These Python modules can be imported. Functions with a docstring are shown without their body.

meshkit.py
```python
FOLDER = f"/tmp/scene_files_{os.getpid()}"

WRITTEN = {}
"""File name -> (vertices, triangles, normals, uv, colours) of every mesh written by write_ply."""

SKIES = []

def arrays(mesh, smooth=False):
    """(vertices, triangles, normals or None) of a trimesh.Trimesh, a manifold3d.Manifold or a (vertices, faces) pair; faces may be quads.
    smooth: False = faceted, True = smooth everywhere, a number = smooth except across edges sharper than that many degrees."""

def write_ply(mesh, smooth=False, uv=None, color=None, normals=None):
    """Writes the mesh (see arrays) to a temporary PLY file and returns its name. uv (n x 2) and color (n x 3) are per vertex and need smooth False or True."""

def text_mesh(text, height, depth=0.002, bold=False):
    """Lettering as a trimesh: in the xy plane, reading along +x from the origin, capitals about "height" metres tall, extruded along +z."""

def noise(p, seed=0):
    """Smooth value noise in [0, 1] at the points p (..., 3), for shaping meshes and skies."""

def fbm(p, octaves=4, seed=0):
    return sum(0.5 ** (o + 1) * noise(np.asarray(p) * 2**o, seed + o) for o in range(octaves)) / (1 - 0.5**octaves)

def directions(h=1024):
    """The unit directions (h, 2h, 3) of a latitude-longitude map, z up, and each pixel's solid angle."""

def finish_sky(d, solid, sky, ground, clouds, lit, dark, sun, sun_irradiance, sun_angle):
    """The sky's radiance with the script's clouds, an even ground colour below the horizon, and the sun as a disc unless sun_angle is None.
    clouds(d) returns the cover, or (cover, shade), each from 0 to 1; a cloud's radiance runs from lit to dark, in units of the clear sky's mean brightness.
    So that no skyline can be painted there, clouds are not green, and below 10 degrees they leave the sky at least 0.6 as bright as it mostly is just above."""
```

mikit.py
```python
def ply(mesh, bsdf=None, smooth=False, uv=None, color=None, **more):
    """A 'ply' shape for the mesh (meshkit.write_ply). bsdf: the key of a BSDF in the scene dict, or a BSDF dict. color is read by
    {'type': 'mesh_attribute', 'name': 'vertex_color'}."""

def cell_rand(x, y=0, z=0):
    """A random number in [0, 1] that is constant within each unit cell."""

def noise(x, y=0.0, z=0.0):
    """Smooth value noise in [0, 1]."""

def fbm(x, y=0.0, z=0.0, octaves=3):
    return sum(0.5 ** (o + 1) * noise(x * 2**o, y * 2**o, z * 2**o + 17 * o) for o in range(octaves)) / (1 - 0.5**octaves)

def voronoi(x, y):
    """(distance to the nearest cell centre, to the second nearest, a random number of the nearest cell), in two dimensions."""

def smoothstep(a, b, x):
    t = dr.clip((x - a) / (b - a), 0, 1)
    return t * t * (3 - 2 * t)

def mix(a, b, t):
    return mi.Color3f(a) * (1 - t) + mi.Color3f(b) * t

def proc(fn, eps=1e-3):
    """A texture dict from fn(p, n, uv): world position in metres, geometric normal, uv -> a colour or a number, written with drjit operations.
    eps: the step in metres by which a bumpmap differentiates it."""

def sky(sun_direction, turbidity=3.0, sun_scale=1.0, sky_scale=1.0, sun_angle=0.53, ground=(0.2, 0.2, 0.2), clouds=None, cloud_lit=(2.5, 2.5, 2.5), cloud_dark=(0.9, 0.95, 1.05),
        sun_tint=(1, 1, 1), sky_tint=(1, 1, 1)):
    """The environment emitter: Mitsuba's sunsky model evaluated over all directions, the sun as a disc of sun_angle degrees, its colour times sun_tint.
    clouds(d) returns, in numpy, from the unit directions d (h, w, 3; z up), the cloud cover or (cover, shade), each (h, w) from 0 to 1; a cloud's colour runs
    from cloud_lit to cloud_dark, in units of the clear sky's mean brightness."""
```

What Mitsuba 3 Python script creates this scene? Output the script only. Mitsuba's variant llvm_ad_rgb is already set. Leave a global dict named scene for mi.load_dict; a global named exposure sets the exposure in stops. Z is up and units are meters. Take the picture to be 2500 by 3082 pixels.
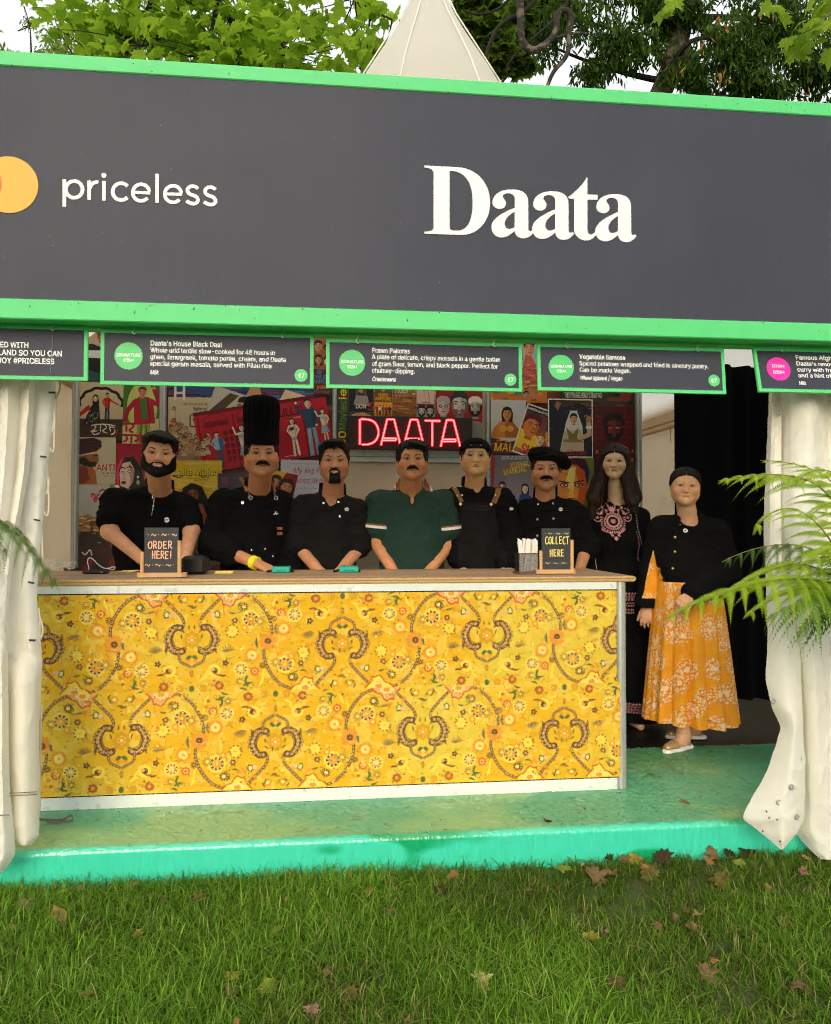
import math, random
import numpy as np, trimesh, drjit as dr, mitsuba as mi, mikit, meshkit
from mikit import noise, fbm, voronoi, cell_rand, smoothstep, mix, proc
from shapely.geometry import Polygon, LineString, Point, box as sbox, MultiPolygon
from shapely import affinity
from shapely.ops import unary_union
T = mi.ScalarTransform4f
rng = np.random.default_rng(7); random.seed(7)

# ---------------------------------------------------------------- camera, sky, exposure
FPX, YAW, PITCH = 2314.0, math.radians(6.2), math.radians(1.21)      # focal length in pixels of a 2500 x 3082 frame
EYE = np.array([0.0, -3.61, 1.41])
FWD = np.array([math.sin(YAW)*math.cos(PITCH), math.cos(YAW)*math.cos(PITCH), math.sin(PITCH)])
RGT = np.array([math.cos(YAW), -math.sin(YAW), 0.0]); UPV = np.cross(RGT, FWD)
scene = {'type': 'scene'}; labels = {}
scene['camera'] = {'type': 'perspective', 'fov': math.degrees(2*math.atan(1250/FPX)), 'fov_axis': 'x', 'near_clip': 0.05, 'far_clip': 500.0,
                   'to_world': T().look_at(origin=EYE.tolist(), target=(EYE+FWD).tolist(), up=[0, 0, 1])}
scene['sky'] = mikit.sky([-0.22, -0.86, 0.36], turbidity=4, sun_scale=0.42, sun_angle=36, clouds=lambda d: (np.ones(d.shape[:2]), 0.25+0.2*meshkit.fbm(d*3, 3)),
                         sun_tint=(.90, 1.0, 1.17), cloud_lit=(2.40, 2.47, 2.55), cloud_dark=(1.85, 1.92, 2.0), ground=(0.10, 0.14, 0.06))
exposure = 2.55

def at(px, py, Y=None, X=None, Z=None):
    """World point seen at a pixel of the 2500 x 3082 photograph, on the plane of constant Y (or X, or Z): how distances were measured."""
    d = FWD + RGT*(px-1250)/FPX - UPV*(py-1541)/FPX
    t = (Y-EYE[1])/d[1] if Y is not None else (X-EYE[0])/d[0] if X is not None else (Z-EYE[2])/d[2]
    return EYE + t*d

# ---------------------------------------------------------------- entries
def numbered(key):
    if key not in scene and key not in labels: return key
    n = 1
    while f'{key}_{n:03d}' in scene or f'{key}_{n:03d}' in labels: n += 1
    return f'{key}_{n:03d}'
def note(key, label=None, cat=None, group=None, kind=None):
    d = {k: v for k, v in (('label', label), ('category', cat), ('group', group), ('kind', kind)) if v}
    if d: labels[key] = d
def thing(name, label, cat, group=None):
    key = numbered(name); note(key, label, cat, group); return key
def put(name, mesh, m, parent=None, smooth=False, label=None, cat=None, group=None, kind=None, uv=None, color=None, to_world=None, shape=None):
    if shape is None and len(getattr(mesh, 'faces', [0])) == 0: print('EMPTY', parent, name); return None
    key = numbered(name if parent is None else parent+'__'+name)
    if shape is None: shape = mikit.ply(mesh, m, smooth=smooth, uv=uv, color=color)
    if to_world is not None: shape = {**shape, 'to_world': to_world}
    scene[key] = shape; note(key, label, cat, group, kind); return key

# ---------------------------------------------------------------- materials
def mat(key, c, rough=0.6, **kw):
    b = {'type': 'principled', 'base_color': c if isinstance(c, dict) else {'type': 'rgb', 'value': list(c)}, 'roughness': rough, 'specular': 0.4}
    b.update(kw); scene['mat_'+key] = {'type': 'twosided', 'b': b}; return 'mat_'+key
def matbump(key, c, rough, fn, scale, eps=1e-3, **kw):
    b = {'type': 'principled', 'base_color': c if isinstance(c, dict) else {'type': 'rgb', 'value': list(c)}, 'roughness': rough, 'specular': 0.4}
    b.update(kw); scene['mat_'+key] = {'type': 'twosided', 'b': {'type': 'bumpmap', 'arbitrary': proc(fn, eps), 'scale': scale, 'b': b}}; return 'mat_'+key
def matleaf(key, c, trans=1.0, rough=0.45):
    scene['mat_'+key] = {'type': 'principledthin', 'base_color': c if isinstance(c, dict) else {'type': 'rgb', 'value': list(c)}, 'roughness': rough, 'diff_trans': trans, 'spec_trans': 0.0, 'eta': 1.4}
    return 'mat_'+key
VC = {'type': 'mesh_attribute', 'name': 'vertex_color'}
mat('print', VC, 0.45); mat('matt_print', VC, 0.8); mat('skin', VC, 0.55, specular=0.35)

# ---------------------------------------------------------------- mesh helpers
cat_ = trimesh.util.concatenate
def box(x0, x1, y0, y1, z0, z1, bev=0.0):
    if bev <= 0:
        m = trimesh.creation.box([x1-x0, y1-y0, z1-z0]); m.apply_translation([(x0+x1)/2, (y0+y1)/2, (z0+z1)/2]); return m
    pts = []
    for sx, X in ((1, x0), (-1, x1)):
        for sy, Y in ((1, y0), (-1, y1)):
            for sz, Z in ((1, z0), (-1, z1)):
                pts += [[X, Y+sy*bev, Z+sz*bev], [X+sx*bev, Y, Z+sz*bev], [X+sx*bev, Y+sy*bev, Z]]
    return trimesh.convex.convex_hull(np.array(pts))
def tube(pts, r, sides=8, caps=True):
    p = np.asarray(pts, float); r = np.broadcast_to(np.asarray(r, float), (len(p),))
    t = np.gradient(p, axis=0); t /= np.linalg.norm(t, axis=1, keepdims=True)+1e-12
    a = np.cross(t[0], [0, 0, 1.0]) if abs(t[0, 2]) < 0.9 else np.cross(t[0], [1.0, 0, 0]); a /= np.linalg.norm(a)
    A = []
    for k in range(len(p)):
        a = a - t[k]*(a@t[k]); a /= np.linalg.norm(a)+1e-12; A.append(a)
    A = np.array(A); B = np.cross(t, A); ang = np.arange(sides)*2*np.pi/sides
    v = (p[:, None]+r[:, None, None]*(np.cos(ang)[None, :, None]*A[:, None]+np.sin(ang)[None, :, None]*B[:, None])).reshape(-1, 3)
    i, j = np.meshgrid(np.arange(len(p)-1), np.arange(sides), indexing='ij')
    q = np.stack([i*sides+j, i*sides+(j+1) % sides, (i+1)*sides+(j+1) % sides, (i+1)*sides+j], -1).reshape(-1, 4)
    f = np.vstack([q[:, [0, 1, 2]], q[:, [0, 2, 3]]])
    if caps:
        n = len(v); v = np.vstack([v, p[:1], p[-1:]]); j = np.arange(sides)
        f = np.vstack([f, np.stack([j*0+n, (j+1) % sides, j], 1), np.stack([j*0+n+1, (len(p)-1)*sides+j, (len(p)-1)*sides+(j+1) % sides], 1)])
    return trimesh.Trimesh(v, f, process=False)
def spline(pts, n):
    from scipy.interpolate import CubicSpline, PchipInterpolator
    p = np.asarray(pts, float); s = np.r_[0, np.cumsum(np.linalg.norm(np.diff(p[:, :3] if p.shape[1] > 2 else p, axis=0), axis=1)+1e-9)]
    return CubicSpline(s, p, axis=0)(np.linspace(0, s[-1], n))
def grid_mesh(P):
    """P: (n, m, 3) grid of points -> mesh."""
    n, m = P.shape[:2]; i, j = np.meshgrid(np.arange(n-1), np.arange(m-1), indexing='ij')
    q = np.stack([i*m+j, i*m+j+1, (i+1)*m+j+1, (i+1)*m+j], -1).reshape(-1, 4)
    return trimesh.Trimesh(P.reshape(-1, 3), np.vstack([q[:, [0, 1, 2]], q[:, [0, 2, 3]]]), process=False)
def revolve(prof, n=24):
    return trimesh.creation.revolve(np.array(prof, float), sections=n)
def ball(c, r, n=2):
    m = trimesh.creation.icosphere(n); m.apply_scale(r); m.apply_translation(c); return m
def disc(c, r, thick, axis=(0, -1, 0), n=20):
    m = trimesh.creation.cylinder(r, thick, sections=n); m.apply_transform(trimesh.geometry.align_vectors([0, 0, 1], axis)); m.apply_translation(c); return m

# ---- flat print: polygons and lettering in a sheet's own plane, thin layers one above the other
_tri = {}
def tri(poly):
    if poly.is_empty: return []
    out = []
    for g in getattr(poly, 'geoms', [poly]):
        if g.geom_type != 'Polygon' or g.area < 1e-9: continue
        v, f = trimesh.creation.triangulate_polygon(g, engine='earcut'); out.append((np.asarray(v), np.asarray(f)))
    return out
_txt = {}
def text_flat(s, bold=False):
    """(v, f, width) of lettering with capitals 1 unit tall, front faces only."""
    if (s, bold) not in _txt:
        m = meshkit.text_mesh(s, 1.0, 0.01, bold); keep = m.face_normals[:, 2] > 0.9
        m.update_faces(keep); m.remove_unreferenced_vertices()
        _txt[s, bold] = (np.array(m.vertices)[:, :2], np.array(m.faces), float(m.vertices[:, 0].max()))
    return _txt[s, bold]
class Sheet:
    """Ink on one plane. Origin O, axes U (right) and V (up); N points to the viewer."""
    def __init__(self, O, U, V, step=2.0e-4, lift=3e-4):
        self.O, self.U, self.V = (np.asarray(a, float) for a in (O, U, V)); self.N = np.cross(self.U, self.V); self.N /= np.linalg.norm(self.N)
        self.v, self.f, self.c, self.n, self.k, self.step, self.lift = [], [], [], 0, 0, step, lift
        self.clip = None
    def raw(self, v, f, c):
        self.k += 1; z = self.lift+self.step*self.k
        c = np.asarray(c, float); c = np.broadcast_to(c, (len(v), 3)) if c.ndim == 1 else c
        self.v.append(self.O+v[:, :1]*self.U+v[:, 1:2]*self.V+z*self.N); self.f.append(f+self.n); self.c.append(c); self.n += len(v)
    def poly(self, g, c, c2=None):
        """c2: colour at the top of the polygon (printed gradient)."""
        if self.clip is not None: g = g.buffer(0).intersection(self.clip)
        k = self.k
        for v, f in tri(g):
            self.k = k
            if c2 is None: self.raw(v, f, c)
            else:
                t = ((v[:, 1]-v[:, 1].min())/max(np.ptp(v[:, 1]), 1e-9))[:, None]; self.raw(v, f, np.asarray(c)*(1-t)+np.asarray(c2)*t)
        self.k = k+1
    def pts(self, p, c, c2=None, smooth=0):
        g = Polygon(p)
        if smooth: g = g.buffer(smooth).buffer(-2*smooth).buffer(smooth)
        self.poly(g.buffer(0), c, c2)
    def line(self, p, w, c, cap=1): self.poly(LineString(p).buffer(w/2, cap_style=cap, quad_segs=3), c)
    def oval(self, x, y, rx, ry, c, rot=0): self.poly(affinity.rotate(affinity.scale(Point(x, y).buffer(1, quad_segs=6), rx, ry), rot), c)
    def text(self, s, x, y, h, c, bold=False, width=None, align='l', rot=0, slant=0.0):
        v, f, w = text_flat(s, bold); sx = h if width is None else width/w
        p = v*[sx, h]; w = w*sx
        p = p-[{'l': 0, 'c': w/2, 'r': w}[align], 0]; p[:, 0] += slant*p[:, 1]
        a = math.radians(rot); p = p@np.array([[math.cos(a), math.sin(a)], [-math.sin(a), math.cos(a)]])+[x, y]
        if self.clip is not None:
            b = self.clip.bounds; ok = (p[:, 0] > b[0]) & (p[:, 0] < b[2]) & (p[:, 1] > b[1]) & (p[:, 1] < b[3]); f = f[ok[f].all(1)]
            if len(f) == 0: return
        self.raw(p, f, c)
    def mesh(self): return trimesh.Trimesh(np.vstack(self.v), np.vstack(self.f), process=False), np.vstack(self.c)
    def put(self, name, parent, m='mat_print', **kw):
        me, c = self.mesh(); return put(name, me, m, parent, color=c, **kw)
def srgb(r, g, b):
    c = np.array([r, g, b])/255.0; return np.where(c < .04045, c/12.92, ((c+.055)/1.055)**2.4)

# ---- implicit shapes -> mesh (surface nets on the blocks that the surface passes through)
def smin(a, b, k):
    if k <= 0: return np.minimum(a, b)
    h = np.maximum(k-np.abs(a-b), 0)/k; return np.minimum(a, b)-h*h*k*0.25
def rc(a, b, ra, rb):
    """round cone"""
    a, b = np.asarray(a, np.float32), np.asarray(b, np.float32); d = b-a; L2 = float(d@d)+1e-9
    def f(P):
        q = P-a; t = np.clip((q@d)/L2, 0, 1); q = q-t[..., None]*d
        return np.sqrt(np.einsum('...i,...i->...', q, q))-(ra+(rb-ra)*t)
    return f
def cc(a, b, ra, rb):
    """round cone cut flat at its far end"""
    a, b = np.asarray(a, np.float32), np.asarray(b, np.float32); d = b-a; L = float(np.sqrt(d@d)); f0 = rc(a, b, ra, rb); u = d/L
    def f(P): return np.maximum(f0(P), (P-a)@u-np.float32(L))
    return f
def el(c, r, R=None):
    c, r = np.asarray(c, np.float32), np.asarray(r, np.float32)
    def f(P):
        q = P-c
        if R is not None: q = q@np.asarray(R, np.float32)
        q = q/r; k0 = np.sqrt(np.einsum('...i,...i->...', q, q)); q = q/r; k1 = np.sqrt(np.einsum('...i,...i->...', q, q))+1e-9
        return k0*(k0-1)/k1
    return f
def local(fn, c, R, s=1.0):
    c, R, s = np.asarray(c, np.float32), np.asarray(R, np.float32), np.asarray(s, np.float32); m = float(s.min())
    return lambda P: fn(((P-c)@R)/s)*np.float32(m)
def evaluate(prims, P, rad=0.0):
    """prims: (op, fn, k). P (b, n, 3); only the blocks that a primitive can touch are evaluated."""
    D = np.full(P.shape[:2], 1.0, np.float32); ctr = P[:, P.shape[1]//2][:, None]
    for op, fn, k in prims:
        if op in ('cut', 'disp', 'and'):
            if op == 'disp':
                near = np.abs(D) < .03; D[near] += fn(P[near]); continue
            v = fn(P); D = np.maximum(D, v) if op == 'and' else np.maximum(D, -v); continue
        sel = np.nonzero(fn(ctr)[:, 0] < rad*2.0+k+0.02)[0] if P.shape[1] > 1 else np.arange(len(P))
        if len(sel) == 0: continue
        v = fn(P[sel])
        D[sel] = smin(D[sel], v, k) if op == 'add' else -smin(-D[sel], v, k)
    return D
def nets(prims, lo, hi, h, B=8):
    lo, hi = np.asarray(lo, float), np.asarray(hi, float); nb = np.ceil((hi-lo)/h/B).astype(int)+1
    bi = np.stack(np.meshgrid(*[np.arange(k) for k in nb], indexing='ij'), -1).reshape(-1, 3)
    ctr = (lo+(bi+0.5)*B*h).astype(np.float32)[:, None]; rad = B*h*0.866
    d = evaluate(prims, ctr)[:, 0]; bi = bi[np.abs(d) < rad*1.9+0.015]
    g = np.arange(B+1); off = np.stack(np.meshgrid(g, g, g, indexing='ij'), -1).reshape(-1, 3)
    V = []
    for k in range(0, len(bi), 600):
        P = (lo+(bi[k:k+600, None]*B+off)*h).astype(np.float32); V.append(evaluate(prims, P, rad))
    V = np.concatenate(V).reshape(-1, B+1, B+1, B+1)
    s = V < 0; cn = [(x, y, z) for x in (0, 1) for y in (0, 1) for z in (0, 1)]
    sub = lambda A, x, y, z: A[:, x:x+B, y:y+B, z:z+B]
    cnt = sum(sub(s, *c).astype(np.int8) for c in cn); b, i, j, k = np.nonzero((cnt > 0) & (cnt < 8))
    val = np.stack([V[b, i+x, j+y, k+z] for x, y, z in cn], 1); C = np.array(cn, float)
    acc, num = np.zeros((len(b), 3)), np.zeros(len(b))
    for p in range(8):
        for q in range(p+1, 8):
            if np.abs(C[p]-C[q]).sum() != 1: continue
            x = (val[:, p] < 0) != (val[:, q] < 0); t = np.where(x, val[:, p]/np.where(x, val[:, p]-val[:, q], 1), 0)
            acc += np.where(x[:, None], C[p]+t[:, None]*(C[q]-C[p]), 0); num += x
    cell = bi[b]*B+np.stack([i, j, k], 1); vert = lo+(cell+acc/num[:, None])*h
    M = int((nb.max()+2)*B+4); idx = lambda c: ((c[:, 0]+1)*M+c[:, 1]+1)*M+c[:, 2]+1
    ids = idx(cell); order = np.argsort(ids); ids_s = ids[order]
    def find(c):
        t = idx(c); p = np.clip(np.searchsorted(ids_s, t), 0, len(ids_s)-1); return np.where(ids_s[p] == t, order[p], -1)
    F = []
    for ax, (u, w) in ((0, (1, 2)), (1, (2, 0)), (2, (0, 1))):
        far = 4 if ax == 0 else 2 if ax == 1 else 1
        on = np.nonzero((val[:, 0] < 0) != (val[:, far] < 0))[0]
        if len(on) == 0: continue
        eu, ew = np.eye(3, dtype=int)[u], np.eye(3, dtype=int)[w]; c = cell[on]
        q = np.stack([on, find(c-eu), find(c-eu-ew), find(c-ew)], 1); ok = (q >= 0).all(1); q, o = q[ok], on[ok]
        fl = val[o, 0] < 0; q = np.where(fl[:, None], q, q[:, ::-1]); F += [q[:, [0, 1, 2]], q[:, [0, 2, 3]]]
    F = np.vstack(F)
    m = trimesh.Trimesh(vert, F, process=False); m.remove_unreferenced_vertices()
    return m
def relax(m, n=2):
    from scipy.sparse import coo_matrix
    e = np.unique(np.sort(np.vstack([m.faces[:, [0, 1]], m.faces[:, [1, 2]], m.faces[:, [2, 0]]]), axis=1), axis=0); k = len(m.vertices)
    A = coo_matrix((np.ones(2*len(e)), (np.r_[e[:, 0], e[:, 1]], np.r_[e[:, 1], e[:, 0]])), shape=(k, k)).tocsr(); dg = np.maximum(np.asarray(A.sum(1)).ravel(), 1)[:, None]; v = np.array(m.vertices)
    for i in range(n): v = v+(.5 if i % 2 == 0 else -.5)*(A@v/dg-v)
    return trimesh.Trimesh(v, m.faces, process=False)
# ================================================================ setting: ground, platform, floor
def _soil(p, n, uv):
    a = fbm(p.x*3, p.y*3, 0, 4); return mix((.045, .085, .016), (.065, .070, .025), smoothstep(.4, .65, a))
mat('soil', proc(_soil), 0.95)
put('ground', grid_mesh(np.stack([*np.meshgrid(np.linspace(-250, 250, 41), np.linspace(-250, 250, 41), indexing='ij'), np.zeros((41, 41))], -1)), 'mat_soil', kind='structure')
# grass: real blades in front of the platform
def grass_mesh(n, x0, x1, y0, y1, seed, h0=.034, h1=.092):
    r = np.random.default_rng(seed); x, y = r.uniform(x0, x1, n), r.uniform(y0, y1, n)
    patch = meshkit.fbm(np.stack([x*1.6, y*1.6, x*0], -1), 3, 5); fine = meshkit.fbm(np.stack([x*9, y*9, x*0], -1), 2, 9)
    keep = fine+patch*.8 > .36+.34*r.random(n)*(patch < .46); x, y, patch, fine = x[keep], y[keep], patch[keep], fine[keep]; n = len(x)
    h = (h0+(h1-h0)*r.random(n)**1.6)*(.65+.8*patch); az = r.uniform(0, 2*np.pi, n)+2.5*fine; lean = r.uniform(.10, 1.5, n)
    w = r.uniform(.0010, .0030, n); d = np.stack([np.cos(az), np.sin(az), az*0], 1); s = np.stack([-np.sin(az), np.cos(az), az*0], 1)
    tw = r.uniform(-.7, .7, n); s = s*np.cos(tw)[:, None]+d*np.sin(tw)[:, None]
    ks = np.array([0, .35, .7, 1.0]); V = []
    for k in ks:
        c = np.stack([x, y, x*0-.004], 1)+d*(h*np.sin(lean)*k**1.8*1.1)[:, None]+np.array([0, 0, 1.0])*(h*k*(1-.45*k*np.sin(lean)))[:, None]
        if k < 1: V += [c-s*(w*(1-.55*k))[:, None], c+s*(w*(1-.55*k))[:, None]]
        else: V += [c]
    V = np.stack(V, 1); base = np.arange(n)[:, None, None]*7
    f = np.array([[0, 1, 3], [0, 3, 2], [2, 3, 5], [2, 5, 4], [4, 5, 6]])[None]+base
    g = r.random(n); dry = r.random(n) < .045+.10*(patch < .42)
    col = np.where(dry[:, None], np.array([.46, .42, .17]), np.array([.085, .22, .018])*(1-g[:, None])+np.array([.27, .45, .055])*g[:, None])
    col = col*(.45+.75*patch[:, None])*r.uniform(.55, 1.45, n)[:, None]
    return trimesh.Trimesh(V.reshape(-1, 3), f.reshape(-1, 3), process=False), np.repeat(col, 7, 0)
matleaf('grass', VC, 0.75, 0.5)
gm, gc = grass_mesh(120000, -1.75, 2.75, -1.95, -.44, 3)
g2, c2 = grass_mesh(30000, -4.0, 5.0, -4.2, -1.95, 4); g3, c3 = grass_mesh(14000, -4, 5.5, -.44, .2, 5)
ok = (g3.vertices[:, 0] < -1.75) | (g3.vertices[:, 0] > 3.35); fk = ok[g3.faces].all(1); g3.update_faces(fk)
put('grass', cat_([gm, g2, g3]), 'mat_grass', color=np.vstack([gc, c2, c3]), kind='stuff', label='short mown green lawn with dry blades before the stall')
def _black(p, n, uv): return mix((.0025, .0025, .003), (.006, .006, .0065), fbm(p.x*5, p.y*5, 0, 3))
mat('black_floor', proc(_black), 0.5)
PX0, PX1, PY0, PY1, PZ = -1.9, 3.3, -.445, .655, .15
put('interior_floor', box(PX0, PX1, PY1, 4.55, .02, PZ-.004), 'mat_black_floor', kind='structure')
# the green film laid over the platform: wrinkled, and rolled over the front edge
def film():
    xs = np.linspace(PX0, PX1, 1000); R = .022
    prof = [(PY1-s, PZ) for s in np.linspace(0, PY1-PY0-R, 200)]+[(PY0+R-R*math.sin(a), PZ-R+R*math.cos(a)) for a in np.linspace(0, math.pi/2, 8)[1:]]+[(PY0-.012*s, PZ-R-s*(PZ-R)) for s in np.linspace(0, 1, 22)[1:]]
    prof = np.array(prof); s = np.r_[0, np.cumsum(np.linalg.norm(np.diff(prof, axis=0), axis=1))]
    X, S = np.meshgrid(xs, s, indexing='ij'); P = np.stack([X, np.broadcast_to(prof[:, 0], X.shape), np.broadcast_to(prof[:, 1], X.shape)], -1)
    nrm = np.stack([np.gradient(prof[:, 1]), -np.gradient(prof[:, 0])], 1); nrm /= np.linalg.norm(nrm, axis=1, keepdims=True); nrm *= -np.sign(nrm[:1, 1:2]) if nrm[0, 1] < 0 else 1
    wx = X+.05*meshkit.fbm(np.stack([X*4, S*4, X*0], -1), 3, 1); ws = S+.09*meshkit.fbm(np.stack([X*3, S*3, X*0+5], -1), 3, 2)
    ridge = lambda a, b, sd: 1-np.abs(2*meshkit.fbm(np.stack([a, b, a*0], -1), 3, sd)-1)
    w1 = ridge((wx+.9*ws)*19, (ws-.35*wx)*40, 3)**4; w2 = ridge((wx-.5*ws)*24, (ws+.6*wx)*34, 6)**4; am = meshkit.fbm(np.stack([X*2.2, S*2.2, X*0], -1), 2, 8)
    flat = np.clip(((PY1-PY0)-S)/.05, 0, 1); face = 1-flat
    d = flat*(w1*.0034+w2*.0028)*(.35+1.1*am)+face*((.55*ridge(X*30+3*meshkit.fbm(np.stack([X*3, S*3, X*0], -1), 2, 4), S*3.2, 11)**3)*.0045+.004*meshkit.fbm(np.stack([X*5, S*5, X*0], -1), 2, 12))
    P[..., 1] += d*nrm[:, 0]; P[..., 2] += d*nrm[:, 1]
    return grid_mesh(P)
def _film(p, n, uv):
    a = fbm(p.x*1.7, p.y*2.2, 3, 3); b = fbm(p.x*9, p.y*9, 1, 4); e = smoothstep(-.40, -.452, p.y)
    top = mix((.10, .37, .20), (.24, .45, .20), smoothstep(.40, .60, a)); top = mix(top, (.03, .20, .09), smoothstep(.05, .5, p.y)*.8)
    top = mix(top, (.06, .12, .05), smoothstep(.70, .78, b)*.3)
    front = mix((.045, .60, .41), (.00, .34, .13), smoothstep(.56, .63, fbm(p.x*2.3, p.z*5, 7, 3)))
    return mix(top, front, e)
def _filmh(p, n, uv):
    u, v = p.x+.06*fbm(p.x*5, p.y*5, 2, 2), p.y+.10*fbm(p.x*4, p.y*4, 7, 2); q = dr.abs(2*fbm(u*30+v*14, v*44-u*12, p.z*6, 2)-1); q2 = dr.abs(2*fbm(u*46-v*20, v*30+u*18, 3, 2)-1); f = dr.abs(2*fbm(p.x*85, p.z*9, 1, 2)-1)
    e = smoothstep(-.43, -.448, p.y); return mix(mi.Color3f(dr.exp(-q*q*70)+.7*dr.exp(-q2*q2*90)), mi.Color3f(.30*dr.exp(-f*f*30)), e).x
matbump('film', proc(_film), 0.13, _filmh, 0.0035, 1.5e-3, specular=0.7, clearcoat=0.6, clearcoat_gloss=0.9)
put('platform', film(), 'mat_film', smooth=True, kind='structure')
put('platform_base', box(PX0+.01, PX1-.01, PY0+.03, PY1, .0, PZ-.012), 'mat_black_floor', kind='structure')

# ================================================================ the marquee: roof, walls, eaves
def canvas_mat(key, c, trans):
    scene['mat_'+key] = {'type': 'principledthin', 'base_color': proc(c), 'roughness': 0.5, 'diff_trans': trans, 'spec_trans': 0.0, 'eta': 1.35}
def _canvas(p, n, uv):
    a = fbm(p.x*2.5+p.y, p.z*2, p.y*2, 4); b = fbm(p.x*14, p.z*5, p.y*14, 3)
    return mix(mix((.90, .89, .83), (.85, .83, .74), smoothstep(.4, .7, a)), (.55, .52, .43), smoothstep(.66, .8, b)*.5)
canvas_mat('canvas', _canvas, 0.5)
def _roofc(p, n, uv): return mix((.92, .90, .83), (.86, .84, .76), fbm(p.x*2, p.y*2, p.z*2, 3))
canvas_mat('roof_canvas', _roofc, 1.25)
def _wallc(p, n, uv):
    a = fbm(p.x*2, p.z*3, p.y*2, 4); return mix((.76, .61, .42), (.68, .54, .36), smoothstep(.4, .7, a))
canvas_mat('wall_canvas', _wallc, 0.85)
TX0, TX1, TY0, TY1, TZ = -1.78, 3.24, -.32, 4.6, 2.46
TCX, TCY = (TX0+TX1)/2, (TY0+TY1)/2
tent = thing('marquee_tent', 'white canvas pagoda tent with a pointed peak behind the stall fascia', 'tent')
def roof():
    from scipy.interpolate import PchipInterpolator
    rz = PchipInterpolator([2.46, 2.9, 3.4, 4.0, 4.73, 5.3, 5.62, 5.7], [2.5, 1.95, 1.38, .90, .525, .20, .07, .05])
    zs = np.r_[np.linspace(2.46, 4, 26), np.linspace(4.05, 5.7, 44)]; th = np.linspace(0, 2*np.pi, 129); P = []
    for z in zs:
        e = 2+10*np.clip((4.4-z)/1.9, 0, 1)**1.5; c, s = np.cos(th), np.sin(th)
        k = (np.abs(c)**e+np.abs(s)**e)**(-1/e); r = rz(z)*(1+.012*meshkit.fbm(np.stack([c*2, s*2, th*0+z*1.5], -1), 3, 2)*np.clip((z-2.5)*2, 0, 1))
        P.append(np.stack([TCX+r*k*c, TCY+r*k*s, th*0+z], -1))
    return grid_mesh(np.array(P))
ROOF = put('roof', roof(), 'mat_roof_canvas', tent, smooth=True)
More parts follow.
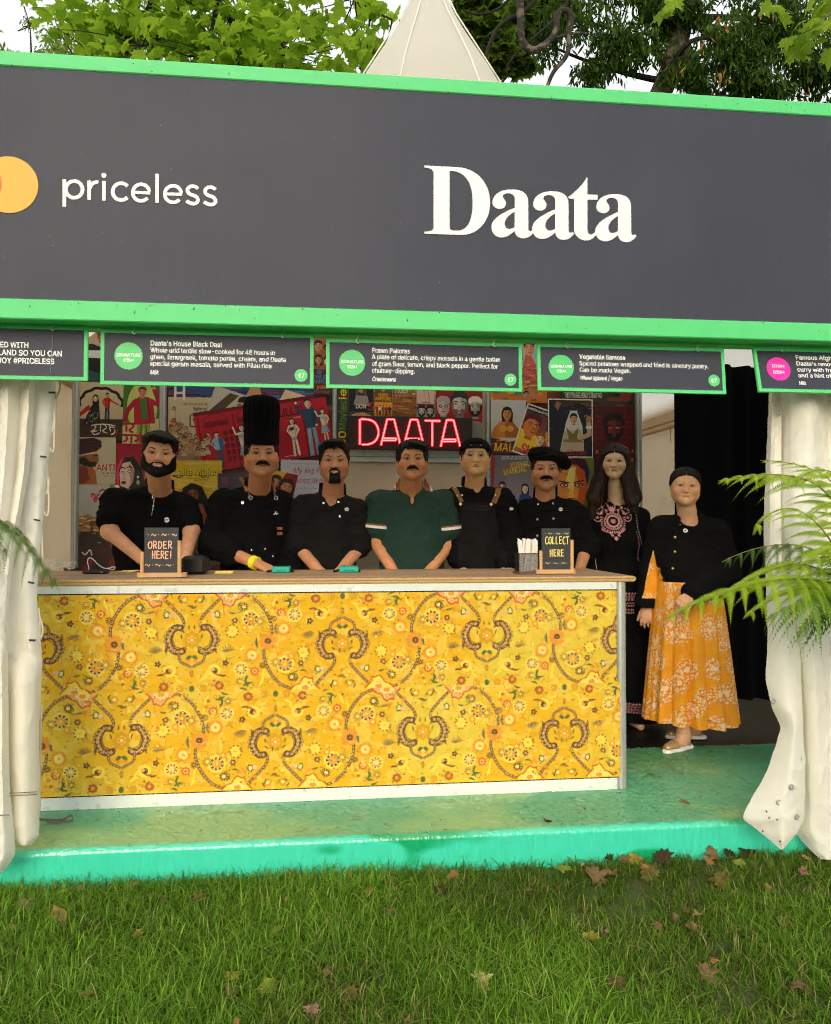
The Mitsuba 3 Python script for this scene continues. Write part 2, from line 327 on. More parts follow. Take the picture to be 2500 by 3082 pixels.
seams = [tube(np.array([[TCX+r*math.cos(a), TCY+r*math.sin(a), z] for z, r in zip(np.linspace(4.2, 5.6, 20), np.interp(np.linspace(4.2, 5.6, 20), [4.2, 4.73, 5.3, 5.62], [.80, .545, .212, .078]))]), .006, 5) for a in (-2.0, -1.15, -2.8, -.4)]
put('seam', cat_(seams), 'mat_canvas', ROOF)
mat('galv', (.42, .43, .44), 0.4, metallic=0.7)
def _alu(p, n, uv): return mix((.62, .64, .63), (.50, .52, .51), fbm(p.x*20, p.z*3, p.y*20, 2))
mat('aluminium', proc(_alu), 0.38, metallic=0.55, specular=0.5)
def wall(pts, n=160, zs=(.02, 2.46), amp=.012, seed=1):
    p = spline(np.array(pts), n) if len(pts) > 2 else np.linspace(pts[0], pts[1], n); Z = np.linspace(zs[0], zs[1], 40); t = np.gradient(p, axis=0); t /= np.linalg.norm(t, axis=1, keepdims=True)
    P = np.array([np.c_[p, np.full(n, z)] for z in Z]); d = amp*(meshkit.fbm(np.stack([P[..., 0]*5+P[..., 1]*5, P[..., 2]*1.2, P[..., 0]*0], -1), 3, seed)-.5)
    P[..., 0] += -t[:, 1]*d; P[..., 1] += t[:, 0]*d; return grid_mesh(P)
put('side_wall', wall([(TX0, TY0+.5), (TX0, TY1)], seed=2), 'mat_wall_canvas', tent, smooth=True)
put('side_wall', wall([(TX1, TY0+.02), (TX1, TY1)], seed=3), 'mat_wall_canvas', tent, smooth=True)
put('back_wall', wall([(TX0, TY1), (TX1, TY1)], seed=4), 'mat_wall_canvas', tent, smooth=True)
for (a, b) in (((TX1-.07, TX1-.01), (TY0, TY1)), ((TX0+.01, TX0+.07), (TY0, TY1))):
    put('eaves_beam', cat_([box(a[0], a[1], b[0], b[1], 2.42, 2.54, .006), box(a[0]-.02, a[1]+.004, b[0], b[1], 2.555, 2.60, .004), box(a[0]-.012, a[1]+.004, b[0], b[1], 2.365, 2.40, .004)]), 'mat_wall_canvas', tent)
put('eaves_beam', box(TX0, TX1, TY1-.07, TY1-.01, 2.42, 2.54, .006), 'mat_galv', tent)
put('eaves_beam', box(TX0, TX1, TY0-.02, TY0+.05, 2.42, 2.54, .006), 'mat_galv', tent)
for y in (2.6, 2.95, 3.4): put('wall_tie', tube([[TX1-.03, y, 2.38], [TX1-.035, y+.004, 2.30], [TX1-.03, y, 2.235]], .006, 5), 'mat_wall_canvas', tent)
for x in (TX0+.05, TX1-.05):
    for y in (TY0+.05, TY1-.05): put('post', box(x-.04, x+.04, y-.04, y+.04, .02, 2.42, .006), 'mat_galv', tent)

# ---- gathered front walls of the tent
def loft(levels, nu, nv, amp=0.004, seed=1, smooth_u=True):
    """levels: (pixel row, [(pixel column, Y), ...]) from the top down; a cloth through all of them."""
    from scipy.interpolate import PchipInterpolator
    rows = []
    for y, pts in levels:
        back = .27*(1-np.clip((y-1150)/1000, 0, 1)**1.0)
        w = np.array([at(px, y, Y=Y+back) for px, Y in pts]); s = np.linspace(0, 1, len(w)); rows.append(PchipInterpolator(s, w, axis=0)(np.linspace(0, 1, nu)))
    rows = np.array(rows); s = np.array([l[0] for l in levels], float)
    P = PchipInterpolator(s, rows, axis=0)(np.linspace(s[0], s[-1], nv))
    n = meshkit.fbm(np.stack([P[..., 0]*16, P[..., 1]*16, P[..., 2]*5], -1), 3, seed)-.5
    n2 = meshkit.fbm(np.stack([P[..., 0]*3, P[..., 1]*3, P[..., 2]*9], -1), 3, seed+3)-.5
    n3 = np.abs(2*meshkit.fbm(np.stack([P[..., 0]*9+P[..., 2]*4, P[..., 1]*9, P[..., 2]*7-P[..., 0]*5], -1), 2, seed+7)-1)
    P[..., 1] += amp*1.6*n+amp*2.6*n2-amp*1.3*np.exp(-n3*n3*60)
    return grid_mesh(P)
cl = thing('tent_curtain', 'cream canvas tent wall gathered in folds at the left edge beside the counter', 'curtain')
put('fold', loft([(900, [(-170, -.50), (-90, -.60), (-30, -.47), (30, -.585), (62, -.50), (92, -.59), (120, -.47)]),
                  (1150, [(-170, -.50), (-90, -.60), (-40, -.47), (25, -.60), (62, -.50), (88, -.60), (112, -.47)]),
                  (1390, [(-170, -.50), (-95, -.60), (-45, -.47), (15, -.60), (50, -.50), (74, -.60), (95, -.46)]),
                  (1560, [(-175, -.50), (-100, -.60), (-50, -.47), (0, -.60), (30, -.52), (50, -.59), (64, -.46)]),
                  (1700, [(-180, -.52), (-100, -.60), (-50, -.49), (-14, -.58), (8, -.55), (26, -.58), (38, -.47)]),
                  (1850, [(-180, -.52), (-100, -.60), (-50, -.49), (-24, -.58), (0, -.57), (16, -.56), (26, -.48)]),
                  (1930, [(-180, -.52), (-100, -.60), (-50, -.49), (-20, -.60), (0, -.60), (20, -.58), (28, -.48)]),
                  (2010, [(-180, -.52), (-100, -.60), (-50, -.49), (-15, -.60), (4, -.62), (20, -.58), (24, -.48)]),
                  (2350, [(-180, -.52), (-100, -.60), (-50, -.49), (-15, -.61), (8, -.62), (26, -.57), (29, -.48)]),
                  (2560, [(-180, -.54), (-100, -.60), (-50, -.50), (-15, -.62), (10, -.62), (40, -.57), (46, -.50)]),
                  (2625, [(-180, -.54), (-100, -.60), (-55, -.50), (-30, -.62), (-14, -.62), (4, -.58), (8, -.52)])], 200, 220, .005, 1), 'mat_canvas', cl, smooth=True)
FLAPL = put('flap', loft([(900, [(105, -.45), (135, -.50), (160, -.50), (186, -.47)]),
                  (1150, [(100, -.45), (125, -.51), (150, -.50), (169, -.47)]),
                  (1360, [(82, -.45), (105, -.51), (130, -.50), (149, -.47)]),
                  (1560, [(50, -.45), (85, -.50), (110, -.50), (130, -.47)]),
                  (1750, [(15, -.47), (50, -.49), (85, -.50), (113, -.47)]),
                  (1880, [(5, -.49), (45, -.48), (85, -.50), (116, -.47)]),
                  (1960, [(10, -.50), (60, -.50), (92, -.515), (125, -.47)]),
                  (2000, [(16, -.51), (70, -.53), (112, -.50), (127, -.47)]),
                  (2060, [(20, -.50), (66, -.56), (108, -.52), (124, -.46)]),
                  (2300, [(24, -.50), (70, -.57), (112, -.52), (118, -.46)]),
                  (2450, [(26, -.50), (72, -.57), (114, -.52), (117, -.46)]),
                  (2510, [(38, -.51), (76, -.56), (112, -.52), (116, -.48)]),
                  (2543, [(62, -.53), (76, -.55), (86, -.53), (92, -.50)])], 120, 220, .004, 5), 'mat_canvas', cl, smooth=True)
mat('dark_web', (.03, .03, .032), 0.7); mat('grey_web', (.16, .14, .10), 0.85); mat('cream_rope', (.62, .57, .44), 0.8)
for px, py, a in ((153, 1180, -4), (127, 1374, -6), (108, 1565, -10), (90, 1754, -12), (94, 1928, -4)):
    c = at(px, py, Y=-.53+.27*(1-min(max((py-1150)/1000, 0), 1))); b = box(-.012, .012, -.002, .002, -.0035, .0035); b.apply_transform(trimesh.transformations.rotation_matrix(math.radians(-a), [0, 1, 0])); b.apply_translation(c+[0, .012, 0])
    put('slot', b, 'mat_dark_web', cl)
for pts in ([(176, 1145), (181, 1165), (170, 1200), (166, 1250), (163, 1330), (158, 1362), (152, 1352), (157, 1300), (163, 1240), (168, 1180)],
            [(144, 1420), (146, 1480), (147, 1530), (141, 1553), (135, 1545), (138, 1490), (142, 1430)], [(126, 1600), (128, 1660), (124, 1720), (118, 1700)],
            [(118, 1830), (124, 1870), (127, 1912), (124, 1920), (120, 1880), (116, 1850)], [(126, 2120), (122, 2250), (120, 2400), (119, 2440)]):
    put('lacing_rope', tube(spline([at(x, y, Y=-.465+.27*(1-min(max((y-1150)/1000, 0), 1))) for x, y in pts], 40), .0038, 6), 'mat_cream_rope', cl, smooth=True)
for y0, lst in ((2385, [(24, -.575), (70, -.59), (112, -.54)]), (2393, [(24, -.575), (70, -.59), (112, -.54)]), (2450, [(-15, -.632), (8, -.64), (28, -.595)])):
    put('hem_stitch', tube(spline([at(x, y0+(x-70)*-.05, Y=Y+.004) for x, Y in lst], 20), .0016, 4), 'mat_grey_web', cl)
p = spline([at(118, 2448, Y=-.42), at(135, 2468, Z=.166), at(165, 2470, Z=.160), at(200, 2462, Z=.168), at(216, 2455, Z=.172), at(219, 2462, Z=.163), at(180, 2474, Z=.160), at(140, 2476, Z=.160)], 60)
strap = grid_mesh(np.stack([p-[0, 0, .006], p+[0, .004, .006]], 1)); put('webbing_loop', strap, 'mat_grey_web', cl, smooth=True)

crt = thing('tent_curtain', 'white canvas tent wall gathered at the right edge, behind the bright green fern', 'curtain')
put('fold', loft([(1000, [(2335, -.42), (2352, -.47), (2380, -.56), (2440, -.62), (2490, -.50), (2560, -.62), (2640, -.50), (2720, -.58)]),
                  (1250, [(2340, -.42), (2352, -.47), (2378, -.56), (2440, -.62), (2492, -.50), (2560, -.62), (2640, -.50), (2720, -.58)]),
                  (1600, [(2338, -.42), (2350, -.47), (2380, -.56), (2430, -.61), (2500, -.50), (2570, -.62), (2640, -.50), (2720, -.58)]),
                  (1850, [(2360, -.42), (2385, -.47), (2400, -.55), (2440, -.61), (2510, -.53), (2570, -.62), (2640, -.50), (2720, -.58)]),
                  (2100, [(2385, -.42), (2402, -.47), (2420, -.56), (2455, -.60), (2515, -.56), (2570, -.62), (2640, -.50), (2720, -.58)]),
                  (2350, [(2395, -.44), (2412, -.49), (2430, -.56), (2470, -.59), (2515, -.58), (2570, -.62), (2640, -.52), (2720, -.58)]),
                  (2500, [(2392, -.48), (2410, -.53), (2440, -.58), (2480, -.59), (2520, -.60), (2570, -.62), (2640, -.54), (2720, -.58)]),
                  (2545, [(2425, -.53), (2445, -.57), (2465, -.59), (2490, -.60), (2525, -.61), (2570, -.62), (2640, -.55), (2720, -.58)]),
                  (2585, [(2468, -.58), (2478, -.59), (2488, -.60), (2500, -.60), (2530, -.61), (2570, -.62), (2640, -.56), (2720, -.58)])], 200, 200, .005, 9), 'mat_canvas', crt, smooth=True)
FLAPR = put('flap', loft([(1000, [(2318, -.44), (2326, -.52), (2336, -.50), (2352, -.50)]), (1180, [(2313, -.44), (2322, -.53), (2334, -.50), (2350, -.50)]),
                  (1400, [(2303, -.44), (2318, -.53), (2332, -.50), (2350, -.50)]), (1560, [(2297, -.44), (2316, -.53), (2332, -.50), (2350, -.50)]), (1700, [(2302, -.46), (2318, -.54), (2335, -.52), (2356, -.52)]),
                  (1950, [(2308, -.50), (2340, -.56), (2370, -.58), (2405, -.56)]), (2070, [(2306, -.52), (2340, -.58), (2372, -.61), (2410, -.58)]), (2115, [(2316, -.53), (2345, -.59), (2375, -.62), (2412, -.59)]),
                  (2188, [(2346, -.55), (2366, -.60), (2388, -.64), (2416, -.60)]), (2215, [(2340, -.56), (2364, -.61), (2388, -.65), (2418, -.60)]), (2335, [(2299, -.57), (2340, -.63), (2380, -.67), (2421, -.62)]),
                  (2463, [(2237, -.58), (2298, -.64), (2360, -.68), (2417, -.63)]), (2490, [(2269, -.60), (2312, -.64), (2360, -.68), (2404, -.64)]), (2520, [(2306, -.62), (2330, -.65), (2358, -.68), (2386, -.65)]),
                  (2556, [(2349, -.66), (2351, -.66), (2353, -.67), (2355, -.67)])], 90, 220, .004, 13), 'mat_canvas', crt, smooth=True)
def eyelet(c, r=.011):
    a = trimesh.creation.torus(r, r*.38, major_sections=20, minor_sections=8); a.apply_transform(trimesh.transformations.rotation_matrix(math.pi/2, [1, 0, 0])); a.apply_translation(c); return a
for px, py, Y in ((2326, 2111, -.585), (2404, 2284, -.638), (2381, 2369, -.69), (2343, 2415, -.672), (2397, 2459, -.675), (2343, 1243, -.52)):
    c = at(px, py, Y=Y+.27*(1-min(max((py-1150)/1000, 0), 1))); e = put('eyelet', eyelet(c, .0085), 'mat_galv', FLAPR, smooth=True)
for px, py, Y in ((2306, 2442, -.675), (2314, 2461, -.675), (2338, 2467, -.69), (2295, 2501, -.66), (2347, 2532, -.685)):
    put('dirt_mark', ball(at(px, py, Y=Y), .0035, 1), 'mat_dark_web', FLAPR)
# black drape hung across the right of the tent
def drape():
    from scipy.interpolate import PchipInterpolator
    x0, x1 = at(2035, 1500, Y=1.0)[0], 3.2; s = np.linspace(x0, x1, 300); Z = np.linspace(.33, 2.44, 30)
    y = 1.0+.035*np.sin((s-x0)*38+1.3*np.sin(s*7))+.02*np.sin((s-x0)*17)
    return grid_mesh(np.array([np.c_[s, 1.0+(y-1.0)*(1.15-.25*(z-.3)/2), np.full(300, z)] for z in Z]))
mat('black_drape', (.0035, .0035, .005), 0.95, specular=0.1)
dp = put('black_drape', drape(), 'mat_black_drape', smooth=True, label='black cloth drape hanging from the tent eaves behind the woman in the orange skirt', cat='curtain')
# ================================================================ fascia sign over the opening
GREEN, WHITE, CHAR = (.10, .60, .20), (.92, .93, .94), (.085, .085, .095)
def _char(p, n, uv):
    a = fbm(p.x*1.5, p.z*1.5, p.y, 3); s = fbm(p.x*60, p.z*3, 0, 2); return mix((.037, .042, .064), (.050, .054, .078), smoothstep(.3, .7, a)*.7+.3*s)
mat('charcoal', proc(_char), 0.55, specular=0.3)
def _green(p, n, uv):
    a = fbm(p.x*3, p.z*9, p.y*3, 4); return mix((.085, .58, .19), (.11, .66, .23), a)
mat('green_paint', proc(_green), 0.5)
mat('white_vinyl', (.84, .86, .87), 0.5); mat('orange_vinyl', (.88, .42, .06), 0.5); mat('red_vinyl', (.75, .02, .02), 0.5); mat('blend_vinyl', (.85, .12, .01), 0.5)
mat('droplet', (.012, .012, .014), 0.15, specular=0.6); mat('pink_vinyl', (.83, .03, .42), 0.5)
SX0, SX1, SY = -2.1, 3.35, -.52
sign = thing('fascia_sign', 'long charcoal fascia board with green edges and large white lettering across the stall front', 'sign')
put('board', box(SX0, SX1, SY+.006, SY+.05, 2.294, 3.199), 'mat_charcoal', sign)
TRIM = put('trim', box(SX0, SX1, SY, SY+.16, 3.199, 3.258, .004), 'mat_green_paint', sign)
TRIMB = put('trim', box(SX0, SX1, SY, SY+.06, 2.216, 2.294, .004), 'mat_green_paint', sign)
put('soffit', cat_([box(SX0, SX1, SY+.06, SY+.105, 2.222, 2.25), box(SX0, SX1, SY+.105, SY+.17, 2.212, 2.25, .003)]), 'mat_green_paint', sign, kind='stuff')
put('support', box(SX0, SX1, SY+.05, SY+.12, 2.25, 3.19), 'mat_galv', sign)
def bez(path):
    out = []
    for s in path:
        if len(s) == 2: out.append(np.array(s, float))
        else:
            p0, c = out[-1], np.array(s, float).reshape(3, 2); t = np.linspace(0, 1, 13)[1:, None]
            out += list((1-t)**3*p0+3*(1-t)**2*t*c[0]+3*(1-t)*t*t*c[1]+t**3*c[2])
    return np.array(out)
def crop2sign(p, ox, oy, sc):
    return np.array([at(ox+x/sc, oy+y/sc, Y=SY)[[0, 2]] for x, y in p])
def cut_letter(name, g, parent, m='mat_white_vinyl', y=SY+.006, th=.003):
    ms = []
    for q in getattr(g, 'geoms', [g]):
        e = trimesh.creation.extrude_polygon(q, th, engine='earcut'); v = e.vertices; ms.append(trimesh.Trimesh(np.c_[v[:, 0], y-v[:, 2], v[:, 1]], e.faces[:, ::-1] if False else e.faces, process=False))
    mm = cat_(ms); mm.fix_normals(); return put(name, mm, m, parent)
Dp = Polygon(crop2sign(bez([(67, 68), (67, 83), (110, 85, 136, 100, 136, 130), (136, 530), (136, 553, 118, 561, 67, 563), (67, 577), (345, 587), (480, 585, 558, 470, 558, 345), (556, 190, 450, 82, 300, 80)]), 1250, 470, 2.48),
             [crop2sign(bez([(255, 108), (255, 530), (255, 550, 270, 556, 320, 555), (400, 550, 428, 460, 428, 345), (428, 200, 380, 108, 255, 108)]), 1250, 470, 2.48)])
ap = Polygon(crop2sign(bez([(742, 555), (746, 590, 770, 612, 808, 612), (850, 610, 872, 580, 884, 566), (872, 551), (862, 565, 843, 560, 843, 540), (842, 340), (842, 280, 800, 247, 720, 247), (640, 247, 577, 280, 576, 345), (577, 375, 605, 392, 632, 392), (660, 390, 677, 372, 676, 348),
             (676, 325, 652, 315, 653, 298), (654, 285, 670, 275, 692, 275), (720, 275, 742, 290, 743, 315), (743, 382), (640, 425, 568, 470, 568, 525), (570, 575, 600, 605, 645, 605), (690, 603, 720, 575, 742, 555)]), 1250, 470, 2.48),
             [crop2sign(bez([(742, 412), (742, 527), (725, 540, 705, 545, 695, 542), (675, 540, 666, 520, 667, 498), (670, 465, 700, 435, 742, 412)]), 1250, 470, 2.48)]).buffer(0)
tp = Polygon(crop2sign(bez([(1278, 158), (1284, 158), (1284, 284), (1361, 288), (1360, 324), (1284, 322), (1284, 545), (1284, 575, 1300, 588, 1318, 582), (1335, 577, 1340, 565, 1347, 553), (1354, 575), (1335, 610, 1310, 628, 1272, 628), (1230, 626, 1205, 600, 1188, 568), (1186, 540), (1186, 318), (1144, 313), (1144, 302), (1200, 260, 1250, 215, 1278, 158)]), 1250, 470, 2.48)).buffer(0)
sh = lambda x, y: crop2sign([(x, y)], 1250, 470, 2.48)[0]-crop2sign([(576, 345)], 1250, 470, 2.48)[0]
for g in (Dp, ap, affinity.translate(ap, *sh(880, 358)), affinity.translate(ap, *sh(1352, 378))): cut_letter('letter', g, sign)
cut_letter('letter', tp, sign)
def pl(fn): return lambda: None
def stroke(pts, w): return LineString(pts).buffer(w/2, cap_style=2, join_style=1, quad_segs=8)
def arc(cx, cy, r, a0, a1, n=40): a = np.radians(np.linspace(a0, a1, n)); return [(cx+r*math.cos(t), cy+r*math.sin(t)) for t in a]
W = 33
def e_(cx, cy): return unary_union([stroke(arc(cx, cy, 79, 40, 352), W), stroke([(cx-72, cy-3), (cx+86, cy+4)], 28)])
def s_(cx, cy):
    return stroke(spline([(cx+52, cy-60), (cx+20, cy-80), (cx-22, cy-78), (cx-48, cy-50), (cx-36, cy-18), (cx+4, cy+2), (cx+42, cy+24), (cx+52, cy+54), (cx+28, cy+80), (cx-14, cy+80), (cx-58, cy+56)], 60), W)
GL = [unary_union([stroke([(134, 122), (134, 383)], 34), Point(228, 219).buffer(96).difference(Point(228, 219).buffer(62))]), unary_union([stroke([(370, 132), (370, 319)], 34), stroke(spline([(378, 215), (392, 175), (420, 154), (457, 152)], 20), 34)]),
      unary_union([stroke([(511, 139), (511, 325)], 34), Point(510, 86).buffer(24)]), stroke(arc(674, 240, 80, 42, 320), 34), e_(864, 249), stroke([(1016, 71), (1016, 347)], 34), e_(1168, 263), s_(1352, 271), s_(1520, 280)]
for g in GL:
    q = [Polygon(crop2sign(x.exterior.coords, 150, 500, 3.156), [crop2sign(h.coords, 150, 500, 3.156) for h in x.interiors]) for x in getattr(g, 'geoms', [g])]
    cut_letter('letter', MultiPolygon(q).buffer(0), sign)
oc = at(24, 555, Y=SY)[[0, 2]]; orad = at(114, 557, Y=SY)[0]-oc[0]; ring = Point(*oc).buffer(orad, quad_segs=24); rl = affinity.translate(ring, -orad*1.22, 0)
cut_letter('logo_circle', ring.difference(rl), sign, 'mat_orange_vinyl'); cut_letter('logo_circle', rl.difference(ring), sign, 'mat_red_vinyl'); cut_letter('logo_circle', rl.intersection(ring), sign, 'mat_blend_vinyl')
r = np.random.default_rng(11); dm = []
for i in range(900):
    x, z = r.uniform(SX0, SX1), r.uniform(2.24, 3.25)
    if i % 3 and x > -1 and r.random() < .35: continue
    b = trimesh.creation.icosphere(1); s = r.uniform(.0011, .0026)*(1.25 if x < .6 else .9); b.apply_scale([s, .0008, s*r.choice([1, 1.2, 2.2])]); b.apply_transform(trimesh.transformations.rotation_matrix(r.uniform(-.5, .5), [0, 1, 0])); b.apply_translation([x, SY+.006 if 2.294 < z < 3.199 else SY, z]); dm.append(b)
put('droplet', cat_(dm), 'mat_droplet', sign, kind='stuff')

# ================================================================ menu boards hanging from hooks
mat('hook_steel', (.55, .55, .53), 0.3, metallic=0.9)
def s_hook(p0, p1, r=.0021):
    p0, p1 = np.array(p0), np.array(p1); d = p1-p0; L = np.linalg.norm(d)
    q = [(-.006, .0, .0), (-.004, 0, .006), (.003, 0, .007), (.006, 0, -.002), (.003, 0, -L*.4), (-.002, 0, -L*.65), (-.005, 0, -L), (.001, 0, -L-.007), (.007, 0, -L-.002)]
    return tube(spline([p0+np.array(k) for k in q], 40), r, 6)
def menu_board(tl, br, label, badge, badge_text, lines, price, hooks, tilt=0.0, badge_col=GREEN, top_y=-.42):
    """tl, br: corners in photo pixels; everything printed on it is placed in the board's own plane."""
    key = thing('menu_board', label, 'menu board', 'menu boards hung under the fascia')
    a = math.radians(tilt); P0 = at(*tl, Y=top_y); V = np.array([0, math.sin(a), math.cos(a)]); N = np.array([0, -math.cos(a), math.sin(a)])
    def uv(px, py):
        d = FWD+RGT*(px-1250)/FPX-UPV*(py-1541)/FPX; t = ((P0-EYE)@N)/(d@N); q = EYE+t*d-P0; return q[0], q@V
    w, hneg = uv(*br); h = -hneg; M = np.eye(4); M[:3, :3] = np.array([[1, 0, 0], V, N]).T; M[:3, 3] = P0
    def slab(x0, x1, y0, y1, z0, z1, bev=0): m = box(x0, x1, y0, y1, z0, z1, bev); m.apply_transform(M); return m
    put('panel', slab(.004, w-.004, -h+.004, -.004, -.010, -.002), 'mat_charcoal', key); b = .0145
    put('frame', cat_([slab(0, w, -b, 0, -.012, .0005), slab(0, w, -h, -h+b, -.012, .0005), slab(0, b, -h+b, -b, -.012, .0005), slab(w-b, w, -h+b, -b, -.012, .0005)]), 'mat_green_paint', key)
    s = Sheet(P0, (1, 0, 0), V, lift=-.0017)
    for t, x0, x1, y, cap, st in lines:
        u0, v0 = uv(x0, y)
        for du in ((0,) if 'b' in st else (-.0004, .0004)): s.text(t, u0+du, v0, cap, WHITE, bold='b' in st, width=None if x1 is None else uv(x1, y)[0]-u0, slant=.18 if 'i' in st else 0)
    s.put('lettering', key)
    cx, cy, R = badge; cu, cv = uv(cx, cy); ru = uv(cx+R, cy)[0]-cu; s = Sheet(P0, (1, 0, 0), V, lift=-.0018)
    if R:
        s.oval(cu, cv, ru, ru, badge_col); bk = s.put('badge', key); s = Sheet(P0, (1, 0, 0), V, lift=-.0012)
        for t, x0, x1, y in badge_text: u0, v0 = uv(x0, y); s.text(t, u0, v0, .0125, WHITE, bold=True, width=uv(x1, y)[0]-u0)
        s.put('badge_lettering', bk)
    if price:
        cx, cy, R, x0, x1, y = price; cu, cv = uv(cx, cy); ru = uv(cx+R, cy)[0]-cu; s = Sheet(P0, (1, 0, 0), V, lift=-.0018); s.oval(cu, cv, ru, ru, GREEN); pk = s.put('price_badge', key)
        s = Sheet(P0, (1, 0, 0), V, lift=-.0012); u0, v0 = uv(x0, y); s.text('€7', u0, v0, .017, WHITE, bold=True, width=uv(x1, y)[0]-u0); s.put('price', pk)
    for hx, hy in hooks:
        u, v = uv(hx, hy); top = P0+np.array([u, 0, 0]); top[2] = 2.222; top[1] = SY+.09; put('hook', s_hook(top, P0+np.array([u, 0, 0])+V*(-.012)+N*.003), 'mat_hook_steel', key, smooth=True)
    return key, uv, P0, V, N
sc = 1.736; B = lambda x: x/sc; Y_ = lambda y: 930+y/sc
mb0 = menu_board((-330, 968), (263, 1146), 'menu board at the left end, cut off by the picture edge, with bold white capitals', (0, 0, 0), [],
           [('ED WITH', B(-2), B(147), Y_(199), .0215, 'b'), ('LAND SO YOU CAN', B(-14), B(322), Y_(240), .0215, 'b'), ('NJOY #PRICELESS', B(-40), B(283), Y_(281), .0215, 'b')], None, [(160, 985)])
mb1 = menu_board((303, 990), (943, 1169), 'menu board for house black daal, widest board with four lines and a price of seven', (B(671), Y_(245), B(74)), [('SIGNATURE', B(606), B(735), Y_(247)), ('DISH', B(644), B(697), Y_(275))],
           [("Daata's House Black Daal", B(784), B(1160), Y_(190), .0200, 'b'), ('Whole urid lentils slow-cooked for 48 hours in', B(784), B(1434), Y_(226), .0195, ''), ('ghee, fenugreek, tomato purée, cream, and Daata', B(783), B(1492), Y_(261), .0195, ''),
            ('special garam masala, served with Pilau rice', B(782), B(1418), Y_(296), .0195, ''), ('Milk', B(782), B(828), Y_(341), .017, 'bi')], (B(1572), Y_(347), B(34), B(1556), B(1588), Y_(359)), [(405, 1000), (850, 1020)])
sc = 2.48; B = lambda x: 950+x/sc; Y_ = lambda y: 970+y/sc
menu_board((981, 1019), (1571, 1179), 'menu board for prawn pakoras, hanging in front of the lit red letters', (B(271), Y_(302), 98/sc), [('SIGNATURE', B(187), B(354), Y_(303)), ('DISH', B(236), B(305), Y_(343))],
           [('Prawn Pakoras', B(418), B(702), Y_(226), .0200, 'b'), ('A plate of delicate, crispy morsels in a gentle batter', B(418), B(1377), Y_(273), .0195, ''), ('of gram flour, lemon, and black pepper. Perfect for', B(418), B(1360), Y_(325), .0195, ''),
            ('chutney-dipping.', B(418), B(737), Y_(376), .0195, ''), ('Crustaceans', B(418), B(597), Y_(438), .017, 'bi')], (B(1453), Y_(428), 45/sc, B(1430), B(1475), Y_(443)), [(1075, 1028), (1485, 1036)])
sc = 1.847; B = lambda x: 1560+x/sc; Y_ = lambda y: 1000+y/sc
menu_board((1615, 1034), (2185, 1186), 'menu board for vegetable samosa, above the man in the black beret', (B(238), Y_(195), 70/sc), [('SIGNATURE', B(177), B(298), Y_(196)), ('DISH', B(213), B(264), Y_(224))],
           [('Vegetable Samosa', B(338), B(593), Y_(147), .0200, 'b'), ('Spiced potatoes wrapped and fried in savoury pastry.', B(338), B(1054), Y_(184), .0195, ''), ('Can be made Vegan.', B(339), B(624), Y_(220), .0195, ''), ('Wheat (gluten) | Vegan', B(340), B(575), Y_(263), .017, 'bi')],
           (B(1088), Y_(268), 32/sc, B(1070), B(1103), Y_(279)), [(1704, 1042), (2096, 1049)], tilt=5)
menu_board((2265, 1046), (2860, 1190), 'menu board with a pink round badge, tilted, at the right end', (B(1446), Y_(203), 66/sc), [('ICON', B(1408), B(1478), Y_(194)), ('DISH', B(1415), B(1478), Y_(228))],
           [('Famous Afghani', B(1541), None, Y_(150), .0200, 'b'), ("Daata's renowned", B(1545), None, Y_(184), .0195, ''), ('curry with fresh', B(1550), None, Y_(218), .0195, ''), ('and a hint of z', B(1555), None, Y_(250), .0195, ''), ('Milk', B(1560), B(1600), Y_(292), .017, 'b')], None, [(2350, 1056)], tilt=13, badge_col=(.83, .03, .42))
k, uv, P0, V, N = mb0
u0 = uv(160, 985); put('wire', tube([P0+np.array([uv(160, 985)[0], 0, 0])+N*.004+V*-.015, P0+np.array([uv(158, 1060)[0], 0, 0])+N*.006+V*-.09, P0+np.array([uv(151, 1142)[0], 0, 0])+N*.003+V*-.19], .0007, 4), 'mat_hook_steel', k)
# ================================================================ serving counter
CX0, CX1, CZ = -1.62, 1.425, 1.178
ctr = thing('serving_counter', 'long exhibition counter with a wooden top and yellow patterned carpet front', 'counter')
def _wood(p, n, uv):
    g = fbm(p.x*1.2, p.y*55, p.z*40, 4); g2 = noise(p.x*4, p.y*160, p.z*120); k = smoothstep(.35, .68, g)
    return mix(mix((.40, .27, .17), (.24, .155, .095), k), (.30, .20, .13), g2*.4)
mat('counter_wood', proc(_wood), 0.45, specular=0.4)
put('top', box(-1.64, 1.461, 0.001, .75, CZ-.024, CZ, .0015), 'mat_counter_wood', ctr)
def _rope(p, n, uv): return mix((.46, .29, .12), (.62, .44, .20), noise(p.x*300, p.z*300))
mat('rope_edge', proc(_rope), 0.8)
# woven edging along the front and the right end: one twisted strand over another
def edging():
    n = 2600; x = np.linspace(-1.64, 1.461, n); ms = []
    for ph, z0 in ((0, CZ-.008), (1.4, CZ-.021)):
        t = x*2*np.pi/.0085+ph; c = np.stack([x, -.0035+.0012*np.sin(t), z0+.002*np.cos(t)], 1); r = .0062+.0014*np.sin(t*1.0)
        ms.append(tube(c, r, 6))
    y = np.linspace(-.002, .75, 500); t = y*2*np.pi/.0085; ms.append(tube(np.stack([1.464+0*y, y, CZ-.013+.003*np.cos(t)], 1), .0085+.0014*np.sin(t), 6)); return cat_(ms)
put('rope_edging', edging(), 'mat_rope_edge', ctr, smooth=True, kind='stuff')
def _rail(p, n, uv):
    a = fbm(p.x*2, p.z*9, 2, 4); s = fbm(p.x*24, p.z*24, 5, 3); return mix(mix((.76, .80, .77), (.68, .73, .69), a), (.45, .46, .42), smoothstep(.70, .80, s)*.5)
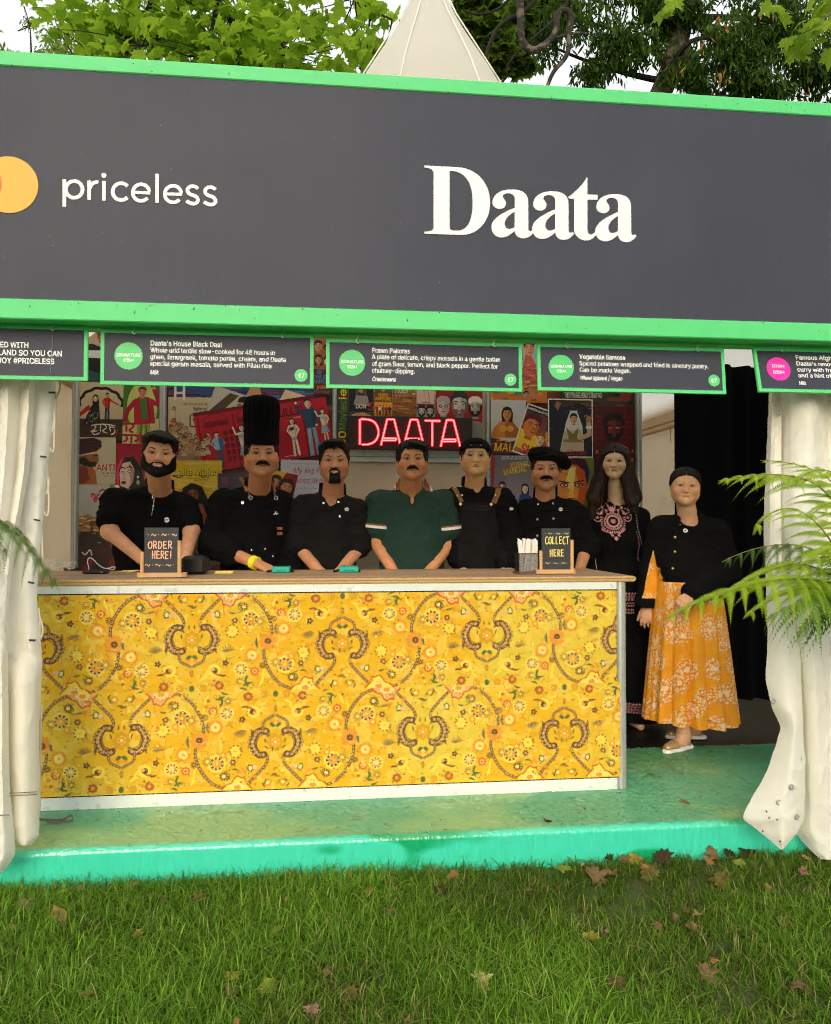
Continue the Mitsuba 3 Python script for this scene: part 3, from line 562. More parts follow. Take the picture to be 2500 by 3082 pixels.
mat('rail_white', proc(_rail), 0.35, specular=0.5)
put('rail', box(CX0, 1.372, -.004, .03, 1.114, CZ-.026, .0015), 'mat_rail_white', ctr)
put('rail', box(CX0, 1.372, -.004, .03, .152, .212, .0015), 'mat_rail_white', ctr)
mat('seal', (.006, .006, .006), 0.4)
put('seal_strip', box(CX0, 1.373, -.006, .0, 1.1105, 1.1145), 'mat_seal', ctr); put('seal_strip', box(CX0, 1.373, -.006, .0, .2095, .2135), 'mat_seal', ctr)
def post_mesh(x, y, z0, z1, w=.045, axis=True):
    """fluted system post"""
    pr = []
    n = 5
    P = Point(0, 0).buffer(w/2, quad_segs=8)
    for a in np.arange(8)*45: P = P.difference(affinity.rotate(sbox(w*.36, -w*.06, w, w*.06), a, origin=(0, 0)))
    m = trimesh.creation.extrude_polygon(P, z1-z0, engine='earcut'); m.apply_translation([x, y, z0]); return m
put('corner_post', post_mesh(1.398, .022, .152, CZ-.026, .052), 'mat_aluminium', ctr)
put('corner_post', post_mesh(1.398, .70, .152, CZ-.026, .052), 'mat_aluminium', ctr)
put('end_panel', box(1.388, 1.396, .05, .68, .152, CZ-.026), 'mat_rail_white', ctr); put('end_panel', box(CX0, CX0+.01, .03, .7, .152, CZ-.026), 'mat_rail_white', ctr)
for sx, sz in ((1.345, 1.137), (.1, 1.137), (-.55, 1.140)): put('screw', disc((sx, -.0045, sz), .004, .002, n=12), 'mat_aluminium', ctr)
def _carpet(p, n, uv):
    a = fbm(p.x*1.9, p.z*2.4, 4, 4); b = fbm(p.x*30, p.z*30, 2, 3); y = mix((.74, .41, .012), (.70, .50, .045), smoothstep(.40, .62, a))
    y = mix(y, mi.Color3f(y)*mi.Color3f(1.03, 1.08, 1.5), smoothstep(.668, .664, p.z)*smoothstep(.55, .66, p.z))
    return mix(y, (.80, .58, .10), smoothstep(.52, .7, b)*.55)
def _carpet_h(p, n, uv): return fbm(p.x*260, p.z*260, 1, 2)
matbump('carpet', proc(_carpet), 0.9, _carpet_h, 0.0012, 4e-4)
ZS = .661
fu = put('fabric_panel', box(CX0, 1.3705, -.004, .012, ZS+.001, 1.1105), 'mat_carpet', ctr, label='upper strip of yellow patterned carpet')
fl = put('fabric_panel', box(CX0, 1.385, -.0055, .012, .2135, ZS+.004), 'mat_carpet', ctr, label='lower strip of yellow patterned carpet')
# the woven pattern: one half motif, mirrored, then repeated upright and upside down
BR, DB, GN, OR, RD, PK, CRM, YL, YD = (.16, .080, .022), (.115, .055, .024), (.10, .14, .035), (.74, .29, .03), (.50, .12, .02), (.74, .34, .12), (.82, .62, .20), (.84, .62, .06), (.60, .32, .01)
def chain(s, pts, w, n=60):
    p = spline(np.array(pts), n); s.poly(LineString(p).buffer(w/2, cap_style=2), BR)
    L = LineString(p); d = np.arange(w*.6, L.length, w*1.25)
    for a in d:
        q, q2 = L.interpolate(a), L.interpolate(a+.001); an = math.degrees(math.atan2(q2.y-q.y, q2.x-q.x)); s.oval(q.x, q.y, w*.42, w*.26, (.60, .36, .16), an)
def petals(s, x, y, r, n, c, c2=None, rin=.45, ph=0, ratio=.32):
    g = unary_union([affinity.rotate(affinity.translate(affinity.scale(Point(0, 0).buffer(1, quad_segs=3), r*.42, r*ratio), r*.6, 0), 360*k/n+ph, origin=(0, 0)) for k in range(n)])
    s.poly(affinity.translate(g, x, y), c)
    if c2: s.oval(x, y, r*rin, r*rin, c2)
def leaf(s, x, y, L, w, a, c):
    t = np.linspace(0, 1, 7); up = np.c_[t*L, w*np.sin(np.pi*t)+.25*L*t*(1-t)]; dn = np.c_[t*L, -.3*w*np.sin(np.pi*t)+.25*L*t*(1-t)][::-1]
    s.poly(affinity.translate(affinity.rotate(Polygon(np.r_[up, dn]).buffer(0), a, origin=(0, 0)), x, y), c)
def motif(s, X0, Ztop, H, Wd, flip, lift_pale, seed):
    r = np.random.default_rng(seed)
    for sx in (1, -1):
        fx = lambda u: X0+sx*u*Wd
        fz = (lambda v: Ztop-v*H) if not flip else (lambda v: Ztop-(1-v)*H)
        P = lambda L: [(fx(u), fz(v)) for u, v in L]
        k = H/.45
        # vine
        chain(s, P([(1.0, .505), (1.05, .42), (1.035, .30), (.97, .19), (.85, .08), (.68, .015)]), .0130*k); chain(s, P([(.37, .05), (.30, .10), (.20, .18), (.12, .255), (.105, .31), (.15, .35)]), .0130*k)
        s.poly(Polygon(P([(.72, .0), (.66, .05), (.58, .07), (.545, .12), (.50, .145), (.44, .12), (.40, .13), (.385, .07), (.33, .03), (.29, .0)])), RD); s.poly(Polygon(P([(.69, .0), (.64, .04), (.57, .06), (.535, .105), (.50, .13), (.44, .105), (.41, .11), (.40, .06), (.35, .025), (.32, .0)])), PK if not lift_pale else YL)
        s.poly(Polygon(P([(.60, .0), (.585, .05), (.56, .035), (.54, .075), (.515, .05), (.49, .085), (.465, .05), (.44, .07), (.43, .035), (.40, .04), (.41, .0)])), CRM); s.oval(fx(.5), fz(.02), .016*k, .010*k, OR)
        for u, v in ((.46, .10), (.53, .095), (.62, .045), (.40, .05)): s.oval(fx(u), fz(v), .0035*k, .0035*k, YL)
        # heart border of small blossoms
        hb = [(.15, .345), (.235, .355), (.275, .40), (.305, .46), (.285, .52), (.255, .565), (.19, .59), (.12, .58)]
        q = spline(P(hb), 70); s.poly(LineString(q).buffer(.0150*k, cap_style=1), DB); L = LineString(q)
        for a in np.linspace(.004, L.length-.004, 11):
            c = L.interpolate(a); petals(s, c.x, c.y, .0098*k, 5, (.60, .36, .12), OR, .3, ph=a*900)
        for a in np.linspace(.01, L.length-.01, 9):
            c = L.interpolate(a); n_ = (c.x-X0)/abs(c.x-X0); s.oval(c.x+sx*.016*k, c.y, .0075*k, .0075*k, BR); s.oval(c.x+sx*.016*k, c.y, .0042*k, .0042*k, (.70, .42, .14))
        chain(s, P([(.16, .60), (.165, .65), (.14, .69), (.07, .72), (.01, .755)]), .0115*k, 40)
        s.line(P([(.17, .33), (.245, .40), (.25, .47), (.22, .53), (.15, .555), (.085, .54)]), .004*k, BR)
        petals(s, fx(0), fz(.47), .040*k, 8, YD, YL, .5); petals(s, fx(0), fz(.47), .020*k, 6, OR, CRM, .35)
        for u, v, a in ((.09, .40, 40), (.13, .46, 80), (.06, .55, -30), (.04, .37, 90)): leaf(s, fx(u), fz(v), .026*k*sx, .005*k, a*sx, BR)
        for u, v in ((.03, .64), (.05, .655)): s.oval(fx(u), fz(v), .009*k, .007*k, GN)
        s.oval(fx(.045), fz(.685), .011*k, .007*k, OR)
        s.pts(P([(0, .775), (.022, .80), (.018, .83), (0, .85)]), BR); s.pts(P([(0, .785), (.014, .805), (.012, .825), (0, .838)]), OR)
        # side rosette
        petals(s, fx(1.0), fz(.505), .040*k, 12, OR, DB, .36, ratio=.2); s.oval(fx(1), fz(.505), .013*k, .013*k, PK); petals(s, fx(1.0), fz(.505), .016*k, 8, BR)
        leaf(s, fx(.87), fz(.57), .056*k, .012*k, 95, (.30, .26, .10)); leaf(s, fx(.87), fz(.57), .056*k, .005*k, 95, BR)
        # dark ringed flowers
        for u, v, R, c in ((.77, .265, .032, OR), (.645, .775, .026, CRM)):
            petals(s, fx(u), fz(v), R*k*1.35, 11, YL); s.oval(fx(u), fz(v), R*k, R*k*.95, DB)
            for a in np.arange(9)*40: s.oval(fx(u)+R*.83*k*math.cos(math.radians(a)), fz(v)+R*.8*k*math.sin(math.radians(a)), .0052*k, .0052*k, (.72, .50, .25))
            s.oval(fx(u), fz(v), R*.66*k, R*.64*k, (.70, .40, .02)); petals(s, fx(u), fz(v), R*.55*k, 6, c, YL, .4)
        petals(s, fx(.79), fz(.635), .036*k, 13, OR, YL, .6, ratio=.2); petals(s, fx(.79), fz(.635), .018*k, 8, CRM, OR, .35)
        petals(s, fx(.29), fz(.785), .030*k, 10, YL); s.oval(fx(.30), fz(.785), .014*k, .014*k, DB); s.oval(fx(.275), fz(.775), .010*k, .008*k, PK)
        petals(s, fx(.525), fz(.385), .028*k, 10, YL); 
        for a in np.arange(10)*36: s.oval(fx(.525)+.027*k*math.cos(math.radians(a)), fz(.385)+.027*k*math.sin(math.radians(a)), .0048*k, .003*k, BR, a)
        s.pts(P([(.29, .19), (.33, .165), (.37, .20), (.36, .25), (.30, .24)]), GN); s.pts(P([(.305, .197), (.33, .18), (.355, .205), (.35, .235), (.31, .23)]), CRM); s.oval(fx(.27), fz(.22), .012*k, .010*k, (.72, .45, .25))
        petals(s, fx(.825), fz(.80), .021*k, 8, (.62, .15, .05), YL, .5); s.oval(fx(.825), fz(.80), .006*k, .006*k, RD)
        petals(s, fx(.44), fz(.71), .015*k, 5, DB, OR, .25); petals(s, fx(.93), fz(.74), .017*k, 8, BR, OR, .25, ratio=.16); petals(s, fx(.68), fz(.135), .021*k, 9, DB, CRM, .45, ratio=.16); petals(s, fx(.895), fz(.29), .024*k, 9, (.45, .25, .05), YL, .35, ratio=.15)
        petals(s, fx(.56), fz(.275), .015*k, 6, BR, PK, .4); petals(s, fx(.36), fz(.94), .022*k, 8, (.40, .12, .02), OR, .4); petals(s, fx(.15), fz(.965), .019*k, 8, YD, OR, .4); s.oval(fx(.0), fz(.965), .011*k, .014*k, GN)
        petals(s, fx(.10), fz(.06), .020*k, 7, YD, CRM, .4); s.oval(fx(.0), fz(.135), .008*k, .008*k, RD); petals(s, fx(.63), fz(.90), .02*k, 8, (.40, .2, .04), YL, .3, ratio=.16); petals(s, fx(.69), fz(.35), .018*k, 7, (.78, .3, .03), YL, .4)
        # feathered leaves and sprigs
        for a in range(-70, 80, 22): leaf(s, fx(.47), fz(.60), .038*k, .0042*k, (90+a) if not flip else -(90+a), (.28, .17, .05))
        for u, v, L, a, c in ((.60, .155, .036, 60, GN), (.58, .20, .036, 170, GN), (.665, .955, .05, 20, GN), (.70, .93, .045, 70, GN), (.62, .97, .04, -20, GN), (.75, .965, .045, 110, GN), (.33, .615, .05, 100, BR), (.40, .82, .04, 175, RD), (.46, .83, .04, 180, BR), (.07, .12, .035, 200, GN), (.12, .10, .03, 60, GN), (.18, .06, .028, 120, DB), (.10, .90, .05, 30, YL), (.17, .86, .05, 60, YL), (.47, .24, .05, 115, OR), (1.07, .16, .06, 70, YL), (.94, .88, .05, 80, YL)):
            leaf(s, fx(u), fz(v), L*k, L*.17*k, (a if sx > 0 else 180-a)*(1 if not flip else -1), c)
        s.line(P([(.60, .155), (.66, .18), (.60, .20)]), .003*k, GN)
        for _ in range(230):
            u, v = r.uniform(.02, 1.0), r.uniform(.02, .98)
            if u < .3 and .3 < v < .76: continue
            c = (BR, GN, OR, YL, CRM, YD, RD)[r.choice(7, p=[.26, .16, .12, .16, .10, .14, .06])]; leaf(s, fx(u), fz(v), r.uniform(.006, .016)*k, r.uniform(.0016, .0034)*k, r.uniform(0, 360), c)
        for _ in range(34):
            u, v = r.uniform(.05, 1.0), r.uniform(.03, .97)
            if u < .3 and .3 < v < .76: continue
            petals(s, fx(u), fz(v), r.uniform(.006, .010)*k, int(r.integers(5, 8)), ((.80, .45, .03), (.60, .24, .03), (.82, .62, .12))[r.integers(3)], (BR, OR, YL)[r.integers(3)], .4)
        for _ in range(26):
            u, v = r.uniform(.05, 1.0), r.uniform(.03, .97); a = r.uniform(0, 6.3); R = r.uniform(.012, .03)*k; s.line([(fx(u)+R*math.cos(a+t), fz(v)+R*.6*math.sin(a+t)) for t in np.linspace(0, 1.8, 7)], .0022*k, ((.82, .60, .12), (.45, .27, .05))[r.integers(2)])
HW = (at(1030, 1925, Y=0)[0]-at(578, 1925, Y=0)[0])/2
cells = []
for fl_ in (False, True):
    s = Sheet((0, 0, 0), (1, 0, 0), (0, 0, 1), step=2.5e-6, lift=2e-4); motif(s, 0.0, 0.0, .446, HW, fl_, fl_, 5); cells.append((np.vstack(s.v), np.vstack(s.f), np.vstack(s.c)))
for key, ztop, zbot, xr, x0, yy in ((fu, 1.1105, ZS+.004, 1.3705, at(578, 1925, Y=0)[0], -.004), (fl, ZS+.004, .2135, 1.385, at(367, 2230, Y=0)[0], -.0055)):
    V, F, C, n = [], [], [], 0
    for j in range(-3, 4):
        xc = x0+j*2*HW
        if xc-HW > 1.39 or xc+HW < CX0: continue
        v, f, c = cells[j % 2]; v = v+[xc, yy, ztop]; v[:, 0] = np.clip(v[:, 0], CX0, xr); v[:, 2] = np.clip(v[:, 2], zbot+.0005, ztop-.0005); V.append(v); F.append(f+n); C.append(c); n += len(v)
    m = trimesh.Trimesh(np.vstack(V), np.vstack(F), process=False); ar = m.area_faces > 1e-10; m.update_faces(ar)
    put('woven_pattern', m, 'mat_matt_print', key, color=np.vstack(C), kind='stuff')
# ================================================================ partition wall behind the staff, with posters and the lit sign
WY = 1.5
wl = thing('partition_wall', 'white modular exhibition wall with fluted aluminium posts behind the staff', 'wall')
def _beige(p, n, uv): return mix((.68, .55, .40), (.60, .48, .34), fbm(p.x*4, p.z*4, 2, 4))
mat('wall_panel', proc(_beige), 0.6)
WX = [-1.627, -1.087, .024, 1.053, 2.103]
for i, (a, b) in enumerate(zip(WX[:-1], WX[1:])): put('panel', box(a, b, WY+.006, WY+.012, PZ, 2.50), 'mat_wall_panel', wl)
for x in WX: put('post', post_mesh(x, WY-.005, PZ, 2.56, .05), 'mat_aluminium', wl)
for a, b in zip(WX[:-1], WX[1:]): put('rail', box(a+.024, b-.024, WY-.012, WY+.006, 2.50, 2.55, .002), 'mat_rail_white', wl)
put('rail', cat_([box(.05, 1.028, WY-.014, WY+.006, 1.886, 1.928, .003), box(.05, 1.028, WY-.010, WY+.006, 1.850, 1.884, .003)]), 'mat_rail_white', wl)
put('seam', box(.43, .436, WY+.003, WY+.0065, PZ, 1.85), 'mat_rail_white', wl)
put('rail', box(.05, 1.028, WY-.012, WY+.006, 1.36, 1.40, .003), 'mat_rail_white', wl)

K, Wt, CR = srgb(22, 18, 18), srgb(225, 218, 205), srgb(214, 196, 160)
SKN, SKL, SKD, REDP, CRIM, MAR = srgb(205, 150, 110), srgb(235, 200, 170), srgb(150, 92, 55), srgb(190, 28, 38), srgb(200, 30, 62), srgb(70, 22, 34)
DEN, DENL, NAV, YEL, ORG, GRN, OLV, BRN, TEAL, GRY = srgb(60, 95, 135), srgb(150, 175, 195), srgb(30, 45, 90), srgb(235, 195, 30), srgb(225, 120, 30), srgb(70, 130, 50), srgb(80, 90, 40), srgb(95, 62, 38), srgb(60, 130, 140), srgb(110, 110, 115)
def fig_face(s, x, y, r, skin=SKN, hair=K, beard=None, must=None, long_=False, turn=0.0, shade=.72, lips=srgb(150, 50, 50), glasses=False, brow=1.0, cap=None):
    """a plain printed head; y is its middle, r half its height"""
    if long_: s.pts([(x-.82*r, y-1.25*r), (x-.95*r, y+.1*r), (x-.62*r, y+1.02*r), (x, y+1.22*r), (x+.62*r, y+1.02*r), (x+.98*r, y+.1*r), (x+.9*r, y-1.3*r)], hair, smooth=.1*r)
    s.pts([(x-.3*r, y-.6*r), (x-.34*r, y-1.25*r), (x+.34*r, y-1.25*r), (x+.3*r, y-.6*r)], np.array(skin)*.62)
    face = affinity.translate(affinity.scale(Point(0, 0).buffer(1, quad_segs=8), .70*r, r), x, y).union(Polygon([(x-.5*r, y-.3*r), (x-.28*r, y-1.0*r), (x+.28*r, y-1.0*r), (x+.5*r, y-.3*r)])); s.poly(face, skin)
    s.poly(face.intersection(sbox(x+(.12+turn)*r, y-2*r, x+2*r, y+2*r)), np.array(skin)*shade); s.poly(affinity.scale(face, .5, .35).intersection(sbox(x-r, y, x+r, y+r)), np.clip(np.array(skin)*1.12, 0, 1))
    for sx in (-1, 1):
        ex = x+(sx*.30+turn*.6)*r; s.oval(ex, y+.08*r, .17*r, .095*r, np.array(skin)*.5); s.oval(ex, y+.06*r, .12*r, .055*r, Wt*.8); s.oval(ex, y+.06*r, .055*r, .055*r, K); s.line([(ex-.20*r, y+.22*r), (ex-.02*r, y+.30*r*brow), (ex+.20*r, y+.22*r)], .075*r, hair)
    s.pts([(x+turn*r-.04*r, y+.1*r), (x+turn*r+.14*r, y-.26*r), (x+turn*r-.14*r, y-.26*r)], np.array(skin)*.78); s.line([(x+turn*r-.13*r, y-.27*r), (x+turn*r+.13*r, y-.27*r)], .05*r, np.array(skin)*.45)
    if beard is not None: s.poly(face.intersection(sbox(x-r, y-1.2*r, x+r, y-.36*r)).difference(Point(x+turn*.8*r, y-.52*r).buffer(.17*r)), beard); s.poly(face.intersection(sbox(x-r, y-.5*r, x-.48*r, y+.25*r)), beard); s.poly(face.intersection(sbox(x+.48*r, y-.5*r, x+r, y+.25*r)), beard)
    s.oval(x+turn*.9*r, y-.52*r, .20*r, .065*r, lips); s.line([(x+turn*.9*r-.18*r, y-.52*r), (x+turn*.9*r+.18*r, y-.52*r)], .025*r, np.array(lips)*.4)
    if must is not None: s.pts([(x+turn*.9*r-.34*r, y-.50*r), (x+turn*.9*r, y-.32*r), (x+turn*.9*r+.34*r, y-.50*r), (x+turn*.9*r+.2*r, y-.42*r), (x+turn*.9*r-.2*r, y-.42*r)], must)
    if cap is None: s.pts([(x-.74*r, y+.05*r), (x-.80*r, y+.62*r), (x-.45*r, y+1.10*r), (x+.1*r, y+1.2*r), (x+.58*r, y+1.02*r), (x+.80*r, y+.55*r), (x+.73*r, y+.05*r), (x+.58*r, y+.48*r), (x+.1*r, y+.64*r), (x-.42*r, y+.56*r)], hair, smooth=.04*r)
    else: s.pts([(x-.76*r, y+.42*r), (x-.74*r, y+.9*r), (x-.3*r, y+1.22*r), (x+.3*r, y+1.22*r), (x+.74*r, y+.9*r), (x+.76*r, y+.42*r), (x, y+.62*r)], cap)
    if glasses:
        for sx in (-1, 1): s.oval(x+(sx*.30+turn*.6)*r, y+.06*r, .22*r, .15*r, K); s.oval(x+(sx*.30+turn*.6)*r, y+.06*r, .15*r, .09*r, np.array(skin)*.8)
def fig_body(s, x, y, h, top, low, skin=SKN, hair=K, skirt=False, arms=((-1, -.25, .02), (1, -.25, .02)), long_=False, lean=0.0, shoes=K, wide=1.0, bare=False):
    """a plain printed standing figure; y its feet, h its height"""
    q = lambda a, b: (x+a*h*wide+lean*b*h, y+b*h)
    if skirt: s.line([q(-.035, .30), q(-.04, .02)], .040*h, skin); s.line([q(.035, .30), q(.06, .02)], .040*h, skin); s.pts([q(-.065, .55), q(-.125, .27), q(.125, .27), q(.065, .55)], low); s.pts([q(.0, .55), q(.03, .27), q(.125, .27), q(.065, .55)], np.array(low)*.72)
    else:
        for sx in (-1, 1): s.line([q(sx*.035, .50), q(sx*.045, .25), q(sx*.05, .02)], .062*h*wide, np.array(low)*(1 if sx < 0 else .75))
        for sx in (-1, 1): s.line([q(sx*.035, .48), q(sx*.045, .26)], .014*h, np.clip(np.array(low)*1.35, 0, 1))
    for sx in (-1, 1): s.oval(*q(sx*.055, .012), .03*h, .014*h, shoes)
    s.pts([q(-.105, .80), q(-.075, .50), q(.075, .50), q(.105, .80), q(.05, .84), q(-.05, .84)], skin if bare else top, smooth=.01*h)
    if bare: s.pts([q(-.09, .76), q(-.085, .68), q(.085, .68), q(.09, .76)], top)
    s.pts([q(.02, .83), q(.03, .50), q(.075, .50), q(.105, .80)], np.array(skin if bare else top)*.72); s.line([q(-.05, .72), q(-.03, .6)], .012*h, np.clip(np.array(top)*1.3, 0, 1))
    for sx, ax, az in arms: s.line([q(sx*.09, .79), q(sx*(.15), .66+az), q(sx*(.15+ax*.4+.02), .66+az+(-.12 if az < .1 else .16))], .042*h, top if not bare else skin); s.oval(*q(sx*(.15+ax*.4+.02), .66+az+(-.13 if az < .1 else .17)), .022*h, .022*h, skin)
    fig_face(s, q(0, .915)[0], q(0, .915)[1], .075*h, skin, hair, long_=long_)
NP = [0]
def poster(label, tl, tr, bl, base, art, top=None, border=None, extra_lift=0):
    NP[0] += 1; Y = WY-.002-.0013*NP[0]; TL, TR, BL = (at(*p, Y=Y) for p in (tl, tr, bl)); U = TR-TL; w = np.linalg.norm(U); U /= w; h = np.linalg.norm(TL-BL); V = np.array([-U[2], 0, U[0]]); O = TL-V*h
    key = thing('movie_poster', label, 'poster'); s = Sheet(O, U, V, step=2.2e-5, lift=0.0); s.poly(sbox(0, 0, w, h), base, base if top is None else top)
    c = np.array([O, O+U*w, O+U*w+V*h, O+V*h]); b = trimesh.Trimesh(np.vstack([c+[0, .0006, 0], c]), [[0, 2, 1], [0, 3, 2], [0, 1, 5], [0, 5, 4], [1, 2, 6], [1, 6, 5], [2, 3, 7], [2, 7, 6], [3, 0, 4], [3, 4, 7], [4, 5, 6], [4, 6, 7]], process=False); put('sheet', b, 'mat_rail_white', key)
    s.clip = sbox(0, 0, w, h); art(s, w, h); 
    if border is not None: s.poly(sbox(0, 0, w, h).difference(sbox(.008, .008, w-.008, h-.008)), border)
    s.put('print', key); return key
def streaks(s, w, h, cols, n, seed, y0=0.0, y1=1.0, lw=.012, ln=.2):
    r = np.random.default_rng(seed)
    for _ in range(n):
        a, b = r.uniform(-.1, 1)*w, r.uniform(y0, y1)*h; s.line([(a, b), (a+ln*w*r.uniform(.3, 1), b+r.uniform(-.02, .02)*h)], lw*h*r.uniform(.4, 1), cols[r.integers(len(cols))])
def crowd(s, x0, x1, y0, y1, n, seed, cols, r0=.012):
    r = np.random.default_rng(seed)
    for k in range(n):
        x, y = r.uniform(x0, x1), y1+(y0-y1)*k/n; c = cols[r.integers(len(cols))]; s.pts([(x-r0*1.7, y-r0*2.6), (x-r0*1.2, y-r0*.6), (x+r0*1.2, y-r0*.6), (x+r0*1.7, y-r0*2.6)], c); s.oval(x, y+r0*.25, r0*.95, r0*1.15, K); s.oval(x, y, r0*.75, r0*.95, np.array(SKN)*r.uniform(.75, 1.1)); s.line([(x-r0*.3, y-r0*.4), (x+r0*.3, y-r0*.4)], r0*.18, K)
def strokes(s, L, wd, c):
    for p in L: s.poly(LineString(spline(np.array(p, float), 24) if len(p) > 2 else p).buffer(wd/2, quad_segs=3), c)

def art(s, w, h): streaks(s, w, h, [MAR, srgb(50, 20, 18), srgb(120, 60, 40), srgb(90, 24, 30)], 60, 31, 0, 1, .05, .5); crowd(s, .1*w, .9*w, .1*h, .5*h, 16, 32, [MAR, BRN, srgb(120, 40, 40)], .04*h)
poster('large maroon backing poster behind the bearded man at the left panel', (347, 985), (487, 988), (347, 1760), srgb(80, 28, 30), art, srgb(110, 40, 44))
def art(s, w, h): streaks(s, w, h, [srgb(60, 40, 30), srgb(120, 90, 60), srgb(150, 40, 40), srgb(40, 46, 70)], 70, 33, 0, 1, .04, .4); fig_face(s, .75*w, .36*h, .10*h, SKD, K, beard=K); fig_face(s, .93*w, .32*h, .08*h, SKN, K, long_=True)
poster('large brown and red backing poster across the second wall panel from the left', (502, 985), (1000, 1000), (502, 1745), srgb(84, 50, 40), art, srgb(110, 60, 46))
def art(s, w, h): streaks(s, w, h, [srgb(130, 40, 24), srgb(190, 110, 40), srgb(60, 20, 20), srgb(90, 90, 50)], 70, 35, 0, 1, .04, .4); fig_face(s, .14*w, .30*h, .09*h, SKN, K, must=K); fig_face(s, .45*w, .28*h, .1*h, SKD, K)
poster('large rust coloured backing poster across the right wall panel behind the beret man', (1476, 1010), (1910, 1022), (1476, 1735), srgb(110, 44, 28), art, srgb(130, 60, 34))
def art(s, w, h): # strip high up behind the boards
    s.pts([(0, .62*h), (.3*w, .66*h), (.7*w, .55*h), (w, .6*h), (w, 0), (0, 0)], K); fig_face(s, .5*w, .82*h, .11*h, SKD, K, glasses=True); s.poly(sbox(.55*w, .18*h, .95*w, .42*h), REDP); s.pts([(0, 0), (.2*w, .2*h), (.6*w, .12*h), (w, .2*h), (w, 0)], TEAL*.4)
poster('narrow poster strip with a man in sunglasses between the two leftmost menu boards', (240, 975), (372, 981), (240, 1146), srgb(190, 165, 140), art)
def art(s, w, h):
    s.poly(sbox(0, 0, w, .36*h), srgb(66, 42, 30)); streaks(s, w, h, [srgb(40, 26, 20), srgb(96, 66, 48)], 26, 1, .0, .36, .012, .6)
    t = np.linspace(0, np.pi, 60); sc = .46*w*(1+.07*np.abs(np.sin(t*6))); s.poly(LineString([(.5*w+a*math.cos(u), .60*h+.82*a*math.sin(u)) for a, u in zip(sc, t)]).buffer(.032*w), K*1.2)
    s.pts([(.30*w, .55*h), (.02*w, .38*h), (.0, .44*h), (.22*w, .60*h)], REDP); s.pts([(.30*w, .60*h), (.10*w, .26*h), (.50*w, .24*h), (.46*w, .60*h)], srgb(28, 24, 26)); r = np.random.default_rng(2)
    for _ in range(30): s.oval(r.uniform(.16, .46)*w, r.uniform(.27, .5)*h, .006*h, .006*h, Wt)
    fig_body(s, .64*w, .30*h, .52*h, REDP*1.1, NAV, arms=((1, .5, .06), (-1, -.2, .03))); fig_face(s, .38*w, .72*h, .055*h, SKL, K, long_=True); s.pts([(.31*w, .66*h), (.33*w, .58*h), (.45*w, .58*h), (.46*w, .66*h)], K)
    strokes(s, [[(.30*w, .24*h), (.55*w, .27*h), (.82*w, .245*h)], [(.36*w, .25*h), (.38*w, .19*h), (.33*w, .15*h), (.42*w, .155*h)], [(.50*w, .255*h), (.50*w, .15*h)], [(.58*w, .26*h), (.62*w, .20*h), (.56*w, .17*h), (.64*w, .12*h)], [(.70*w, .255*h), (.72*w, .15*h)], [(.70*w, .2*h), (.80*w, .21*h), (.82*w, .15*h), (.74*w, .1*h)], [(.30*w, .15*h), (.36*w, .09*h), (.48*w, .12*h)]], .018*h, Wt); s.line([(.80*w, .20*h), (.88*w, .15*h), (.82*w, .08*h)], .014*h, REDP)
poster('cream poster with a scalloped arch, a couple on brown steps and white brush lettering', (237, 1149), (373, 1153), (237, 1322), CR*.75, art, CR)
def art(s, w, h):
    s.oval(.5*w, .62*h, .40*w, .42*h, srgb(200, 205, 110)); s.pts([(0, .3*h), (.0, 0), (w, 0), (w, .45*h), (.5*w, .38*h)], srgb(205, 195, 140))
    for sx in (-1, 1): s.line([(.55*w+sx*.07*w, .44*h), (.56*w+sx*.12*w, .02*h)], .17*w, srgb(150, 160, 70)); s.line([(.55*w+sx*.05*w, .40*h), (.56*w+sx*.09*w, .1*h)], .03*w, srgb(60, 75, 30))
    s.pts([(.28*w, .74*h), (.30*w, .32*h), (.86*w, .36*h), (.78*w, .76*h), (.62*w, .80*h), (.42*w, .80*h)], CRIM*.8); s.pts([(.43*w, .79*h), (.50*w, .42*h), (.64*w, .42*h), (.60*w, .79*h)], GRN*.8); s.line([(.76*w, .72*h), (.98*w, .66*h), (.82*w, .92*h)], .13*w, CRIM*.8); s.line([(.32*w, .72*h), (.12*w, .56*h), (.06*w, .42*h)], .13*w, CRIM*.7); s.oval(.80*w, .95*h, .05*w, .03*h, SKN); s.line([(.62*w, .78*h), (.74*w, .4*h)], .02*w, MAR)
    fig_face(s, .50*w, .87*h, .085*h, srgb(215, 140, 110), srgb(120, 30, 30), turn=-.05)
    strokes(s, [[(.02*w, .34*h), (.30*w, .34*h)], [(.10*w, .34*h), (.10*w, .22*h)], [(.22*w, .34*h), (.27*w, .28*h), (.19*w, .24*h), (.26*w, .20*h)], [(.02*w, .15*h), (.52*w, .15*h)], [(.08*w, .15*h), (.12*w, .08*h), (.04*w, .04*h)], [(.24*w, .15*h), (.24*w, .03*h)], [(.36*w, .15*h), (.42*w, .09*h), (.34*w, .05*h)], [(.49*w, .15*h), (.49*w, .03*h)]], .035*h, CRIM*.75)
poster('green and red poster of a dancing man in a red jacket', (372, 1156), (486, 1160), (372, 1336), srgb(70, 120, 40), art)
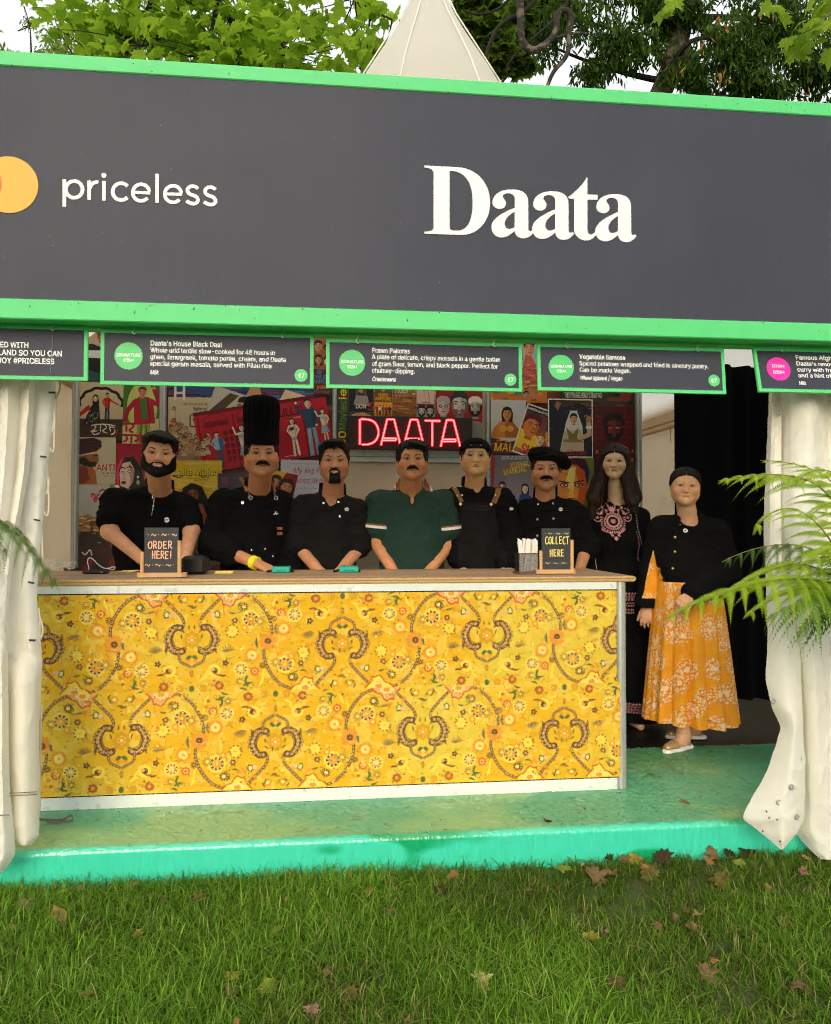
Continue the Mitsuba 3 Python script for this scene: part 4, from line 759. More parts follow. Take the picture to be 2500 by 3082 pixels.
def art(s, w, h):
    s.pts([(0, 0), (0, .52*h), (.25*w, .50*h), (.45*w, .28*h), (.5*w, 0)], srgb(170, 95, 40)); s.pts([(.0, .45*h), (.2*w, .42*h), (.3*w, .1*h), (.12*w, 0), (0, 0)], srgb(120, 50, 30)); s.pts([(0, .6*h), (.5*w, .66*h), (.55*w, .52*h), (.50*w, .44*h), (.44*w, .38*h), (.2*w, .36*h), (0, .4*h)], SKD); s.pts([(0, .55*h), (.16*w, .58*h), (.30*w, .48*h), (.48*w, .47*h), (.46*w, .38*h), (.36*w, .36*h), (.18*w, .38*h), (0, .45*h)], K)
    s.pts([(0, .62*h), (.48*w, .70*h), (.62*w, .80*h), (.60*w, .93*h), (.42*w, .99*h), (0, .97*h)], srgb(66, 26, 40)); 
    for k in range(4): s.line([(0, (.68+.07*k)*h), (.3*w, (.73+.07*k)*h), (.58*w, (.80+.04*k)*h)], .012*h, srgb(40, 16, 26))
    s.line([(.40*w, .60*h), (.52*w, .62*h)], .022*h, K); s.text('ANTI', .47*w, .29*h, .13*h, srgb(190, 40, 25), True, .53*w); s.text('THE FINAL TRUTH', .62*w, .22*h, .03*h, K, True, .38*w); s.text('ZINDA HAI', .64*w, .16*h, .02*h, GRY, False, .3*w)
poster('pale poster with a turbaned man in profile and red capitals ANTI', (237, 1316), (349, 1317), (237, 1457), srgb(190, 178, 150), art, srgb(205, 195, 172))
def art(s, w, h):
    s.oval(.45*w, .30*h, .42*w, .42*h, srgb(215, 50, 80)); s.pts([(.15*w, 0), (.12*w, .40*h), (.30*w, .70*h), (.6*w, .72*h), (.92*w, .45*h), (w, .1*h), (w, 0)], K); s.pts([(.18*w, .06*h), (.14*w, .34*h), (.24*w, .56*h), (.50*w, .60*h), (.66*w, .42*h), (.62*w, .16*h), (.44*w, .0)], srgb(225, 190, 180)); s.pts([(.44*w, .58*h), (.66*w, .42*h), (.62*w, .16*h), (.50*w, .08*h), (.54*w, .3*h)], srgb(180, 130, 125))
    for x, y in ((.24, .36), (.48, .38)): s.oval(x*w, y*h, .065*w, .03*h, K); s.oval(x*w, y*h, .045*w, .016*h, Wt); s.line([((x-.08)*w, (y+.08)*h), (x*w, (y+.115)*h), ((x+.09)*w, (y+.08)*h)], .022*h, K)
    s.line([(.49*w, .36*h), (.52*w, .26*h)], .012*h, K); s.oval(.29*w, .13*h, .085*w, .04*h, srgb(90, 10, 30)); s.line([(.33*w, .34*h), (.29*w, .22*h), (.36*w, .21*h)], .012*h, srgb(150, 100, 95)); s.oval(.78*w, .26*h, .04*w, .03*h, Wt); s.oval(.79*w, .14*h, .05*w, .045*h, Wt); s.oval(.79*w, .14*h, .028*w, .025*h, K); s.oval(.06*w, .03*h, .09*w, .05*h, Wt)
poster('crimson poster of a pale dark-haired woman with earrings', (349, 1334), (436, 1336), (349, 1470), srgb(160, 20, 45), art)
def art(s, w, h):
    s.pts([(0, .48*h), (.3*w, .52*h), (.6*w, .44*h), (w, .5*h), (w, .2*h), (0, .2*h)], srgb(150, 105, 60)); s.poly(sbox(0, 0, w, .24*h), srgb(38, 26, 20)); streaks(s, w, h, [srgb(190, 150, 90), srgb(90, 55, 30), srgb(215, 190, 150)], 40, 5, .2, .5, .02, .3); fig_body(s, .72*w, .14*h, .44*h, srgb(80, 20, 18), BRN, wide=1.2); fig_body(s, .42*w, .16*h, .3*h, BRN, K)
    strokes(s, [[(.42*w, .80*h), (.46*w, .85*h), (.52*w, .80*h), (.48*w, .76*h), (.58*w, .77*h)], [(.50*w, .72*h), (.56*w, .73*h)], [(.64*w, .84*h), (.64*w, .76*h), (.72*w, .76*h), (.72*w, .82*h), (.80*w, .84*h), (.82*w, .77*h)], [(.66*w, .88*h), (.76*w, .92*h), (.88*w, .88*h)], [(.86*w, .82*h), (.92*w, .76*h)]], .024*h, srgb(190, 40, 30)); s.text('AUG', .60*w, .05*h, .02*h, Wt)
poster('grey poster with red curved lettering over brown figures, left of the bearded man', (237, 1458), (332, 1458), (237, 1645), srgb(150, 150, 150), art, srgb(182, 180, 175))
def art(s, w, h): s.pts([(0, .3*h), (.3*w, .7*h), (.7*w, .5*h), (w, .8*h), (w, 0), (0, 0)], srgb(110, 24, 28)); s.oval(.6*w, .45*h, .25*w, .2*h, K); strokes(s, [[(.1*w, .85*h), (.2*w, .8*h), (.28*w, .9*h), (.36*w, .78*h)]], .03*h, Wt)
poster('dark maroon poster just above the counter, behind the white cable', (237, 1645), (346, 1645), (237, 1760), srgb(58, 14, 20), art)
def art(s, w, h):
    for k, c in enumerate((srgb(60, 40, 90), srgb(40, 80, 150), srgb(60, 140, 90), srgb(200, 170, 50), srgb(180, 60, 40))): s.poly(sbox(0, h*(1-.2*(k+1)), w, h*(1-.2*k)), c*.6)
    fig_body(s, .5*w, .1*h, .7*h, MAR, K)
poster('narrow rainbow banded poster strip beside the arm of the bearded man', (332, 1560), (362, 1560), (332, 1648), K, art)
def art(s, w, h):
    streaks(s, w, h, [srgb(40, 70, 130), srgb(25, 35, 80), srgb(90, 120, 170), srgb(150, 40, 50)], 70, 8, 0, 1, .10, .15); s.text('H', .03*w, .2*h, .6*h, Wt, True); s.pts([(.50*w, 0), (.56*w, .9*h), (.62*w, .9*h), (.66*w, 0)], SKN); s.pts([(.74*w, .0), (.80*w, .8*h), (.95*w, .5*h), (.92*w, 0)], SKL)
poster('long blue denim poster strip directly under the widest menu board', (506, 1150), (945, 1162), (506, 1215), srgb(50, 75, 125), art)
def art(s, w, h):
    s.poly(sbox(0, .985*h, w, h), srgb(110, 40, 36)); s.text('ramprasad ki', .60*w, .86*h, .050*h, srgb(60, 45, 40), False, .58*w, 'c'); s.text('tehrvi', .72*w, .775*h, .062*h, srgb(40, 32, 30), True, .32*w, 'c'); s.poly(sbox(.48*w, .52*h, .75*w, .72*h), srgb(90, 55, 45)); s.poly(sbox(.51*w, .54*h, .72*w, .70*h), srgb(200, 180, 150)); fig_face(s, .61*w, .61*h, .05*h)
    fig_body(s, .13*w, .48*h, .36*h, srgb(200, 185, 165), srgb(170, 90, 80), skirt=True, long_=True); s.poly(sbox(0, 0, w, .12*h), srgb(150, 115, 85)); crowd(s, .04*w, .42*w, .12*h, .58*h, 34, 3, [srgb(160, 60, 55), srgb(190, 170, 140), srgb(120, 70, 60), srgb(200, 150, 110)], .026*h); crowd(s, .45*w, .92*w, .12*h, .40*h, 18, 4, [srgb(190, 175, 150), srgb(170, 130, 100)], .032*h); s.line([(.62*w, .03*h), (.62*w, .07*h), (.9*w, .07*h)], .008*h, srgb(110, 40, 36))
poster('beige family poster reading ramprasad ki tehrvi', (506, 1192), (640, 1194), (506, 1386), srgb(188, 166, 134), art, srgb(205, 186, 152))
def art(s, w, h): s.pts([(.05*w, .25*h), (.38*w, .92*h), (.60*w, .92*h), (.30*w, .25*h)], srgb(88, 66, 48)); fig_face(s, .80*w, .60*h, .30*h, srgb(190, 150, 90), K, must=K, turn=-.3, cap=K)
poster('tilted cream poster corner with a moustached man, above the red telephone poster', (648, 1160), (770, 1200), (600, 1250), srgb(196, 188, 172), art)
def art(s, w, h): s.poly(sbox(0, 0, w, .5*h), srgb(60, 36, 20)); s.oval(.5*w, .4*h, .5*w, .3*h, srgb(110, 80, 30))
poster('dark olive poster triangle showing beside the beige family poster', (606, 1300), (650, 1300), (560, 1388), srgb(58, 46, 24), art)
def art(s, w, h):
    for x in (.02, .28, .55, .80): s.poly(sbox(x*w, .0, (x+.012)*w, .9*h), srgb(120, 10, 25))
    s.poly(sbox(0, .94*h, w, h), srgb(110, 12, 24)); 
    for x in (.06, .31): s.poly(sbox(x*w, .72*h, (x+.19)*w, .82*h), srgb(150, 14, 30)); s.poly(LineString(spline([(x*w, .84*h), ((x+.095)*w, .94*h), ((x+.19)*w, .84*h)], 12)).buffer(.006*h), srgb(110, 8, 20)); s.text('TELEPHONE', (x+.095)*w, .735*h, .065*h, srgb(70, 6, 14), True, .175*w, 'c')
    for k in range(5):
        for j in range(3): s.poly(sbox((.20+.04*j)*w, (.12+.11*k)*h, (.228+.04*j)*w, (.20+.11*k)*h), srgb(110, 8, 20))
    s.oval(.60*w, .28*h, .1*w, .22*h, srgb(165, 20, 38)); s.text('ULL3', .625*w, .72*h, .13*h, srgb(70, 6, 14), True, .17*w); s.text('THIS SUMMER IN CINEMAS', .70*w, .665*h, .018*h, Wt, False, .09*w); s.text('A FILM BY THE TEAM OF MANY', .62*w, .05*h, .018*h, Wt, False, .07*w)
    fig_body(s, .145*w, .04*h, .60*h, DENL, DEN*.7, SKL, K, wide=1.15); s.pts([(.152*w, .54*h), (.157*w, .32*h), (.185*w, .32*h), (.19*w, .52*h)], DEN); fig_body(s, .335*w, .0*h, .70*h, DENL*.8, DENL*.8, SKL, srgb(60, 25, 20), skirt=True, long_=True, bare=True, arms=((1, .1, .12), (-1, .05, .12)))
    fig_body(s, .715*w, .04*h, .64*h, NAV, DENL, SKL, srgb(60, 25, 20), long_=True, bare=True); s.line([(.704*w, .29*h), (.700*w, .06*h)], .034*h, SKL); s.line([(.728*w, .29*h), (.735*w, .06*h)], .034*h, SKL); fig_body(s, .855*w, -.02*h, .98*h, DEN*.55, DENL*.8, SKL, srgb(50, 24, 16), arms=((-1, .0, .12), (1, -.22, .0)), wide=1.15); fig_body(s, .955*w, .20*h, .56*h, DENL, DENL, SKL, srgb(60, 25, 20), skirt=True, long_=True, bare=True, arms=((-1, .1, .12), (1, -.2, .02))); s.oval(.905*w, .10*h, .028*w, .10*h, srgb(40, 90, 170)); 
poster('big tilted red telephone box poster with denim-clad figures behind the tall hat', (580, 1243), (978, 1184), (605, 1425), srgb(176, 22, 42), art, srgb(192, 26, 48))
def art(s, w, h):
    s.pts([(0, .86*h), (.3*w, .80*h), (.7*w, .84*h), (w, .78*h), (w, .60*h), (0, .62*h)], srgb(225, 190, 60)); streaks(s, w, h, [srgb(240, 215, 120), srgb(190, 140, 20)], 30, 9, .55, .85, .012, .4); s.poly(sbox(0, 0, w, .40*h), srgb(90, 48, 22)); s.poly(sbox(0, 0, w, .16*h), srgb(54, 26, 16)); s.text('RAJ KUMARS WORLD OF FILM', .55*w, .945*h, .020*h, srgb(225, 220, 200), True, .5*w, 'c')
    for dx, dy, c in ((.010, -.010, K), (0, 0, srgb(226, 200, 40))): s.text('Laila Majnu', (.07+dx)*w, (.80+dy)*h, .095*h, c, True, .86*w); 
    s.line([(.06*w, .79*h), (.18*w, .76*h), (.26*w, .785*h)], .014*h, K); s.line([(.58*w, .79*h), (.66*w, .755*h), (.70*w, .79*h)], .012*h, K)
    s.pts([(.28*w, .30*h), (.20*w, .42*h), (.26*w, .62*h), (.42*w, .69*h), (.62*w, .64*h), (.74*w, .44*h), (.68*w, .24*h)], K*.9, smooth=.02*h); fig_face(s, .45*w, .53*h, .105*h, srgb(150, 85, 40), K, glasses=True); s.pts([(.34*w, .40*h), (.22*w, .1*h), (.78*w, .1*h), (.62*w, .40*h)], srgb(150, 82, 40)); s.line([(.50*w, .36*h), (.60*w, .15*h)], .02*h, srgb(90, 45, 20))
poster('yellow poster lettered Laila Majnu with a curly-haired man in sunglasses', (508, 1386), (668, 1386), (508, 1604), srgb(205, 150, 24), art, srgb(214, 178, 26))
def art(s, w, h): s.text('ANTIM', .05*w, .40*h, .16*h, K, True, .62*w); s.text('TI', .30*w, .40*h, .16*h, srgb(160, 30, 30), True, .16*w); s.pts([(.5*w, 0), (.55*w, .3*h), (.9*w, .35*h), (w, 0)], srgb(110, 50, 50))
poster('pale grey poster reading ANTIM half hidden behind the black box', (560, 1604), (700, 1604), (560, 1745), srgb(112, 106, 104), art)
def art(s, w, h): s.text('A SHADOW STORY', .5*w, .4*h, .2*h, MAR, True, .9*w, 'c'); s.oval(.2*w, .5*h, .1*w, .3*h, srgb(120, 60, 70))
poster('dim violet poster strip under the yellow poster and left of the tall-hatted chef', (655, 1425), (760, 1425), (655, 1470), srgb(70, 60, 72), art)
def art(s, w, h):
    s.text('FROM THE MAKERS OF AN EVENING', .62*w, .89*h, .024*h, srgb(170, 90, 100), False, .8*w, 'c')
    for t, y, x0, x1 in (('My Big Fat', .66, .28, 1.02), ('Bollywood Wedd', .40, .10, 1.0)): s.text(t, x0*w, y*h, .15*h, srgb(165, 30, 75), False, (x1-x0)*w, slant=.22)
    s.text('a most entertaining film', .5*w, .26*h, .03*h, srgb(120, 90, 100), False, .7*w, 'c'); s.pts([(.3*w, 0), (w, .22*h), (w, 0)], srgb(150, 40, 70)); s.pts([(.45*w, 0), (.8*w, .12*h), (.9*w, 0)], srgb(210, 120, 140))
poster('white card reading My Big Fat Bollywood Wedd in pink script', (845, 1383), (975, 1386), (845, 1500), srgb(200, 198, 208), art)
def art(s, w, h):
    s.pts([(0, h), (.62*w, h), (.3*w, .2*h), (0, .3*h)], srgb(220, 170, 40)); fig_face(s, .34*w, .58*h, .24*h, srgb(190, 110, 60), K, beard=K, turn=.1); fig_face(s, .72*w, .50*h, .27*h, srgb(205, 130, 80), srgb(40, 18, 14), long_=True, turn=.12); s.pts([(.55*w, 0), (.62*w, .18*h), (.88*w, .18*h), (.95*w, 0)], Wt)
poster('small tilted red and yellow poster with a painted couple, right of the chef', (806, 1410), (897, 1430), (790, 1498), srgb(150, 32, 30), art)
def art(s, w, h): 
    fig_face(s, .3*w, .86*h, .09*h, SKN, K); fig_face(s, .8*w, .80*h, .08*h, SKD, K, glasses=True); fig_face(s, .3*w, .62*h, .08*h, SKN, srgb(50, 24, 16), long_=True); fig_face(s, .85*w, .60*h, .08*h, SKL, K); s.poly(sbox(0, 0, w, .45*h), srgb(90, 40, 24)); s.text('SHUBH', .5*w, .28*h, .07*h, srgb(90, 130, 180), True, 1.25*w, 'c'); s.text('MANGAL', .5*w, .20*h, .07*h, srgb(90, 130, 180), True, 1.3*w, 'c'); s.text('zyada', .5*w, .11*h, .07*h, srgb(235, 130, 30), True, 1.15*w, 'c', slant=.2); s.text('SAAVDHAN', .5*w, .03*h, .045*h, srgb(80, 110, 150), True, .98*w, 'c'); s.oval(.35*w, .40*h, .16*w, .045*h, srgb(60, 110, 160))
poster('narrow comic poster of crowded faces with orange script, between two menu boards', (943, 1018), (992, 1019), (943, 1188), srgb(160, 90, 60), art)
def art(s, w, h):
    s.text('40 Movies 2022', .86*w, .02*h, .66*w, YEL, True, 1.22*h, 'l', 90)
key_ = poster('dark grey strip with vertical yellow lettering 40 Movies beside the lit sign', (1014, 1100), (1047, 1101), (1014, 1352), srgb(58, 56, 58), art)
def art(s, w, h): s.text('Movies', .86*w, .02*h, .66*w, srgb(95, 135, 50), True, .95*h, 'l', 90)
poster('green word Movies pasted over the vertical yellow lettering strip', (1014, 1204), (1047, 1205), (1014, 1297), srgb(58, 56, 58), art)
def art(s, w, h): s.oval(.5*w, .62*h, .22*w, .34*h, srgb(90, 86, 84)); fig_face(s, .5*w, .72*h, .17*h, SKN, K, beard=K, turn=.1); s.pts([(.2*w, .25*h), (.3*w, .55*h), (.75*w, .55*h), (.85*w, .2*h)], srgb(150, 145, 140)); s.text('DON', .28*w, .12*h, .13*h, Wt, True, .42*w); s.text('3', .74*w, .06*h, .26*h, srgb(170, 30, 40), True)
poster('small black poster reading DON with a red three', (1049, 1150), (1124, 1152), (1049, 1239), srgb(34, 30, 32), art)
def art(s, w, h): s.oval(.5*w, .5*h, .4*w, .5*h, SKN)
poster('thin dark strip poster directly above the lit sign at its left', (1049, 1241), (1124, 1243), (1049, 1262), srgb(50, 70, 70), art)
def art(s, w, h): s.pts([(0, h), (w, h), (w, .5*h), (.5*w, .62*h), (0, .5*h)], srgb(40, 110, 130)); fig_face(s, .5*w, .74*h, .2*h, SKN, K, must=K); s.text('ROWDY', .2*w, .26*h, .17*h, YEL, True, .6*w); s.text('RATHORE', .06*w, .06*h, .17*h, YEL, True, .88*w)
poster('small colourful poster reading ROWDY RATHORE', (1127, 1150), (1180, 1152), (1127, 1208), srgb(120, 70, 24), art)
def art(s, w, h):
    for k, c in enumerate((REDP, Wt, GRN, REDP, NAV)): fig_body(s, (.14+.18*k)*w, .04*h, .74*h, c, K if k % 2 else c*.6, wide=1.3)
poster('small orange poster with five figures in a row', (1127, 1210), (1180, 1212), (1127, 1252), srgb(226, 130, 30), art, srgb(235, 160, 40))
def art(s, w, h): streaks(s, w, h, [srgb(150, 92, 40), srgb(90, 52, 22), srgb(200, 140, 70)], 60, 12, 0, 1, .03, .4); s.text('TIGER', .05*w, .70*h, .18*h, Wt*.9, True, .6*w); s.text('3', .80*w, .66*h, .22*h, Wt*.8, True); s.text('THE FINAL CHAPTER', .07*w, .60*h, .05*h, Wt*.85, False, .6*w)
poster('sandy brown poster reading TIGER', (1182, 1153), (1253, 1155), (1182, 1252), srgb(128, 80, 36), art, srgb(160, 108, 52))
def art(s, w, h): s.pts([(.42*w, .92*h), (.40*w, h), (.68*w, h), (.66*w, .80*h)], REDP); s.line([(.50*w, .92*h), (.40*w, .5*h), (.52*w, .1*h)], .07*w, SKN); s.line([(.60*w, .85*h), (.68*w, .45*h), (.74*w, .1*h)], .07*w, SKN); s.poly(sbox(.3*w, .04*h, .8*w, .08*h), GRY)
poster('small white poster with a dancer in a red dress', (1255, 1155), (1307, 1157), (1255, 1214), srgb(205, 188, 172), art)
def art(s, w, h): fig_face(s, .26*w, .45*h, .42*h, srgb(190, 190, 190), K, beard=K); fig_face(s, .76*w, .45*h, .42*h, srgb(175, 175, 175), K, beard=K); s.poly(sbox(0, .9*h, w, h), srgb(120, 20, 24))
poster('small black and white poster of two bearded faces', (1255, 1216), (1307, 1218), (1255, 1256), srgb(150, 148, 146), art)
def art(s, w, h):
    s.pts([(0, 0), (0, .4*h), (.3*w, .48*h), (.6*w, .45*h), (w, .40*h), (w, 0)], srgb(170, 165, 158)); s.pts([(.6*w, 0), (.66*w, .42*h), (w, .40*h), (w, 0)], srgb(130, 126, 122)); fig_face(s, .50*w, .70*h, .205*h, srgb(198, 190, 184), srgb(50, 48, 50), beard=srgb(110, 90, 84)); fig_face(s, .16*w, .66*h, .155*h, srgb(190, 178, 170), srgb(140, 130, 126), glasses=True, cap=srgb(170, 160, 156)); fig_face(s, .84*w, .66*h, .16*h, srgb(186, 170, 158), K, beard=K, cap=Wt); s.text('IV', .74*w, .05*h, .10*h, CR, True)
poster('red poster of three grim men partly behind the lit sign', (1311, 1165), (1452, 1168), (1311, 1340), srgb(150, 22, 32), art)
def art(s, w, h): streaks(s, w, h, [ORG, TEAL, srgb(60, 30, 20), YEL*.8], 40, 14, 0, 1, .14, .12)
poster('bright orange poster strip at the top beside the middle post', (1476, 1140), (1646, 1144), (1476, 1210), srgb(200, 110, 40), art)
def art(s, w, h): 
    s.poly(sbox(0, 0, w, .62*h), srgb(190, 120, 70)); fig_face(s, .42*w, .88*h, .12*h, srgb(220, 150, 95), K, brow=1.2); s.pts([(0, .6*h), (.2*w, .78*h), (.6*w, .74*h), (w, .55*h), (w, .3*h), (0, .3*h)], srgb(205, 90, 90)); streaks(s, w, h, [srgb(150, 80, 40), srgb(235, 180, 120), srgb(120, 50, 30)], 40, 15, 0, .6, .02, .4); fig_face(s, .2*w, .10*h, .06*h, SKN, K)
poster('narrow painted poster of a worried man, between two menu boards at right', (1572, 1028), (1618, 1029), (1572, 1206), srgb(170, 180, 190), art)
def art(s, w, h):
    s.pts([(.55*w, h), (w, h), (w, .55*h)], srgb(190, 190, 205)); s.pts([(.12*w, .30*h), (.05*w, .46*h), (.25*w, .60*h), (.62*w, .60*h), (.80*w, .46*h), (.72*w, .30*h)], srgb(200, 125, 45)); s.pts([(.40*w, .30*h), (.42*w, .58*h), (.62*w, .60*h), (.80*w, .46*h), (.72*w, .30*h)], srgb(160, 88, 28)); 
    for x in (.35, .55): s.oval(x*w, .47*h, .10*w, .06*h, srgb(222, 150, 62))
    s.line([(.14*w, .46*h), (.05*w, .34*h), (.2*w, .26*h)], .12*w, srgb(190, 115, 40)); fig_face(s, .46*w, .74*h, .115*h, srgb(205, 130, 70), K, must=K, long_=True, brow=.85); s.pts([(0, 0), (0, .3*h), (.5*w, .22*h), (w, .3*h), (w, 0)], srgb(60, 40, 30)); streaks(s, w, h, [ORG, srgb(190, 60, 20)], 16, 18, .02, .25, .02, .3); s.text('MAULA', .06*w, .05*h, .15*h, srgb(240, 170, 40), True, .95*w, slant=.15)
poster('poster of a bare-chested long-haired strong man with orange lettering', (1477, 1203), (1582, 1205), (1477, 1366), srgb(196, 190, 184), art)
def art(s, w, h):
    s.pts([(.0, .12*h), (.5*w, .08*h), (.5*w, .45*h), (0, .5*h)], YEL); fig_face(s, .24*w, .60*h, .22*h, srgb(215, 120, 60), srgb(80, 20, 40), turn=.25, shade=.7); fig_face(s, .78*w, .56*h, .23*h, srgb(225, 140, 75), srgb(90, 24, 50), turn=-.25, shade=.75); fig_face(s, .52*w, .40*h, .12*h, srgb(240, 200, 150), srgb(150, 80, 40), must=BRN); s.poly(sbox(0, .87*h, w, .96*h), K); s.text('DHARMENDRA SANJEEV KUMAR AMITABH BACHCHAN', .02*w, .895*h, .045*h, Wt, True, .94*w); s.poly(sbox(0, 0, w, .03*h), Wt)
    for dx, dz, c in ((.012, -.012, K), (0, 0, srgb(225, 40, 90))): s.text('SHOLAY', (.14+dx)*w, (.06+dz)*h, .17*h, c, True, .80*w, slant=.1)
poster('tilted painted poster of large orange faces above the beret', (1588, 1213), (1713, 1258), (1537, 1358), srgb(190, 90, 80), art, srgb(70, 40, 60), border=Wt)
def art(s, w, h):
    r = np.random.default_rng(4)
    for _ in range(60): s.oval(r.uniform(.3, 1)*w, r.uniform(.70, .98)*h, .006*h, .006*h, [Wt, REDP, srgb(120, 130, 180)][r.integers(3)])
    s.pts([(.26*w, .12*h), (.40*w, .60*h), (.50*w, .80*h), (.64*w, .80*h), (.76*w, .55*h), (.80*w, .1*h)], srgb(205, 200, 196)); s.pts([(.28*w, .10*h), (.36*w, .46*h), (.74*w, .48*h), (.80*w, .10*h)], srgb(190, 165, 140)); s.pts([(.40*w, .52*h), (.46*w, .30*h), (.64*w, .30*h), (.68*w, .52*h), (.55*w, .40*h)], srgb(110, 110, 60)); s.poly(sbox(.34*w, .26*h, .76*w, .31*h), srgb(150, 110, 60)); fig_face(s, .57*w, .66*h, .085*h, srgb(205, 150, 115), K); s.line([(.78*w, .35*h), (.92*w, .40*h), (.90*w, .60*h)], .10*w, srgb(190, 160, 130)); s.oval(.90*w, .66*h, .06*w, .06*h, srgb(180, 110, 80)); s.pts([(.14*w, .88*h), (.2*w, .97*h), (.3*w, .92*h), (.22*w, .80*h)], SKD); s.poly(sbox(.84*w, .50*h, .97*w, .54*h), Wt)
    s.text('Umrav', .40*w, .05*h, .085*h, srgb(170, 30, 50), True, .44*w, slant=.2)
poster('white-edged night poster of a veiled woman with red lettering Umrav', (1648, 1200), (1783, 1202), (1648, 1377), srgb(30, 28, 38), art, srgb(24, 24, 40), border=Wt)
def art(s, w, h): streaks(s, w, h, [srgb(60, 50, 36), srgb(24, 20, 18), srgb(120, 60, 40)], 30, 21, 0, 1, .25, .2); s.text('THIS 9TH AUG. READY STEADY PO!', .06*w, .42*h, .24*h, Wt, True, .5*w); s.oval(.88*w, .6*h, .08*w, .36*h, srgb(130, 40, 30))
poster('dark brown poster strip reading READY STEADY PO under the samosa board', (1684, 1160), (1908, 1164), (1684, 1222), srgb(54, 40, 30), art)
def art(s, w, h):
    s.pts([(0, 0), (0, .30*h), (.4*w, .36*h), (w, .34*h), (w, 0)], srgb(70, 14, 14)); crowd(s, .05*w, .95*w, .02*h, .34*h, 40, 22, [srgb(120, 30, 24), srgb(60, 12, 12), srgb(160, 60, 40)], .018*h); fig_face(s, .50*w, .66*h, .20*h, srgb(125, 34, 28), srgb(24, 8, 10), beard=srgb(20, 8, 10), shade=.5, lips=srgb(90, 20, 20), brow=.85)
    for t, x, y in (('AB', .03, .90), ('RAJA', .04, .82), ('KA', .10, .74), ('BETA', .02, .66), ('RAJA', .02, .57), ('NAHIN', .02, .49), ('AB', .70, .90), ('RAJA', .72, .82), ('WAHI', .76, .74), ('BANEGA', .66, .66), ('JO', .72, .58), ('HAQDAR', .64, .50), ('HOGA', .70, .42)): s.text(t, x*w, y*h, .040*h, srgb(170, 30, 40), False, .045*w*len(t), slant=.1)
poster('dark red poster of a bearded man surrounded by scrawled capitals', (1783, 1222), (1909, 1224), (1783, 1420), srgb(92, 16, 22), art, srgb(74, 14, 20))
def art(s, w, h):
    s.pts([(0, 0), (0, h), (.1*w, h), (.05*w, .3*h)], srgb(160, 40, 40)); s.text('Comedy | Drama | Romance', .55*w, .955*h, .022*h, Wt, True, .62*w, 'c'); s.text('BEGINS YOUR TOUR WITH A BANG', .58*w, .915*h, .024*h, Wt, True, .7*w, 'c'); s.text('Suite', .32*w, .73*h, .07*h, srgb(220, 70, 90), False, .22*w, 'l', 12)
    for dx, dz, c in ((.012, -.010, srgb(110, 40, 20)), (0, 0, srgb(232, 190, 60))): s.text('KUSHAL', (.46+dx)*w, (.72+dz)*h, .115*h, c, True, .46*w, 'l', 9); s.text('MANGAL', (.30+dx)*w, (.58+dz)*h, .12*h, c, True, .56*w, 'l', 12)
    fig_face(s, .26*w, .36*h, .095*h, SKN, K, beard=srgb(50, 30, 24)); s.pts([(.08*w, 0), (.12*w, .2*h), (.26*w, .26*h), (.44*w, .18*h), (.5*w, 0)], srgb(50, 60, 60)); s.pts([(.62*w, 0), (.66*w, .2*h), (.80*w, .24*h), (.92*w, .18*h), (.96*w, 0)], srgb(30, 60, 130)); fig_face(s, .79*w, .33*h, .085*h, SKL, srgb(50, 28, 22), long_=True); fig_face(s, .50*w, .04*h, .05*h, SKN, K)
poster('lilac poster lettered KUSHAL MANGAL in yellow with two people', (1477, 1369), (1606, 1370), (1477, 1520), srgb(150, 134, 140), art, srgb(100, 100, 108))
def art(s, w, h):
    s.poly(sbox(.75*w, 0, w, h), srgb(110, 120, 40)); s.pts([(.02*w, 0), (.0, .5*h), (.12*w, .78*h), (.42*w, .92*h), (.72*w, .82*h), (.80*w, .5*h), (.72*w, 0)], srgb(226, 140, 50)); s.pts([(.42*w, .9*h), (.72*w, .82*h), (.80*w, .5*h), (.72*w, 0), (.5*w, 0), (.6*w, .4*h)], srgb(205, 90, 34)); s.pts([(.22*w, .5*h), (.34*w, .78*h), (.50*w, .80*h), (.46*w, .5*h), (.40*w, .2*h)], srgb(240, 220, 120)); s.pts([(.05*w, .68*h), (.2*w, .94*h), (.5*w, h), (.78*w, .96*h), (.88*w, .70*h), (.80*w, .42*h), (.74*w, .72*h), (.5*w, .86*h), (.25*w, .82*h)], srgb(70, 20, 30)); s.pts([(.74*w, .95*h), (.88*w, .72*h), (.82*w, .42*h), (.78*w, .7*h)], srgb(24, 50, 90)); s.oval(.86*w, .36*h, .05*w, .11*h, srgb(222, 120, 50))
    for x, sx in ((.18, -1), (.58, 1)): s.oval(x*w, .42*h, .12*w, .05*h, srgb(150, 30, 20)); s.oval(x*w, .415*h, .075*w, .028*h, Wt); s.oval(x*w, .415*h, .03*w, .026*h, K); s.line([((x-.13)*w, (.50 if sx < 0 else .47)*h), ((x+.13)*w, (.47 if sx < 0 else .52)*h)], .028*h, srgb(60, 14, 14))
    s.pts([(.36*w, .42*h), (.28*w, .14*h), (.48*w, .14*h)], srgb(235, 180, 80)); s.line([(.28*w, .14*h), (.48*w, .14*h)], .02*h, srgb(120, 30, 20)); s.oval(.38*w, .04*h, .16*w, .04*h, srgb(120, 40, 24)); streaks(s, w*.7, h, [srgb(240, 190, 80), srgb(190, 60, 24)], 18, 30, .1, .8, .008, .14)
poster('poster of a glaring orange painted face against green, right of the beret', (1677, 1377), (1787, 1378), (1677, 1520), srgb(120, 124, 44), art)

